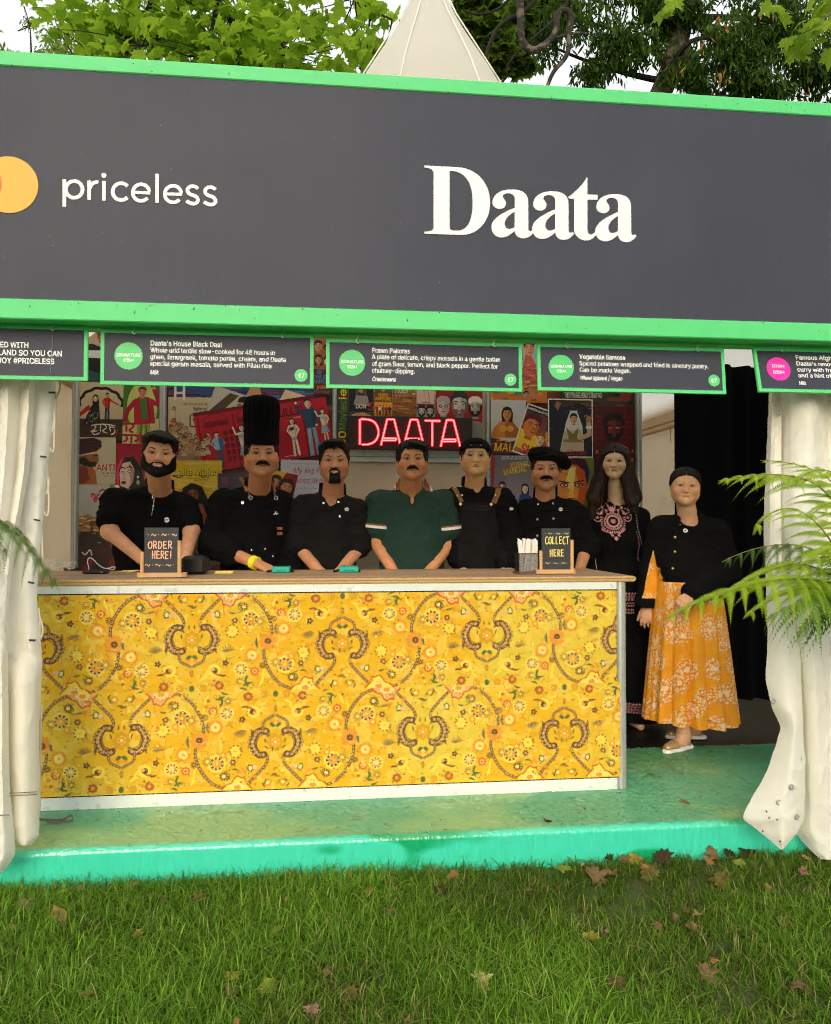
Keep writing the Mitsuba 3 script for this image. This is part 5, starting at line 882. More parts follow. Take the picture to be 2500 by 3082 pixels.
# ---- lit red letters
ns = thing('neon_sign', 'black board with red lit tube letters DAATA on the partition wall', 'sign')
NY = WY-.075; TLn, BRn = at(1044, 1251, Y=NY), at(1421, 1356, Y=NY)
mat('sign_black', (.020, .018, .018), 0.5); put('board', box(TLn[0], BRn[0], NY, NY+.02, BRn[2], TLn[2], .002), 'mat_sign_black', ns)
for x in (TLn[0]+.06, BRn[0]-.06): put('bracket', box(x-.015, x+.015, NY+.02, WY-.03, TLn[2]-.12, TLn[2]-.09), 'mat_sign_black', ns)
def em(key, c): scene['mat_'+key] = {'type': 'twosided', 'b': {'type': 'diffuse', 'reflectance': {'type': 'rgb', 'value': [.5, .05, .05]}}}; return {'type': 'area', 'radiance': {'type': 'rgb', 'value': c}}
E1, E2 = em('neon', [.80, .012, .020]), em('neon_core', [1.0, .12, .11])
cx = lambda x, y, dy=0: at(920+x/2.993, 1000+y/2.993, Y=NY-.016-dy)
bar = lambda x0, x1, y0, y1: [(x0, y0), ((x0+x1)/2, y0), (x1-8, y0), (x1, (y0+y1)/2), (x1-8, y1), ((x0+x1)/2, y1), (x0-6, y1)]
LET = [[('l', [(487, 1012), (487, 783)]), ('s', [(495, 783), (560, 787), (618, 812), (650, 868), (652, 925), (622, 982), (570, 1008), (505, 1012)])],
       [('l', [(677, 1018), (733, 784), (795, 785), (850, 1010)]), ('l', bar(700, 815, 955, 974))], [('l', [(883, 1022), (943, 788), (1006, 789), (1060, 1016)]), ('l', bar(908, 1025, 960, 979))],
       [('l', [(1072, 797), (1210, 800)]), ('l', [(1138, 800), (1138, 1026)])], [('l', [(1215, 1030), (1268, 791), (1330, 792), (1390, 1030)]), ('l', bar(1238, 1353, 965, 984))]]
for L in LET:
    a, b = [], []
    for k, p in L:
        w_ = lambda dy: np.array([cx(x, y, dy) for x, y in p]); f_ = (lambda q: spline(q, 40)) if k == 's' else (lambda q: np.vstack([np.linspace(q[i], q[i+1], 8)[(1 if i else 0):] for i in range(len(q)-1)]))
        a.append(tube(f_(w_(0)), .0082, 10)); b.append(tube(f_(w_(.0078)), .0030, 8))
    lk = put('tube_letter', cat_(a), 'mat_neon', ns, smooth=True, shape=None); scene[lk] = {**scene[lk], 'emitter': E1}
    ck = put('core', cat_(b), 'mat_neon_core', lk, smooth=True, kind='stuff'); scene[ck] = {**scene[ck], 'emitter': E2}
put('wire', tube(spline([cx(487, 1012), cx(600, 1040), cx(760, 1046), cx(1000, 1044), cx(1390, 1046)], 40), .0018, 5), 'mat_sign_black', ns)
# ================================================================ people
mat('hair', (.010, .008, .007), 0.6, specular=0.2); mat('hair_brown', (.018, .009, .006), 0.55, specular=0.25); mat('hair_black', (.006, .005, .005), 0.6, specular=0.2)
mat('eye_white', (.42, .38, .35), 0.25, specular=0.5); mat('iris', (.030, .016, .010), 0.12, specular=0.6); mat('lash', (.012, .009, .008), 0.6); mat('teeth', (.70, .66, .58), 0.3)
def _cloth(p, n, uv): return 0.6*fbm(p.x*400, p.y*400, p.z*400, 2)+2.5*fbm(p.x*18, p.y*18, p.z*11, 3)
matbump('black_cloth', (.0045, .0043, .0048), 0.9, _cloth, 0.006, 1e-3, specular=0.15); matbump('grey_cloth', (.0085, .008, .0085), 0.85, _cloth, 0.006, 1e-3, specular=0.2)
matbump('polo_green', (.012, .042, .031), 0.85, _cloth, 0.006, 1e-3); mat('polo_brown', (.30, .105, .035), 0.8); mat('cloth_white', (.75, .74, .70), 0.8)
mat('leather', (.22, .085, .025), 0.5); mat('leather_red', (.36, .10, .04), 0.5); mat('steel', (.6, .6, .58), 0.25, metallic=1.0); mat('gold', (.75, .55, .22), 0.25, metallic=1.0)
mat('maroon', (.10, .018, .030), 0.7); mat('beige_cloth', (.48, .40, .30), 0.8); mat('badge_white', (.80, .80, .78), 0.4); mat('wristband', (.85, .80, .01), 0.5); mat('pink_thread', (.62, .30, .31), 0.75); mat('lip_rose', (.36, .12, .10), 0.45)
def rot(yaw=0, roll=0, pitch=0):
    """columns: the head's own right, back and up axes in the world"""
    y, r, p = map(math.radians, (yaw, roll, pitch)); Rz = np.array([[math.cos(y), -math.sin(y), 0], [math.sin(y), math.cos(y), 0], [0, 0, 1]])
    Ry = np.array([[math.cos(r), 0, math.sin(r)], [0, 1, 0], [-math.sin(r), 0, math.cos(r)]]); Rx = np.array([[1, 0, 0], [0, math.cos(p), -math.sin(p)], [0, math.sin(p), math.cos(p)]]); return Rz@Ry@Rx
class Head:
    """Own frame: x right as seen, y back, z up, origin between the eyes' centres; about 0.235 m tall at scale 1."""
    def __init__(self, c, R, s=1.0, wide=1.0, jaw=1.0, nose=1.0, female=False, chin=0.0, neck=.052):
        self.c, self.R, self.s, self.sv = np.asarray(c, float), R, s, s*np.array([1, 1, .87]); w = wide; j = jaw*wide
        fe = .78 if female else 1.0
        self.skull = [('add', el((0, .022, .024), (.0765*w, .094, .092)), 0), ('add', el((0, .026, .055), (.067*w, .080, .060)), .03), ('add', el((0, -.022, -.030), (.064*w, .066, .080)), .05), ('add', rc((-.050*j, -.004, -.070), (0, -.066, -.104-chin), .026, .019), .035), ('add', rc((.050*j, -.004, -.070), (0, -.066, -.104-chin), .026, .019), .035),
                      ('add', el((0, -.070, -.104-chin), (.022*j, .019, .015)), .02), ('add', el((-.041*w, -.058, -.034), (.023, .022, .022)), .03), ('add', el((.041*w, -.058, -.034), (.023, .022, .022)), .03),
                      ('add', rc((-.036, -.074, .021), (.036, -.074, .021), .0125*fe, .0125*fe), .022)]
        self.face = [('sub', el((-.0315, -.097, .000), (.020, .017, .0125)), .012), ('sub', el((.0315, -.097, .000), (.020, .017, .0125)), .012),
                     ('add', rc((0, -.083, .010), (0, -.106*nose, -.034), .0085*fe, .0115*fe), .014), ('add', el((0, -.109*nose, -.040), (.0135*fe, .011, .0105)), .010), ('add', el((-.0135*fe, -.098, -.0425), (.0085, .0105, .0075)), .006), ('add', el((.0135*fe, -.098, -.0425), (.0085, .0105, .0075)), .006),
                     ('sub', el((-.007, -.107, -.0515), (.0045, .005, .003)), .003), ('sub', el((.007, -.107, -.0515), (.0045, .005, .003)), .003),
                     ('add', el((0, -.087, -.0665), (.0235, .0105, .0062)), .006), ('add', el((0, -.086, -.0765), (.0205, .0110, .0068)), .006), ('sub', el((0, -.0985, -.0712), (.0250, .008, .0016)), .003),
                     ('add', el((-.0315, -.0815, .0085), (.0185, .009, .0042)), .006), ('add', el((.0315, -.0815, .0085), (.0185, .009, .0042)), .006)]
        self.ears = []
        for sx in (1, -1): self.ears += [('add', el((sx*.0765*w, .012, -.014), (.0085, .019, .031), None), .008), ('sub', el((sx*.0845*w, .006, -.012), (.0045, .010, .018)), .006)]
        self.neck = neck
    def wp(self, p): return self.c+(np.asarray(p, float)*self.sv)@self.R.T
    def prims(self): return [(op, local(fn, self.c, self.R, self.sv), k*self.s) for op, fn, k in self.skull+self.face+self.ears]
    def skull_d(self, P):
        d = np.full(P.shape[:-1], 1.0, np.float32)
        for op, fn, k in self.skull: d = smin(d, fn(P), k) if k else np.minimum(d, fn(P))
        return d
    def full_d(self, P):
        d = self.skull_d(P)
        for op, fn, k in self.face: d = smin(d, fn(P), k) if op == 'add' else -smin(-d, fn(P), k)
        return d
    def front(self, xz):
        """y of the face surface at local (x, z)"""
        xz = np.atleast_2d(xz); y = np.full(len(xz), -.16)
        for _ in range(26): y = y+np.clip(self.full_d(np.c_[xz[:, 0], y, xz[:, 1]].astype(np.float32)), -.02, .05)*.9
        return y
    def map(self, m): m = m.copy(); m.vertices = self.wp(m.vertices); return m
    def shell(self, t, region, lo, hi, h=.0035, nz=0.0, fr=90, seed=0, stretch=(1, 1, .35), extra=()):
        """hair, beard or a cap: the skull's surface thickened by t(P) where region(P) < 0"""
        def f(P):
            d = np.maximum(self.skull_d(P)-t(P), region(P))
            for op, fn, k in extra: d = smin(d, fn(P), k)
            if nz: d = d+nz*(meshkit.fbm(P*np.array(stretch)*fr, 2, seed)-.5)
            return d.astype(np.float32)
        m = nets([('add', f, 0)], lo, hi, h); return self.map(m)
    def decal(self, poly, lift=.0008, size=.004):
        """a flat outline laid onto the face"""
        poly = max(getattr(poly, 'geoms', [poly]), key=lambda g: g.area)
        v, f = trimesh.creation.triangulate_polygon(poly, engine='earcut'); v3, f = trimesh.remesh.subdivide_to_size(np.c_[v, v[:, 0]*0], f, size)
        y = self.front(v3[:, :2])-lift; return self.map(trimesh.Trimesh(np.c_[v3[:, 0], y, v3[:, 1]], f, process=True))
def oval_poly(pts, n=28): return Polygon(spline(np.array(list(pts)+[pts[0]]), n)).buffer(0)
def face_parts(key, H, brow=1.0, smile=0, lip=None, female=False, brow_mat='mat_hair_black', open_=1.0, lid=0.0):
    for sx in (-1, 1):
        ey = H.front([[sx*.0315, 0.0]])[0]
        e = trimesh.creation.icosphere(3); e.apply_scale([.0152, .0090, .0058*open_]); e.apply_translation([sx*.0315, ey+.0025, -.0008]); eye = put('eye', H.map(e), 'mat_eye_white', key, smooth=True)
        i = trimesh.creation.icosphere(2); i.apply_scale([.0070, .0028, .0064*min(1, open_)]); i.apply_translation([sx*.0310, ey-.0058, -.0006]); put('iris', H.map(i), 'mat_iris', eye, smooth=True)
        t = np.linspace(-1, 1, 15); x = sx*.0315+.0165*t; z = .0054*open_*np.sqrt(np.clip(1-t*t*.92, 0, 1))-.0006-.0012*t*sx*-1
        put('eyelid', H.map(tube(np.c_[x, ey-.0052+.0055*t*t, z], np.interp(np.abs(t), [0, 1], [.0022, .0011]) if female else .0019, 6)), 'mat_lash', key, smooth=True)
        put('eyelid', H.map(tube(np.c_[x, ey-.0046+.006*t*t, -.0054*open_*np.sqrt(np.clip(1-t*t*.92, 0, 1))-.0006], .0010, 5)), 'mat_lash', key, smooth=True)
        b = brow; zz = .0215 if not female else .0235
        put('eyebrow', H.decal(oval_poly([(sx*.011, zz-.002), (sx*.014, zz+.0035*b), (sx*.030, zz+.0075*b), (sx*.044, zz+.0062), (sx*.0525, zz-.0015), (sx*.043, zz+.0018), (sx*.029, zz+.0022-.0012*b), (sx*.016, zz-.0032*b)]), .0016), brow_mat, key, smooth=True)
    if smile == 2:
        put('teeth', H.decal(oval_poly([(-.019, -.0695), (0, -.0705), (.019, -.0695), (.013, -.0755), (0, -.0775), (-.013, -.0755)]), .0022), 'mat_teeth', key, smooth=True)
    lm = lip or 'mat_lip_rose'
    d = .0025 if smile else 0
    if smile != 2: put('lips', H.decal(oval_poly([(-.0245, -.0705+d), (-.012, -.0655), (-.004, -.0630), (0, -.0640), (.004, -.0630), (.012, -.0655), (.0245, -.0705+d), (.012, -.0725), (0, -.0715), (-.012, -.0725)]), .0007), lm, key, smooth=True)
    put('lips', H.decal(oval_poly([(-.022, -.0715+d), (-.010, -.0735), (0, -.0725), (.010, -.0735), (.022, -.0715+d), (.012, -.0815), (0, -.0840), (-.012, -.0815)]), .0007), lm, key, smooth=True)
mat('lip_brown', (.24, .085, .06), 0.5); mat('lip_dark', (.17, .065, .05), 0.5)
HAIRLINE = ([-.12, -.092, -.080, -.062, -.050, -.034, -.016, .000, .020, .034, .060, .10, .14], [.070, .066, .062, .052, .030, -.002, -.036, -.020, .012, -.020, -.062, -.085, -.085])
def hair_short(H, top=.017, side=.005, sweep=0.0, hl=HAIRLINE, nz=.010, seed=1, dz=0.0, fr=120, part=.0, rec=.010, extra=()):
    """rec: how far the temples recede; part: sideways shift of the hairline's peak"""
    fx = [0, .020, .036, .050, .060, .068, .080]; fz = np.array([.064, .064+rec*.4, .064+rec, .058+rec*.6, .034, .002, -.03])+dz
    def g(P):
        x, y, z = P[..., 0], P[..., 1], P[..., 2]; side_ = np.interp(y, hl[0], np.array(hl[1])); front = np.interp(np.abs(x-part*np.clip(z, 0, 1)*10*.1), fx, fz); w = np.clip((y+.058)/.022, 0, 1)
        return (front*(1-w)+side_*w-z)*.62+.016*(meshkit.noise(P*[150, 50, 50], seed+9)-.5)
    t = lambda P: side*np.clip(.5+(P[..., 2]+.02)/.05, .35, 1)+(top-side)*np.clip((P[..., 2]-.050)/.045, 0, 1)+sweep*P[..., 0]*np.clip((P[..., 2]-.05)/.05, 0, 1)
    return H.shell(t, g, (-.125, -.145, -.11), (.125, .155, .175), .0032, nz, fr, seed, (1, .22, .3), extra)
def beard(H, full=True, t=.008, seed=3, nz=.006):
    ux = [0, .012, .025, .040, .055, .066, .08] if full else [0, .010, .020, .0265, .031, .04]
    uz = [-.0545, -.0545, -.056, -.066, -.056, -.022, .00] if full else [-.083, -.080, -.076, -.064, -.075, -.2]
    def g(P):
        x, y, z = np.abs(P[..., 0]), P[..., 1], P[..., 2]; up = z-np.interp(x, ux, uz); mouth = .0075-np.sqrt((x*.30)**2+(z+.0735)**2)
        d = np.maximum(np.maximum(up*.7, mouth), (y-(.004 if full else -.045))); d = np.maximum(d, -(z+.142)); return np.maximum(d, .0) if False else d
    return H.shell(lambda P: t+(.004 if full else .002)*np.clip((-.09-P[..., 2])/.03, 0, 1), g, (-.10, -.135, -.155), (.10, .03, .02), .003, nz, 110, seed)
def moustache(H, w=.034, droop=.010, thick=.0075, t=.011, z0=-.0565, seed=5):
    def g(P):
        x, z = np.abs(P[..., 0]), P[..., 2]; zc = z0-droop*np.clip(x/w, 0, 1.1)**2.2; hw = thick*np.sqrt(np.clip(1.06-(x/w)**2.6, 0, 1))+.0005
        return np.maximum(np.abs(z-zc)-hw, x-w)
    def f(P): return np.maximum(np.maximum(H.full_d(P)-t*.62-.003, g(P)), P[..., 1]+.052).astype(np.float32)+.004*(meshkit.fbm(P*[150, 60, 60], 2, seed)-.5).astype(np.float32)
    return H.map(nets([('add', f, 0)], (-.06, -.135, -.095), (.06, -.04, -.03), .0028))
def hand(prims, wrist, elbow, normal, side, curl=(25, 25, 20), spread=6, k=.004, s=1.0, thumb=35):
    """five fingers on a palm; direction runs on from the forearm, normal points out of the back of the hand, side +1 puts the thumb on +cross(dir, normal)"""
    w = np.asarray(wrist, float); d = w-np.asarray(elbow, float); d /= np.linalg.norm(d); n = np.asarray(normal, float); n = n-d*(n@d); n /= np.linalg.norm(n); q = np.cross(d, n)*side
    tips = []
    for i, (off, L) in enumerate(((.027, .070), (.009, .078), (-.009, .073), (-.026, .058))):
        kn = w+(d*(.082-.004*abs(i-1))+q*off)*s; prims.append(('add', rc(w+q*off*.55*s, kn, .0155*s, .0120*s), .012))
        a = math.radians(spread*(1.4-i)); dd = d*math.cos(a)+q*math.sin(a); p = kn; bend = 0
        for seg, (l, ra, rb) in enumerate(((.46, .0094, .0085), (.31, .0085, .0076), (.23, .0076, .0060))):
            bend += math.radians(curl[seg]); v = dd*math.cos(bend)-n*math.sin(bend); e = p+v*L*l*s; prims.append(('add', rc(p, e, ra*s, rb*s), k)); p = e
        tips.append(p)
    tb = w+(d*.018+q*.020)*s; a = math.radians(thumb); v = d*math.cos(a)+q*math.sin(a)-n*.25; v /= np.linalg.norm(v); t1 = tb+v*.042*s; v2 = d*math.cos(a*.5)+q*math.sin(a*.5)-n*.3; v2 /= np.linalg.norm(v2)
    prims += [('add', rc(tb, t1, .0150*s, .0108*s), .010), ('add', rc(t1, t1+v2*.030*s, .0105*s, .0092*s), k), ('add', rc(t1+v2*.030*s, t1+v2*.054*s, .0092*s, .0072*s), k)]
    return tips
def skin_color(m, base, H, blush=.10, seed=0, stubble=0.0, stub_z=-.045):
    P = (m.vertices-H.c)@H.R/H.sv; x, y, z = np.abs(P[:, 0]), P[:, 1], P[:, 2]; n = meshkit.fbm(m.vertices*40, 3, seed)[:, None]
    c = np.minimum(np.asarray(base)*[1.34, 1.26, 1.15], .68)*(.86+.28*n); fr = (y < -.02)
    red = fr*(np.exp(-((x-.042)/.02)**2-((z+.036)/.02)**2)+.8*np.exp(-(x/.012)**2-((z+.042)/.012)**2)+.8*(np.exp(-((x-.08)/.012)**2)*(np.abs(z) < .05)))
    c = c*(1+blush*red[:, None]*np.array([1.4, -.7, -.8])); dark = fr*np.exp(-((x-.0315)/.02)**2-((z-.001)/.013)**2); c = c*(1-.22*dark[:, None])
    if stubble: c = c*(1-stubble*np.clip((fr*(z < stub_z)*(z > -.15)*(y < .0))*(.6+.8*n[:, 0]), 0, 1)[:, None]*np.array([1, .95, .85]))
    lo = meshkit.fbm(m.vertices*9, 2, seed+1)[:, None]; return np.clip(c*(.93+.14*lo), 0, 1)
def torso(J, inf=0.0, belly=0.0, female=False):
    N, SL, SR, HP = (np.asarray(J[k], float) for k in ('neck', 'sl', 'sr', 'hip')); W = np.linalg.norm(SR-SL); mid = (SL+SR)/2; dn = HP-mid; ax = (SR-SL)/W
    yaw = math.atan2(ax[1], ax[0]); R = rot(math.degrees(yaw)); P = []
    P += [('add', el(mid+dn*.30, (W*.47+inf, .112+inf, .215+inf), R), 0), ('add', el(mid+dn*.68+R[:, 1]*-.02*belly, (W*.42+.02*belly+inf, .105+.04*belly+inf, .20+inf), R), .08), ('add', el(HP, (W*.45+inf, .115+inf, .15+inf), R), .08)]
    for S in (SL, SR): P += [('add', rc(N+(S-N)*.12+np.array([0, 0, -.055]), S+np.array([0, 0, -.012]), .056+inf, .054+inf), .06)]
    return P, R, mid
def arm(P, S, E, Wr, inf=0.0, upper=(.060, .046), fore=(.045, .031), k=.035, to=1.0, cuff=0.0, flat=True):
    """to: how much of the arm is drawn, 0..1 the upper arm, 1..2 the forearm"""
    S, E, Wr = (np.asarray(v, float) for v in (S, E, Wr)); a = min(to, 1.0); P.append(('add', rc(S, S+(E-S)*a, upper[0]+inf, upper[0]+(upper[1]-upper[0])*a+inf+(cuff if to <= 1 else 0)), k))
    if to > 1: b = to-1; P.append(('add', rc(E, E+(Wr-E)*b, fore[0]+inf, fore[0]+(fore[1]-fore[0])*b+inf+cuff), .03))
def wrinkle(seed, amp=.010, fr=(9, 9, 14)): return ('disp', lambda P: (amp*(meshkit.fbm(P*np.array(fr)+seed*3.1, 2, seed)-.5)-amp*.55*np.exp(-60*(2*meshkit.fbm(P*np.array(fr)*[.8, .8, .9]+P[..., [2, 0, 1]]*5+seed, 2, seed+6)-1)**2)+.4*amp*(meshkit.noise(P*np.array(fr)*3.1, seed+4)-.5)).astype(np.float32), 0)
def bounds(pts, pad): p = np.array(pts, float); return p.min(0)-pad, p.max(0)+pad
class Cloth:
    """a garment's implicit surface, kept so that buttons, straps and print can be laid onto its front"""
    def __init__(self, prims): self.prims, self.m = prims, None
    def mesh(self, lo, hi, h=.0075): self.m = relax(nets(self.prims, lo, hi, h), 2); return self.m
    def hit(self, xz, y0, axis=(0, 1, 0)):
        xz = np.atleast_2d(xz); O = np.c_[xz[:, 0], np.full(len(xz), y0), xz[:, 1]]; ax = np.asarray(axis, float); P = np.full((len(xz), 3), np.nan)
        loc, ri, _ = self.m.ray.intersects_location(O, np.tile(ax, (len(O), 1)), multiple_hits=False); P[ri] = loc; return P
    def front(self, xz, y0, axis=(0, 1, 0)):
        P = self.hit(xz, y0, axis); bad = np.isnan(P[:, 1])
        if bad.any(): P[bad] = np.c_[np.atleast_2d(xz)[bad, 0], np.full(bad.sum(), np.nanmedian(P[:, 1]) if not bad.all() else y0+.3), np.atleast_2d(xz)[bad, 1]]
        return P
    def decal(self, poly, y0, lift=.003, size=.012, axis=(0, 1, 0), fill=None):
        ms = []
        for g in getattr(poly, 'geoms', [poly]):
            if g.geom_type != 'Polygon' or g.area < 1e-8: continue
            v, f = trimesh.creation.triangulate_polygon(g, engine='earcut'); v3 = np.c_[v, v[:, 0]*0]
            if max(np.ptp(v, axis=0)) > size: v3, f = trimesh.remesh.subdivide_to_size(v3, f, size, max_iter=14)
            ms.append((v3, f))
        A = np.vstack([v for v, f in ms]); n = np.cumsum([0]+[len(v) for v, f in ms]); F = np.vstack([f+k for (v, f), k in zip(ms, n)]); P = self.hit(A[:, :2], y0, axis); ok = ~np.isnan(P[:, 1])
        if fill is not None and not ok.all():
            y = np.full((~ok).sum(), float(fill))
            if ok.any(): d = np.linalg.norm(A[~ok][:, None, :2]-A[ok][None, :, :2], axis=2); y = np.maximum(P[ok][d.argmin(1), 1], fill-.02)
            P[~ok] = np.c_[A[~ok][:, 0], y, A[~ok][:, 1]]; ok[:] = True
        F = F[ok[F].all(1)]; P[~ok] = 0; P = P-np.asarray(axis)*lift
        q = P[F]; e = np.linalg.norm(q-np.roll(q, 1, axis=1), axis=2).max(1); F = F[e < size*3.5+.02]
        m = trimesh.Trimesh(P, F, process=False); m.remove_unreferenced_vertices(); return m
    def on(self, px, py, Y0, lift=.004):
        """the spot of the garment's front seen near a pixel"""
        p = at(px, py, Y=Y0); 
        for _ in range(4):
            q = self.front([[p[0], p[2]]], p[1]-.35)[0]; p = at(px, py, Y=q[1])
        return q-np.array([0, lift, 0])
    def px_poly(self, pts, Y0): return Polygon([at(x, y, Y=Y0)[[0, 2]] for x, y in pts]).buffer(0)
def legs(key, HP, W, m='mat_black_cloth', shoe='mat_black_cloth', floor=PZ):
    P = []; sh = []
    for sx in (-1, 1):
        h = HP+np.array([sx*.09, 0, -.03]); k = np.array([HP[0]+sx*.10, HP[1]-.01, floor+.48]); a = np.array([HP[0]+sx*.11, HP[1]+.02, floor+.09]); P += [('add', rc(h, k, .088, .062), .03), ('add', rc(k, a, .062, .048), .02)]
        sh.append(nets([('add', rc(a+[0, .01, -.04], a+[sx*.02, -.15, -.055], .042, .034), 0), ('and', lambda Q, z=floor+.002: z-Q[..., 2], 0)], a+[-.09, -.24, -.12], a+[.09, .09, .05], .008))
    P = [('add', el(HP, (W*.46, .118, .14)), 0)]+P
    lo, hi = bounds([HP+[0, 0, .12], [HP[0], HP[1], floor+.06]], .24); put('trousers', relax(nets(P, lo, hi, .011), 1), m, key, smooth=True)
    for s in sh: put('shoe', s, shoe, key, smooth=True)
def button(c, r, m, key, name='button', thick=.003, axis=(0, -1, 0)): return put(name, disc(c, r, thick, axis, 14), m, key)
def badge(key, c, r=.0125, mark=True, axis=(0, -1, .12), oval=1.0):
    b = disc((0, 0, 0), r, .003, (0, -1, 0), 24); b.apply_scale([1, 1, oval]); b.apply_transform(trimesh.geometry.align_vectors((0, -1, 0), axis)); b.apply_translation(c); k = put('badge', b, 'mat_badge_white', key)
    if mark: put('badge_lettering', cat_([box(c[0]-r*.7+i*r*.24, c[0]-r*.7+i*r*.24+r*.15, c[1]-.0032, c[1]-.0020, c[2]-r*.16, c[2]+r*.22*(1+.4*(i % 2))) for i in range(6)]), 'mat_lash', k, kind='stuff')
def man(label, eyes, Yh, s, head, sl, sr, Ysh, arms, skin, sleeve, sleeve_kw, cloth, neck_cut, hands, group=None, hipdrop=.50, belly=0.0, roll=0, yaw=0, pitch=0, seed=1, stubble=0.0, inf=.012, wr_amp=.010, hand_k=None, cat='person', trousers='mat_black_cloth'):
    """one person behind the counter: body (skin) as one surface, the garment over it, trousers and shoes; returns what the details are laid onto"""
    key = thing('person', label, cat); c = at(*eyes, Y=Yh); R = rot(math.degrees(math.atan2(-c[0], c[1]-EYE[1]))*.8+yaw, roll, pitch); H = Head(c, R, s, **head)
    SL, SR = at(sl[0], sl[1]+10, Y=Ysh[0]), at(sr[0], sr[1]+10, Y=Ysh[1]); N = (SL+SR)/2+np.array([0, .0, .082]); N[0] = N[0]*.5+(c[0]-.0*roll)*.5
    J = dict(neck=N, sl=SL, sr=SR, hip=(SL+SR)/2+np.array([0, .02, -hipdrop])); A = []
    for a in arms: A.append([at(x, y, **kw) for x, y, kw in a])
    body = H.prims()+[('add', rc(H.wp((0, .024, -.085)), N+[0, .01, -.02], H.neck*s, .060*s), .035)]
    tp, TR, mid = torso(J, -.010); body += [tp[0]]+tp[3:]
    for S, (E, Wr), hk in zip((SL, SR), A, hands):
        arm(body, S, E, Wr, -.002, flat=False, to=2.0)
        if hk: hand(body, Wr, E, **hk)
    pts = [H.c+[0, 0, .17], H.c-[0, .05, 0], SL, SR]+[w for a in A for w in a]
    lo, hi = bounds(pts, .15); lo -= [.06, .08, .10]; hi[:2] += .06
    m = relax(nets(body, lo, hi, .0044), 2); put('body', m, 'mat_skin', key, smooth=True, color=skin_color(m, skin, H, seed=seed, stubble=stubble))
    gp, TR, mid = torso(J, inf, belly)
    for S, (E, Wr), t in zip((SL, SR), A, sleeve): arm(gp, S, E, Wr, inf+.002, to=t, **sleeve_kw)
    for nc in neck_cut: gp.append(('cut', nc(N, H), 0))
    gp += [wrinkle(seed, wr_amp), ('and', lambda P, z=J['hip'][2]-.08: z-P[..., 2], 0)]
    C = Cloth(gp); lo, hi = bounds([SL, SR, J['hip']]+[w for a in A for w in a], .19); lo[2] = J['hip'][2]-.10; hi[2] = N[2]+.06
    put('shirt', C.mesh(lo, hi), cloth, key, smooth=True); legs(key, J['hip'], np.linalg.norm(SR-SL), trousers)
    return key, H, J, C, A
below = lambda dx=0, dz=0, r=(.046, .09, .055): (lambda N, H: el(N+[dx, -.075, dz], r))
def band(key, name, mesh, m): return put(name, mesh, m, key, smooth=True)
def ring(c, axis, R, r, m, key, name, flat=1.0, n=40):
    t = trimesh.creation.torus(R, r, major_sections=n, minor_sections=8); t.apply_scale([1, 1, flat]); t.apply_transform(trimesh.geometry.align_vectors([0, 0, 1], axis)); t.apply_translation(c); return put(name, t, m, key, smooth=True)
def collar(C, key, N, r, h, m, name='collar', gap=0.35, tilt=.25, thick=.004, drop=0, seed=0, cx=0, fwd=.0, nr=60):
    """stand collar: a band round the neck, open in front over the angle gap"""
    a = np.linspace(gap, 2*np.pi-gap, nr)-np.pi/2; P = []
    for k, rr in ((0, 1.06), (1, 1.0), (1.02, .97), (0, 1.0)):
        P.append(np.stack([N[0]+cx+np.cos(a)*r*rr, N[1]+fwd+np.sin(a)*r*rr*1.02+.012, N[2]+drop+k*h*(1-.25*np.exp(-((np.sin(a)+1)/.3)**2))+tilt*.08*np.sin(a)], -1))
    return put(name, grid_mesh(np.array(P)), m, key, smooth=True)

# ---- man in a black zip-neck polo leaning on the left end of the counter
SK1 = (.52, .275, .175)
k1, H, J, C, A = man('dark-haired bearded man in black zip-neck polo leaning on the counter by the order sign', (480, 1368), .66, 1.05, dict(wide=1.06, jaw=1.02, neck=.060), (343, 1497), (556, 1514), (.93, .95),
    [[(330, 1600, dict(Y=.82)), (440, 1694, dict(Y=.66))], [(576, 1598, dict(Y=.86)), (556, 1684, dict(Y=.62))]], SK1, (.62, .66), dict(cuff=.010, upper=(.058, .052)), 'mat_black_cloth', [below(-.005, .005, (.050, .085, .050))],
    [dict(normal=(.2, -.3, 1), side=1, curl=(20, 25, 15)), dict(normal=(0, -.3, 1), side=-1, curl=(20, 25, 15))], roll=5, belly=.6, seed=1, inf=.010, wr_amp=.014)
face_parts(k1, H, smile=2, brow=1.25, lip='mat_lip_rose', open_=.85)
put('hair', hair_short(H, .022, .004, sweep=-.05, seed=2, dz=.004, rec=.004, extra=[('add', el((.006, -.064, .088), (.062, .036, .022), rot(roll=8)), .02)]), 'mat_hair_black', k1, smooth=True); put('beard', beard(H, True, .0050, 3), 'mat_hair_black', k1, smooth=True)
collar(C, k1, J['neck'], .074, .042, 'mat_black_cloth', gap=.55, drop=.004)
zp = C.px_poly([(459, 1488), (462, 1488), (453, 1551), (451, 1551)], .80); put('zip', C.decal(zp, .45, .003), 'mat_steel', k1)
c = C.on(460, 1494, .85); put('zip_pull', box(c[0]-.004, c[0]+.004, c[1]-.005, c[1]-.001, c[2]-.014, c[2]+.006, .001), 'mat_steel', k1)
badge(k1, C.on(502, 1565, .85), .0145)
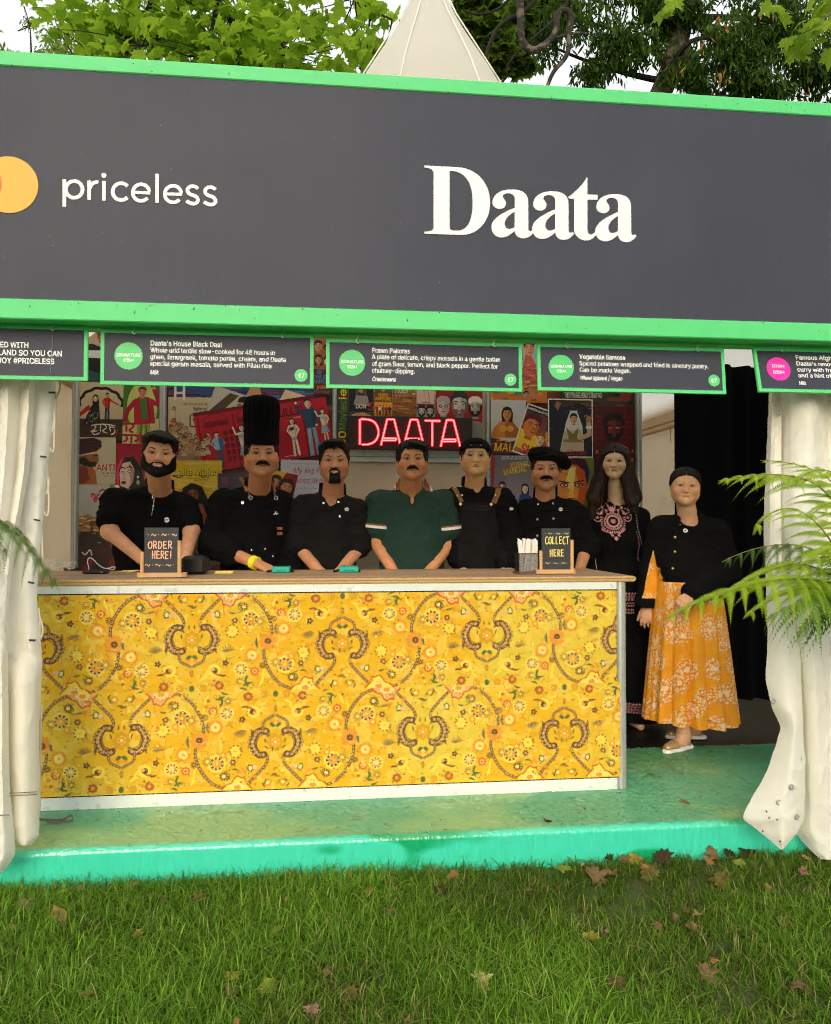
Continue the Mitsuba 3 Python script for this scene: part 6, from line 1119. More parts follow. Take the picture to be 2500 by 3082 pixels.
# ---- chef with a tall black hat
k2, H, J, C, A = man('chef with a moustache in a tall black pleated hat, resting one hand on the counter', (787, 1368), .70, 1.08, dict(wide=1.06, jaw=1.08, neck=.060), (668, 1500), (846, 1503), (.95, .98),
    [[(638, 1640, dict(Y=.86)), (772, 1696, dict(Z=1.217))], [(868, 1640, dict(Y=1.02)), (880, 1722, dict(Y=.92))]], (.42, .205, .112), (1.42, 1.8), dict(cuff=.010, upper=(.058, .056), fore=(.058, .042)), 'mat_black_cloth', [below(0, .01, (.045, .085, .06))],
    [dict(normal=(0, -.25, 1), side=-1, curl=(8, 14, 10), spread=8), dict(normal=(0, -1, .2), side=-1)], belly=1.0, seed=3, stubble=.12, inf=.011, yaw=4, wr_amp=.016)
face_parts(k2, H, brow=1.2, lip='mat_lip_dark', open_=.8)
put('moustache', moustache(H, .037, .013, .0085, .012), 'mat_hair_black', k2, smooth=True); put('hair', hair_short(H, .006, .005, seed=4), 'mat_hair_black', k2, smooth=True)
def toque():
    th = np.linspace(0, 2*np.pi, 145); prof = [(.000, .089, .110), (.045, .090, .110), (.05, .088, .107), (.12, .087, .104), (.20, .090, .104), (.275, .091, .104), (.315, .085, .097), (.338, .070, .082), (.347, .048, .058), (.350, .020, .025), (.351, .0005, .0005)]
    P = []
    for z, rx, ry in prof:
        pl = 1+.030*np.sign(np.sin(th*20))*np.abs(np.sin(th*20))**.7*np.clip((z-.05)/.05, 0, 1)*(z < .34); wob = 1+.02*np.sin(th*2+z*9)
        P.append(np.stack([rx*pl*wob*np.cos(th), .018+ry*pl*wob*np.sin(th), .058+z*.83-.012*np.cos(th-np.pi/2)*-1*(z < .04)], -1))
    return trimesh.Trimesh(*[getattr(grid_mesh(np.array(P)), a) for a in ('vertices', 'faces')], process=False)
put('chef_hat', H.map(toque()), 'mat_black_cloth', k2, smooth=40)
collar(C, k2, J['neck'], .076, .052, 'mat_maroon', 'neckerchief', gap=.05, drop=.004); put('neckerchief_knot', C.decal(C.px_poly([(745, 1446), (790, 1463), (768, 1482), (752, 1470)], .8), .5, .004), 'mat_maroon', k2, smooth=True)
collar(C, k2, J['neck'], .084, .054, 'mat_black_cloth', gap=.75, drop=.004)
for pts, mm in (([(711, 1432), (721, 1430), (749, 1474), (737, 1480)], 'mat_leather_red'), ([(807, 1440), (814, 1440), (829, 1478), (822, 1480)], 'mat_leather')): put('strap', C.decal(C.px_poly(pts, .85), .45, .005, fill=J['neck'][1]-.055), mm, k2, smooth=True)
for x, y in ((754, 1498), (831, 1499)):
    c = C.on(x, y, .85); ring(c, (0, -1, .1), .0100, .0013, 'mat_steel', k2, 'strap_ring'); put('strap_clip', tube([c+[-.003, 0, .010], c+[-.009, 0, .024], c+[-.012, .001, .036]], .0018, 6), 'mat_steel', k2)
c = C.on(730, 1513, .85); button(c, .0085, 'mat_steel', k2, 'pin')
put('emblem', cat_([disc(C.on(828+dx, 1545+dz, .85), .0035, .002, n=8) for dx, dz in ((0, 0), (4, 2), (7, 1), (-3, 3), (2, -4))]), 'mat_badge_white', k2, kind='stuff')
for y in (1590, 1606): put('label', C.decal(C.px_poly([(831, y-4), (848, y-4), (847, y+5), (832, y+5)], .85), .45, .004), 'mat_leather_red', k2)
for x, y in ((757, 1655), (798, 1652), (821, 1674)): button(C.on(x, y, .85), .0042, 'mat_badge_white', k2)
(E, Wr) = A[0]; d = (Wr-E)/np.linalg.norm(Wr-E); wb = trimesh.creation.cylinder(.0375, .034, sections=28); wb.apply_scale([1, 1, 1]); wb.apply_transform(trimesh.geometry.align_vectors([0, 0, 1], d)); wb.apply_translation(Wr-d*.015); put('wristband', wb, 'mat_wristband', k2, smooth=40, label='bright yellow paper wristband')
# ---- man with goatee, open black jacket over a beige shirt
k3, H, J, C, A = man('slim man with swept-back hair and goatee in an open-collared black chef jacket', (1006, 1389), .76, 1.04, dict(wide=.98, jaw=.95, chin=.006, neck=.056), (914, 1515), (1074, 1522), (.95, .95),
    [[(898, 1642, dict(Y=.95)), (962, 1722, dict(Y=.80))], [(1084, 1642, dict(Y=.95)), (1022, 1722, dict(Y=.80))]], (.44, .22, .13), (.97, .97), dict(cuff=.012, upper=(.054, .052)), 'mat_grey_cloth', [below(-.004, -.01, (.038, .09, .075))],
    [dict(normal=(-.5, -.6, .8), side=-1, curl=(40, 35, 20)), dict(normal=(.5, -.6, .8), side=1, curl=(40, 35, 20))], seed=5, stubble=.18, inf=.009, wr_amp=.016)
face_parts(k3, H, smile=2, brow=1.05, lip='mat_lip_brown', open_=.9)
put('hair', hair_short(H, .020, .007, seed=6, dz=.006, rec=.014, extra=[('add', el((-.004, -.035, .112), (.056, .062, .024), rot(roll=-4)), .02)]), 'mat_hair_black', k3, smooth=True); put('goatee', beard(H, False, .0085, 7), 'mat_hair_black', k3, smooth=True); put('moustache', moustache(H, .031, .014, .0042, .008), 'mat_hair_black', k3, smooth=True)
put('undershirt', C.decal(C.px_poly([(964, 1465), (985, 1478), (1005, 1480), (1012, 1472), (1004, 1502), (992, 1503)], .85), .45, .003, fill=J['neck'][1]-.060), 'mat_beige_cloth', k3, smooth=True)
collar(C, k3, J['neck'], .078, .054, 'mat_grey_cloth', gap=.62, drop=.004)
for x, y in ((973, 1514), (1018, 1511), (1022, 1554)): button(C.on(x, y, .85), .0060, 'mat_steel', k3)
badge(k3, C.on(1043, 1533, .85), .0125, oval=.8)
(E, Wr) = A[1]; d = (E-J['sr'])/np.linalg.norm(E-J['sr']); cf = trimesh.creation.annulus(.060, .071, .016, sections=30); cf.apply_transform(trimesh.geometry.align_vectors([0, 0, 1], d)); cf.apply_translation(J['sr']+(E-J['sr'])*.965); put('cuff_lining', cf, 'mat_cloth_white', k3, smooth=40)
# ---- man in the green polo
k4, H, J, C, A = man('stout man with moustache in a dark green polo with brown collar, below the lit letters', (1240, 1384), .76, 1.00, dict(wide=1.12, jaw=1.12, neck=.064), (1140, 1503), (1340, 1503), (.95, .95),
    [[(1129, 1625, dict(Y=.96)), (1186, 1724, dict(Y=.80))], [(1353, 1632, dict(Y=.96)), (1288, 1724, dict(Y=.80))]], (.46, .22, .115), (.66, .66), dict(cuff=.014, upper=(.062, .056)), 'mat_polo_green', [below(0, .0, (.042, .09, .055)), lambda N, H: el(N+[.002, -.10, -.05], (.022, .06, .055))],
    [dict(normal=(-.5, -.6, .8), side=-1, curl=(40, 35, 20)), dict(normal=(.5, -.6, .8), side=1, curl=(40, 35, 20))], seed=8, stubble=.16, belly=.7, inf=.011, wr_amp=.014)
face_parts(k4, H, brow=1.35, lip='mat_lip_brown', open_=.72)
put('hair', hair_short(H, .018, .006, sweep=.06, seed=9, dz=-.004, rec=.012, extra=[('add', el((.026, -.052, .092), (.050, .040, .018), rot(roll=22)), .02)]), 'mat_hair_black', k4, smooth=True); put('moustache', moustache(H, .034, .014, .0078, .011), 'mat_hair_black', k4, smooth=True)
for a, S, tt in zip(A, (J['sl'], J['sr']), (.66, .66)):
    d = (a[0]-S)/np.linalg.norm(a[0]-S); e = S+(a[0]-S)*tt; c0 = cc(e-d*.022, e+d*.002, .095, .095); rr = .066-.008*tt+.016+.017
    for nm, lo_, hi_, mm in (('sleeve_band', -.013, .003, 'mat_cloth_white'), ('sleeve_stripe', -.022, -.015, 'mat_polo_brown')):
        b = trimesh.creation.cylinder(rr+.0035, hi_-lo_, sections=36); b.apply_transform(trimesh.geometry.align_vectors([0, 0, 1], d)); b.apply_translation(e+d*(lo_+hi_)/2); put(nm, b, mm, k4, smooth=40)
N = J['neck']
for pts, mm, lf, nm in (([(1185, 1472), (1201, 1438), (1206, 1437), (1212, 1469), (1196, 1475)], 'mat_polo_brown', .010, 'collar'), ([(1185, 1472), (1189, 1458), (1193, 1460), (1192, 1475)], 'mat_cloth_white', .0125, 'collar_edge'), ([(1280, 1474), (1276, 1438), (1281, 1438), (1306, 1478), (1292, 1478)], 'mat_polo_brown', .010, 'collar'), ([(1298, 1478), (1295, 1458), (1299, 1460), (1306, 1478)], 'mat_cloth_white', .0125, 'collar_edge')):
    put(nm, C.decal(C.px_poly(pts, .88), .5, lf, fill=N[1]-.055), mm, k4, smooth=True)
collar(C, k4, N, .076, .044, 'mat_polo_brown', gap=.8, drop=.004)
for x, y in ((1240, 1522), (1237, 1548)): button(C.on(x, y, .85), .0045, 'mat_lash', k4)
put('emblem', C.decal(C.px_poly([(1303, 1522), (1306, 1526), (1309, 1524), (1307, 1529), (1302, 1527)], .85), .45, .003), 'mat_lash', k4)
put('placket', C.decal(C.px_poly([(1236, 1512), (1244, 1512), (1244, 1556), (1236, 1556)], .85), .45, .0022), 'mat_polo_green', k4)
# ---- man in a backwards cap and apron
k5, H, J, C, A = man('clean-shaven man in a backwards black cap and dark apron with tan leather straps', (1430, 1374), .80, .97, dict(wide=1.08, jaw=1.08, nose=.95, neck=.058), (1366, 1493), (1512, 1497), (.97, .95),
    [[(1362, 1612, dict(Y=1.0)), (1396, 1712, dict(Y=.88))], [(1538, 1606, dict(Y=.95)), (1526, 1700, dict(Y=.80))]], (.54, .305, .165), (1.7, 1.86), dict(cuff=.012, upper=(.058, .054), fore=(.054, .044)), 'mat_black_cloth', [below(0, .0, (.034, .09, .05))],
    [dict(normal=(-.4, -.6, .6), side=-1), dict(normal=(0, -1, .3), side=-1, curl=(35, 30, 20))], seed=11, inf=.012, wr_amp=.016)
face_parts(k5, H, brow=.7, lip='mat_lip_brown', open_=.72)
put('hair', hair_short(H, .004, .004, seed=12), 'mat_hair_black', k5, smooth=True)
def capshell(H):
    g = lambda P: (np.interp(P[..., 1], [-.12, -.09, -.05, .02, .08, .13], [.052, .052, .046, .020, -.012, -.03])-P[..., 2])*.8
    hole = lambda P: np.maximum(g(P), -np.maximum(np.maximum(np.abs(P[..., 0])-.036, P[..., 1]+.03), np.abs(P[..., 2]-.079+.18*P[..., 0]**2*20*.1)-.010))
    return H.shell(lambda P: .012+0*P[..., 0], hole, (-.12, -.135, -.06), (.12, .15, .17), .0035, .003, 40, 3)
put('cap', capshell(H), 'mat_black_cloth', k5, smooth=True)
pk = grid_mesh(np.array([[[x*.07, .095+.065*v-.03*x*x, -.004-.040*v-.02*x*x] for x in np.linspace(-1, 1, 13)] for v in np.linspace(0, 1, 5)])); put('cap_peak', H.map(pk), 'mat_black_cloth', k5, smooth=True)
collar(C, k5, J['neck'], .074, .048, 'mat_black_cloth', gap=.45, drop=.004)
bib = C.px_poly([(1385, 1513), (1484, 1513), (1492, 1560), (1506, 1620), (1510, 1740), (1372, 1740), (1374, 1620), (1378, 1560)], .90); put('apron', C.decal(bib, .45, .006, .02), 'mat_grey_cloth', k5, smooth=True)
for pts in ([(1357, 1462), (1370, 1459), (1391, 1510), (1379, 1514)], [(1497, 1455), (1512, 1459), (1486, 1518), (1471, 1513)]): put('strap', C.decal(C.px_poly(pts, .92), .45, .008), 'mat_leather', k5, smooth=True)
for x, y, r in ((1384, 1517, .008), (1476, 1518, .008), (1366, 1467, .004), (1374, 1492, .004), (1501, 1464, .004), (1489, 1490, .004)): button(C.on(x, y, .88, .013), r, 'mat_gold', k5, 'stud')
button(C.on(1390, 1490, .88), .005, 'mat_badge_white', k5); put('label', C.decal(C.px_poly([(1530, 1527), (1541, 1527), (1542, 1535), (1531, 1536)], .9), .5, .004), 'mat_badge_white', k5)
for y, x0, x1 in ((1524, 1420, 1462), (1533, 1410, 1475)): put('embroidery', C.decal(C.px_poly([(x0, y), (x1, y+1), (x1, y+3), (x0, y+2)], .9), .45, .0125), 'mat_lash', k5)
# ---- man in the black beret
k6, H, J, C, A = man('man with a thick moustache in a floppy black beret, behind the collect sign', (1641, 1414), .86, 1.05, dict(wide=.97, jaw=.98, nose=1.06, chin=.004, neck=.054), (1592, 1527), (1724, 1533), (.98, .98),
    [[(1582, 1640, dict(Y=1.0)), (1612, 1722, dict(Y=.9))], [(1766, 1640, dict(Y=.98)), (1742, 1720, dict(Y=.84))]], (.38, .19, .108), (1.5, 1.02), dict(cuff=.020, upper=(.058, .058), fore=(.058, .05)), 'mat_black_cloth', [below(0, .02, (.030, .09, .04))],
    [dict(normal=(-.4, -.6, .6), side=-1), dict(normal=(.3, -.8, .3), side=1, curl=(35, 30, 20))], seed=14, stubble=.16, inf=.011, wr_amp=.016)
face_parts(k6, H, brow=1.25, lip='mat_lip_dark', open_=1.05)
put('moustache', moustache(H, .036, .008, .0085, .013), 'mat_hair_black', k6, smooth=True); put('hair', hair_short(H, .006, .006, seed=15, dz=-.004), 'mat_hair', k6, smooth=True)
def beret():
    pr = [('add', el((.012, .02, .066), (.088, .108, .040)), 0), ('add', el((-.030, .015, .108), (.066, .085, .044)), .04), ('add', el((.058, .020, .080), (.078, .090, .034), rot(roll=24)), .04), ('add', el((.108, .020, .036), (.036, .060, .026), rot(roll=40)), .03), ('and', lambda P: (.034-.03*np.clip(P[..., 0]/.1, 0, 1.6)-np.clip(P[..., 1], 0, .2)*.3-P[..., 2])*.8, 0), wrinkle(5, .010, (22, 22, 30))]
    return H.map(relax(nets(pr, (-.15, -.15, -.08), (.19, .17, .19), .0042), 2))
put('beret', beret(), 'mat_black_cloth', k6, smooth=True); collar(C, k6, J['neck'], .070, .048, 'mat_black_cloth', gap=.25, drop=.004)
for x, y in ((1618, 1518), (1663, 1515), (1616, 1563), (1664, 1561), (1616, 1612)): ring(C.on(x, y, .9), (0, -1, 0), .0042, .0016, 'mat_badge_white', k6, 'button', n=16)
badge(k6, C.on(1686, 1533, .9), .0125, oval=.85); put('label', C.decal(C.px_poly([(1638, 1500), (1653, 1500), (1652, 1505), (1639, 1505)], .9), .5, .004), 'mat_grey_cloth', k6)
# ---- young woman with long hair and an embroidered black tunic
SKW = (.58, .35, .245)
k7 = thing('person', 'young woman with long dark hair and pink embroidery on her black tunic', 'person')
c = at(1850, 1390, Y=1.12); H = Head(c, rot(math.degrees(math.atan2(-c[0], c[1]-EYE[1]))*.9-5, 2), .98, wide=1.0, jaw=.86, nose=.93, female=True, neck=.046)
SL, SR = at(1790, 1550, Y=1.18), at(1920, 1558, Y=1.18); N = (SL+SR)/2+np.array([-.002, 0, .095]); HP = (SL+SR)/2-[0, 0, .50]
A7 = [[at(1776, 1668, Y=1.2), at(1780, 1790, Y=1.12)], [at(1940, 1680, Y=1.2), at(1948, 1812, Y=1.14)]]
b = H.prims()+[('add', rc(H.wp((0, .024, -.085)), N+[0, .01, -.02], .045, .050), .03)]; tp, TR, mid = torso(dict(neck=N, sl=SL, sr=SR, hip=HP), -.014); b += [tp[0]]+tp[3:]
for S, (E, Wr), hs in zip((SL, SR), A7, (1, -1)): arm(b, S, E, Wr, -.012, flat=False, to=2.0); hand(b, Wr, E, (0, -1, .1), hs, curl=(20, 25, 15), s=.92)
for sx in (-1, 1): b += [('add', rc(HP+[sx*.08, 0, -.05], [HP[0]+sx*.08, HP[1], PZ+.08], .07, .04), .03), ('add', rc([HP[0]+sx*.08, HP[1]+.01, PZ+.04], [HP[0]+sx*.09, HP[1]-.15, PZ+.025], .035, .024), .03)]
lo, hi = bounds([H.c+[0, 0, .17], SL, SR, A7[0][1], A7[1][1], [HP[0], HP[1]-.05, PZ+.2]], .24)
m = relax(nets(b, lo, hi, .0044), 2); put('body', m, 'mat_skin', k7, smooth=True, color=skin_color(m, SKW, H, .12, 21))
face_parts(k7, H, brow=.75, lip='mat_lip_rose', female=True, open_=1.05)
g, TR, mid = torso(dict(neck=N, sl=SL, sr=SR, hip=HP), .004); hem = at(1900, 1852, Y=1.1)[2]
g.append(('add', el(mid+[0, -.085, -.17], (.125, .055, .075)), .06))
for sx in (-1, 0, 1): g.append(('add', rc(HP+[sx*.05, 0, .12], [HP[0]+sx*.09, HP[1], hem-.25], .115, .155), .08))
for S, (E, Wr) in zip((SL, SR), A7): arm(g, S, E, Wr, .006, to=1.9, cuff=.014)
g += [('cut', el(N+[0, -.05, .022], (.062, .09, .055)), 0), wrinkle(17, .012, (14, 14, 4)), ('and', lambda P: hem-P[..., 2], 0)]
C = Cloth(g); lo, hi = bounds([SL, SR, HP, A7[0][1], A7[1][1]], .25); lo[2] = hem-.02; hi[2] = N[2]+.05
put('tunic', C.mesh(lo, hi), 'mat_black_cloth', k7, smooth=True)
sk = nets([('add', rc([HP[0]+sx*.08, HP[1], hem+.1], [HP[0]+sx*.13, HP[1], PZ-.1], .15, .19), .08) for sx in (-1, 1)]+[wrinkle(18, .03, (16, 16, 1.5)), ('and', lambda P: PZ+.045-P[..., 2], 0), ('and', lambda P: P[..., 2]-hem-.08, 0)], [HP[0]-.42, HP[1]-.3, PZ], [HP[0]+.42, HP[1]+.3, hem+.12], .011)
sk = relax(sk, 2); SKC = Cloth([]); SKC.m = sk; put('skirt', sk, 'mat_black_cloth', k7, smooth=True)
def petal(x, y, L, w, a): return affinity.translate(affinity.rotate(affinity.scale(Point(.5, 0).buffer(.5, quad_segs=2), L, L*w, origin=(0, 0)), a, origin=(0, 0)), x, y)
def bib():
    q = []; fl = lambda x, y, r, n, ph=0: [petal(x, y, r, .42, 360*k/n+ph) for k in range(n)]
    sym = lambda gs: gs+[affinity.scale(g, -1, 1, origin=(0, 0)) for g in gs]
    for a in np.radians(np.linspace(205, 335, 40)): q += [petal(75*math.cos(a), 92*math.sin(a)+112, 7, .7, math.degrees(a)), Point(84*math.cos(a), 102*math.sin(a)+114).buffer(2.2, quad_segs=1)]
    one = []
    for x, y, r, n in ((0, -88, 22, 8), (0, -8, 16, 6), (48, -20, 15, 6), (88, -45, 18, 8), (60, -75, 14, 6), (105, -90, 15, 6), (92, -5, 13, 6), (30, -45, 11, 6), (118, -60, 11, 5), (36, -95, 12, 6), (72, -110, 13, 6), (122, -125, 12, 6), (100, -140, 12, 5), (20, -255, 11, 6), (0, -275, 14, 6)): one += fl(x, y, r, n, r*7)
    for cx, cy, R in ((0, -165, 44), (0, -165, 28)):
        one += [petal(cx+R*math.cos(t), cy+R*math.sin(t), 15, .30, math.degrees(t)) for t in np.linspace(0, 2*np.pi, 28)[:-1]]
    one += [petal(62*math.cos(t), -165+62*math.sin(t), 19, .42, math.degrees(t)) for t in np.radians(np.arange(160, 381, 11))]
    one += fl(0, -165, 18, 8)
    for pts in ([(40, -60), (55, -35), (45, -10), (25, -20), (30, -42)], [(70, -120), (95, -115), (115, -95), (108, -72)], [(75, -150), (90, -165), (112, -160), (125, -140)], [(10, -20), (20, -60), (12, -95)], [(100, -30), (112, -20), (110, -5)], [(66, -215), (50, -230), (30, -238), (12, -236)]): one.append(LineString(spline(np.array(pts, float), 20)).buffer(3))
    for x, y, a in ((52, -48, 40), (64, -58, 100), (84, -88, 60), (96, -118, 120), (82, -135, 200), (20, -70, 60), (16, -35, 120), (108, -108, 10), (70, -15, 20), (78, -30, 140), (36, -118, 80), (58, -100, 30), (46, -215, -60), (26, -240, -100)): one += [petal(x, y, 15, .35, a), petal(x, y, 12, .35, a+70)]
    return unary_union(q+sym(one))
P0 = at(1850, 1492, Y=1.05)[[0, 2]]; u = (at(1911, 1570, Y=1.05)[0]-P0[0])/136.0
bb = affinity.translate(affinity.scale(bib(), u, u*1.02, origin=(0, 0)), P0[0], P0[1]+.002)
put('embroidery', C.decal(bb, .75, .007, .02), 'mat_pink_thread', k7, kind='stuff')
def hem_band(Cl, y0, x0, x1, rows, lift, Y0):
    q = []
    for py, L in rows:
        for px in np.arange(x0, x1, L*1.35):
            p = at(px, py, Y=Y0)[[0, 2]]; s = L/620; q += [petal(p[0], p[1], s, .32, a) for a in (20, 90, 160, 235, 305)]
    return Cl.decal(unary_union(q), y0, lift, .03)
put('embroidery', hem_band(C, .55, 1772, 1945, [(1788, 7), (1796, 4), (1804, 7), (1816, 3.5), (1824, 6), (1836, 6), (1845, 6)], .007, 1.0), 'mat_pink_thread', k7, kind='stuff')
put('embroidery', hem_band(SKC, .5, 1772, 1960, [(2120, 7), (2128, 4), (2136, 6), (2144, 5)], .009, 1.0), 'mat_pink_thread', k7, kind='stuff')
for (x0, y0, x1, y1, m_, r_) in ((1912, 1524, 1924, 1640, 'mat_badge_white', .0022), (1909, 1602, 1922, 1776, 'mat_pink_thread', .0035), (1794, 1640, 1795, 1712, 'mat_pink_thread', .0035), (1936, 1960, 1928, 2060, 'mat_badge_white', .0018)):
    pts = np.array([at(x0+(x1-x0)*t, y0+(y1-y0)*t, Y=1.1)[[0, 2]] for t in np.linspace(0, 1, 26)]); F = (C if y1 < 1860 else SKC).front(pts, .6); put('trim_beads', cat_([ball(p-[0, .006, 0], r_, 1) for p in F]), m_, k7, kind='stuff')
def long_hair():
    g = lambda P: np.maximum((np.interp(P[..., 1], [-.12, -.090, -.078, -.060, -.045, .0, .14], [.086, .078, .066, .046, -.02, -.16, -.16])+.010*(np.abs(P[..., 0]) > 0)*0-.25*np.clip(.035-np.abs(P[..., 0]), 0, 1)*(P[..., 1] < -.04)*0-P[..., 2])*.6, .0018-np.abs(P[..., 0])-np.clip(P[..., 1]+.05, 0, 1)*.5)
    ex = []
    for sx in (-1, 1): ex += [('add', rc((sx*.068, -.030, .050), (sx*.078, -.022, -.12), .022, .030), .02), ('add', rc((sx*.070, -.030, -.13), (sx*.118, -.060, -.30), .032, .036), .03), ('add', rc((sx*.118, -.060, -.30), (sx*.135, -.070, -.43 if sx < 0 else -.37), .036, .020), .03), ('add', rc((sx*.080, .02, -.02), (sx*.130, .03, -.26), .034, .050), .03)]
    ex += [('add', rc((0, .085, .02), (0, .115, -.30), .062, .075), .03)]
    return H.shell(lambda P: .013+.006*np.clip(P[..., 2]/.1, 0, 1), g, (-.24, -.16, -.50), (.24, .22, .16), .0048, .014, 110, 4, (1, .8, .06), ex)
put('hair', long_hair(), 'mat_hair_brown', k7, smooth=True)
# ---- woman in black jacket and long orange skirt
k8 = thing('person', 'woman in a black jacket and long orange floral skirt standing right of the counter', 'person')
c = at(2062, 1463, Y=.66); H = Head(c, rot(4-math.degrees(math.atan2(c[0], c[1]-EYE[1]))*.8-6, 2), .98, wide=1.02, jaw=.93, nose=.95, female=True, neck=.050)
SL, SR = at(1993, 1592, Y=.82), at(2150, 1605, Y=.70); N = (SL+SR)/2+np.array([-.004, -.02, .085]); HP = (SL+SR)/2+np.array([.0, .01, -.47])
A8 = [[at(1962, 1712, Y=.86), at(1948, 1822, Y=.80)], [at(2188, 1712, Y=.66), at(2075, 1792, Y=.46)]]
b = H.prims()+[('add', rc(H.wp((0, .024, -.085)), N+[0, .01, -.02], .051, .058), .035)]; tp, TR, mid = torso(dict(neck=N, sl=SL, sr=SR, hip=HP), -.014); b += [tp[0]]+tp[3:]
for S, (E, Wr), hs, nn, cu in zip((SL, SR), A8, (1, -1), ((-.6, -.8, .1), (-.1, -.6, .8)), ((20, 25, 15), (45, 50, 35))): arm(b, S, E, Wr, -.010, flat=False, to=2.0); hand(b, Wr, E, nn, hs, curl=cu, s=.90)
feet = []
for heel, toe in ((at(2068, 2250, Z=PZ), at(1992, 2270, Z=PZ)), (at(2108, 2222, Z=PZ), at(2000, 2222, Z=PZ))):
    d = toe-heel; d /= np.linalg.norm(d); an = heel+d*.035+[0, 0, .085]; b += [('add', rc([HP[0]*.3+an[0]*.7, HP[1]*.3+an[1]*.7, .62], an, .055, .036), .03), ('add', rc(an, heel+d*.05+[0, 0, .05], .036, .034), .02), ('add', rc(heel+d*.03+[0, 0, .05], heel+d*.165+[0, 0, .034], .032, .022), .02), ('add', rc(HP+[0, 0, -.1], [HP[0]*.3+an[0]*.7, HP[1]*.3+an[1]*.7, .62], .10, .055), .05)]; feet.append((heel, toe, d))
lo, hi = bounds([H.c+[0, 0, .17], SL, SR, A8[0][1], A8[1][1], feet[0][1], feet[1][0]], .22); lo[2] = PZ-.02
m = relax(nets(b, lo, hi, .0046), 2); put('body', m, 'mat_skin', k8, smooth=True, color=skin_color(m, (.54, .30, .19), H, .12, 25))
face_parts(k8, H, brow=.6, lip='mat_lip_rose', female=True, open_=1.0)
g, TR, mid = torso(dict(neck=N, sl=SL, sr=SR, hip=HP), .022, .7); g.append(('add', el(mid+TR[:, 1]*-.07+[0, 0, -.19], (.165, .085, .10), TR), .07)); g.append(('add', rc(mid+[0, 0, -.30], HP+[0, -.01, .04], .165, .19), .08))
for S, (E, Wr), to in zip((SL, SR), A8, (1.92, 1.9)): arm(g, S, E, Wr, .012, to=to, cuff=.010, upper=(.072, .066), fore=(.064, .046))
hemz = at(2060, 1806, Y=.6)[2]
g += [('cut', el(N+[-.022, -.075, -.004], (.058, .10, .058)), 0), wrinkle(22, .012, (8, 8, 12)), ('and', lambda P: np.where(P[..., 0] < A8[0][0][0]+.07, A8[0][1][2]-.01, hemz)-P[..., 2], 0)]
C = Cloth(g); lo, hi = bounds([SL, SR, HP, A8[0][1], A8[1][1]], .25); lo[2] = A8[0][1][2]-.03; hi[2] = N[2]+.06
put('jacket', C.mesh(lo, hi), 'mat_black_cloth', k8, smooth=True)
def _orange(p, n, uv):
    u, v = uv.x, uv.y; wx = u+.03*fbm(u*9, v*9, 2, 2); wv = v+.03*fbm(u*9+7, v*9, 3, 2)
    d1, d2, r1 = voronoi(wx*8.2, wv*8.2); e1, e2, r2 = voronoi(u*58, v*58); f1, f2, r3 = voronoi(u*95+3, v*95); a = fbm(u*12, v*12, 1, 3)
    base = mix((.80, .34, .012), (.74, .28, .010), a); fl = smoothstep(.52, .42, d1+.22*(a-.5)); pet = smoothstep(.50, .38, e1)
    c = mix(base, mix((.82, .44, .17), (.80, .60, .40), r2), fl*pet*.9); ln = smoothstep(.10, .05, e2-e1)*fl; c = mix(c, (.50, .14, .02), ln*.8)
    sp = smoothstep(.24, .14, f1)*smoothstep(.55, .75, r3); c = mix(c, (.58, .17, .02), sp*.55); ce = smoothstep(.14, .08, d1); return mix(c, (.82, .62, .42), ce*.8)
mat('orange_print', proc(_orange), 0.75, sheen=0.2)
def skirt():
    nth, nz = 460, 70; th = np.linspace(0, 2*np.pi, nth)+np.pi/2; P = np.zeros((nz, nth, 3)); UV = np.zeros((nz, nth, 2)); zt = hemz+.10; cx0, cx1 = at(2078, 1780, Y=.70)[0], at(2088, 2190, Y=.70)[0]
    ph = 16*th+2.2*np.sin(2*th+1)+1.2*np.sin(3*th)
    for i, t in enumerate(np.linspace(0, 1, nz)):
        zb = at(2084, 2198, Y=.5)[2]; z = zt+(zb-zt)*t+.012*np.sin(th*2+.6)*t
        rx = .185+(.272-.185)*t**.85; ry = .165+(.235-.165)*t; pl = 1+(.015+.150*t)*(np.abs(np.sin(ph*.5))*1.6-1.0)*(.6+.4*np.sin(th*1.5+.7))+.025*t*np.sin(ph*1.7)
        P[i] = np.stack([cx0+(cx1-cx0)*t+rx*pl*np.cos(th), .735+.02*t+ry*pl*np.sin(th), z+0*th], -1); UV[i] = np.stack([th*.24, z+0*th], -1)
    return grid_mesh(P), UV.reshape(-1, 2)
sm, suv = skirt(); put('skirt', sm, 'mat_orange_print', k8, smooth=True, uv=suv)
pan = C.decal(C.px_poly([(2004, 1657), (2008, 1690), (2014, 1730), (2024, 1792), (2024, 1808), (1966, 1808), (1976, 1776), (1992, 1715)], .60), .2, .004); v = pan.vertices
put('dress_panel', pan, 'mat_orange_print', k8, smooth=True, uv=np.c_[v[:, 0], v[:, 2]])
for x, y in ((2041, 1579), (2025, 1617), (2014, 1660), (2020, 1711), (2026, 1758)): 
    c_ = C.on(x, y, .60, .006); put('button', ball(c_, .0100 if y > 1600 else .004, 2), 'mat_gold', k8, smooth=True)
badge(k8, C.on(2060, 1597, .60), .0135, axis=(-.25, -1, .15), oval=.85)
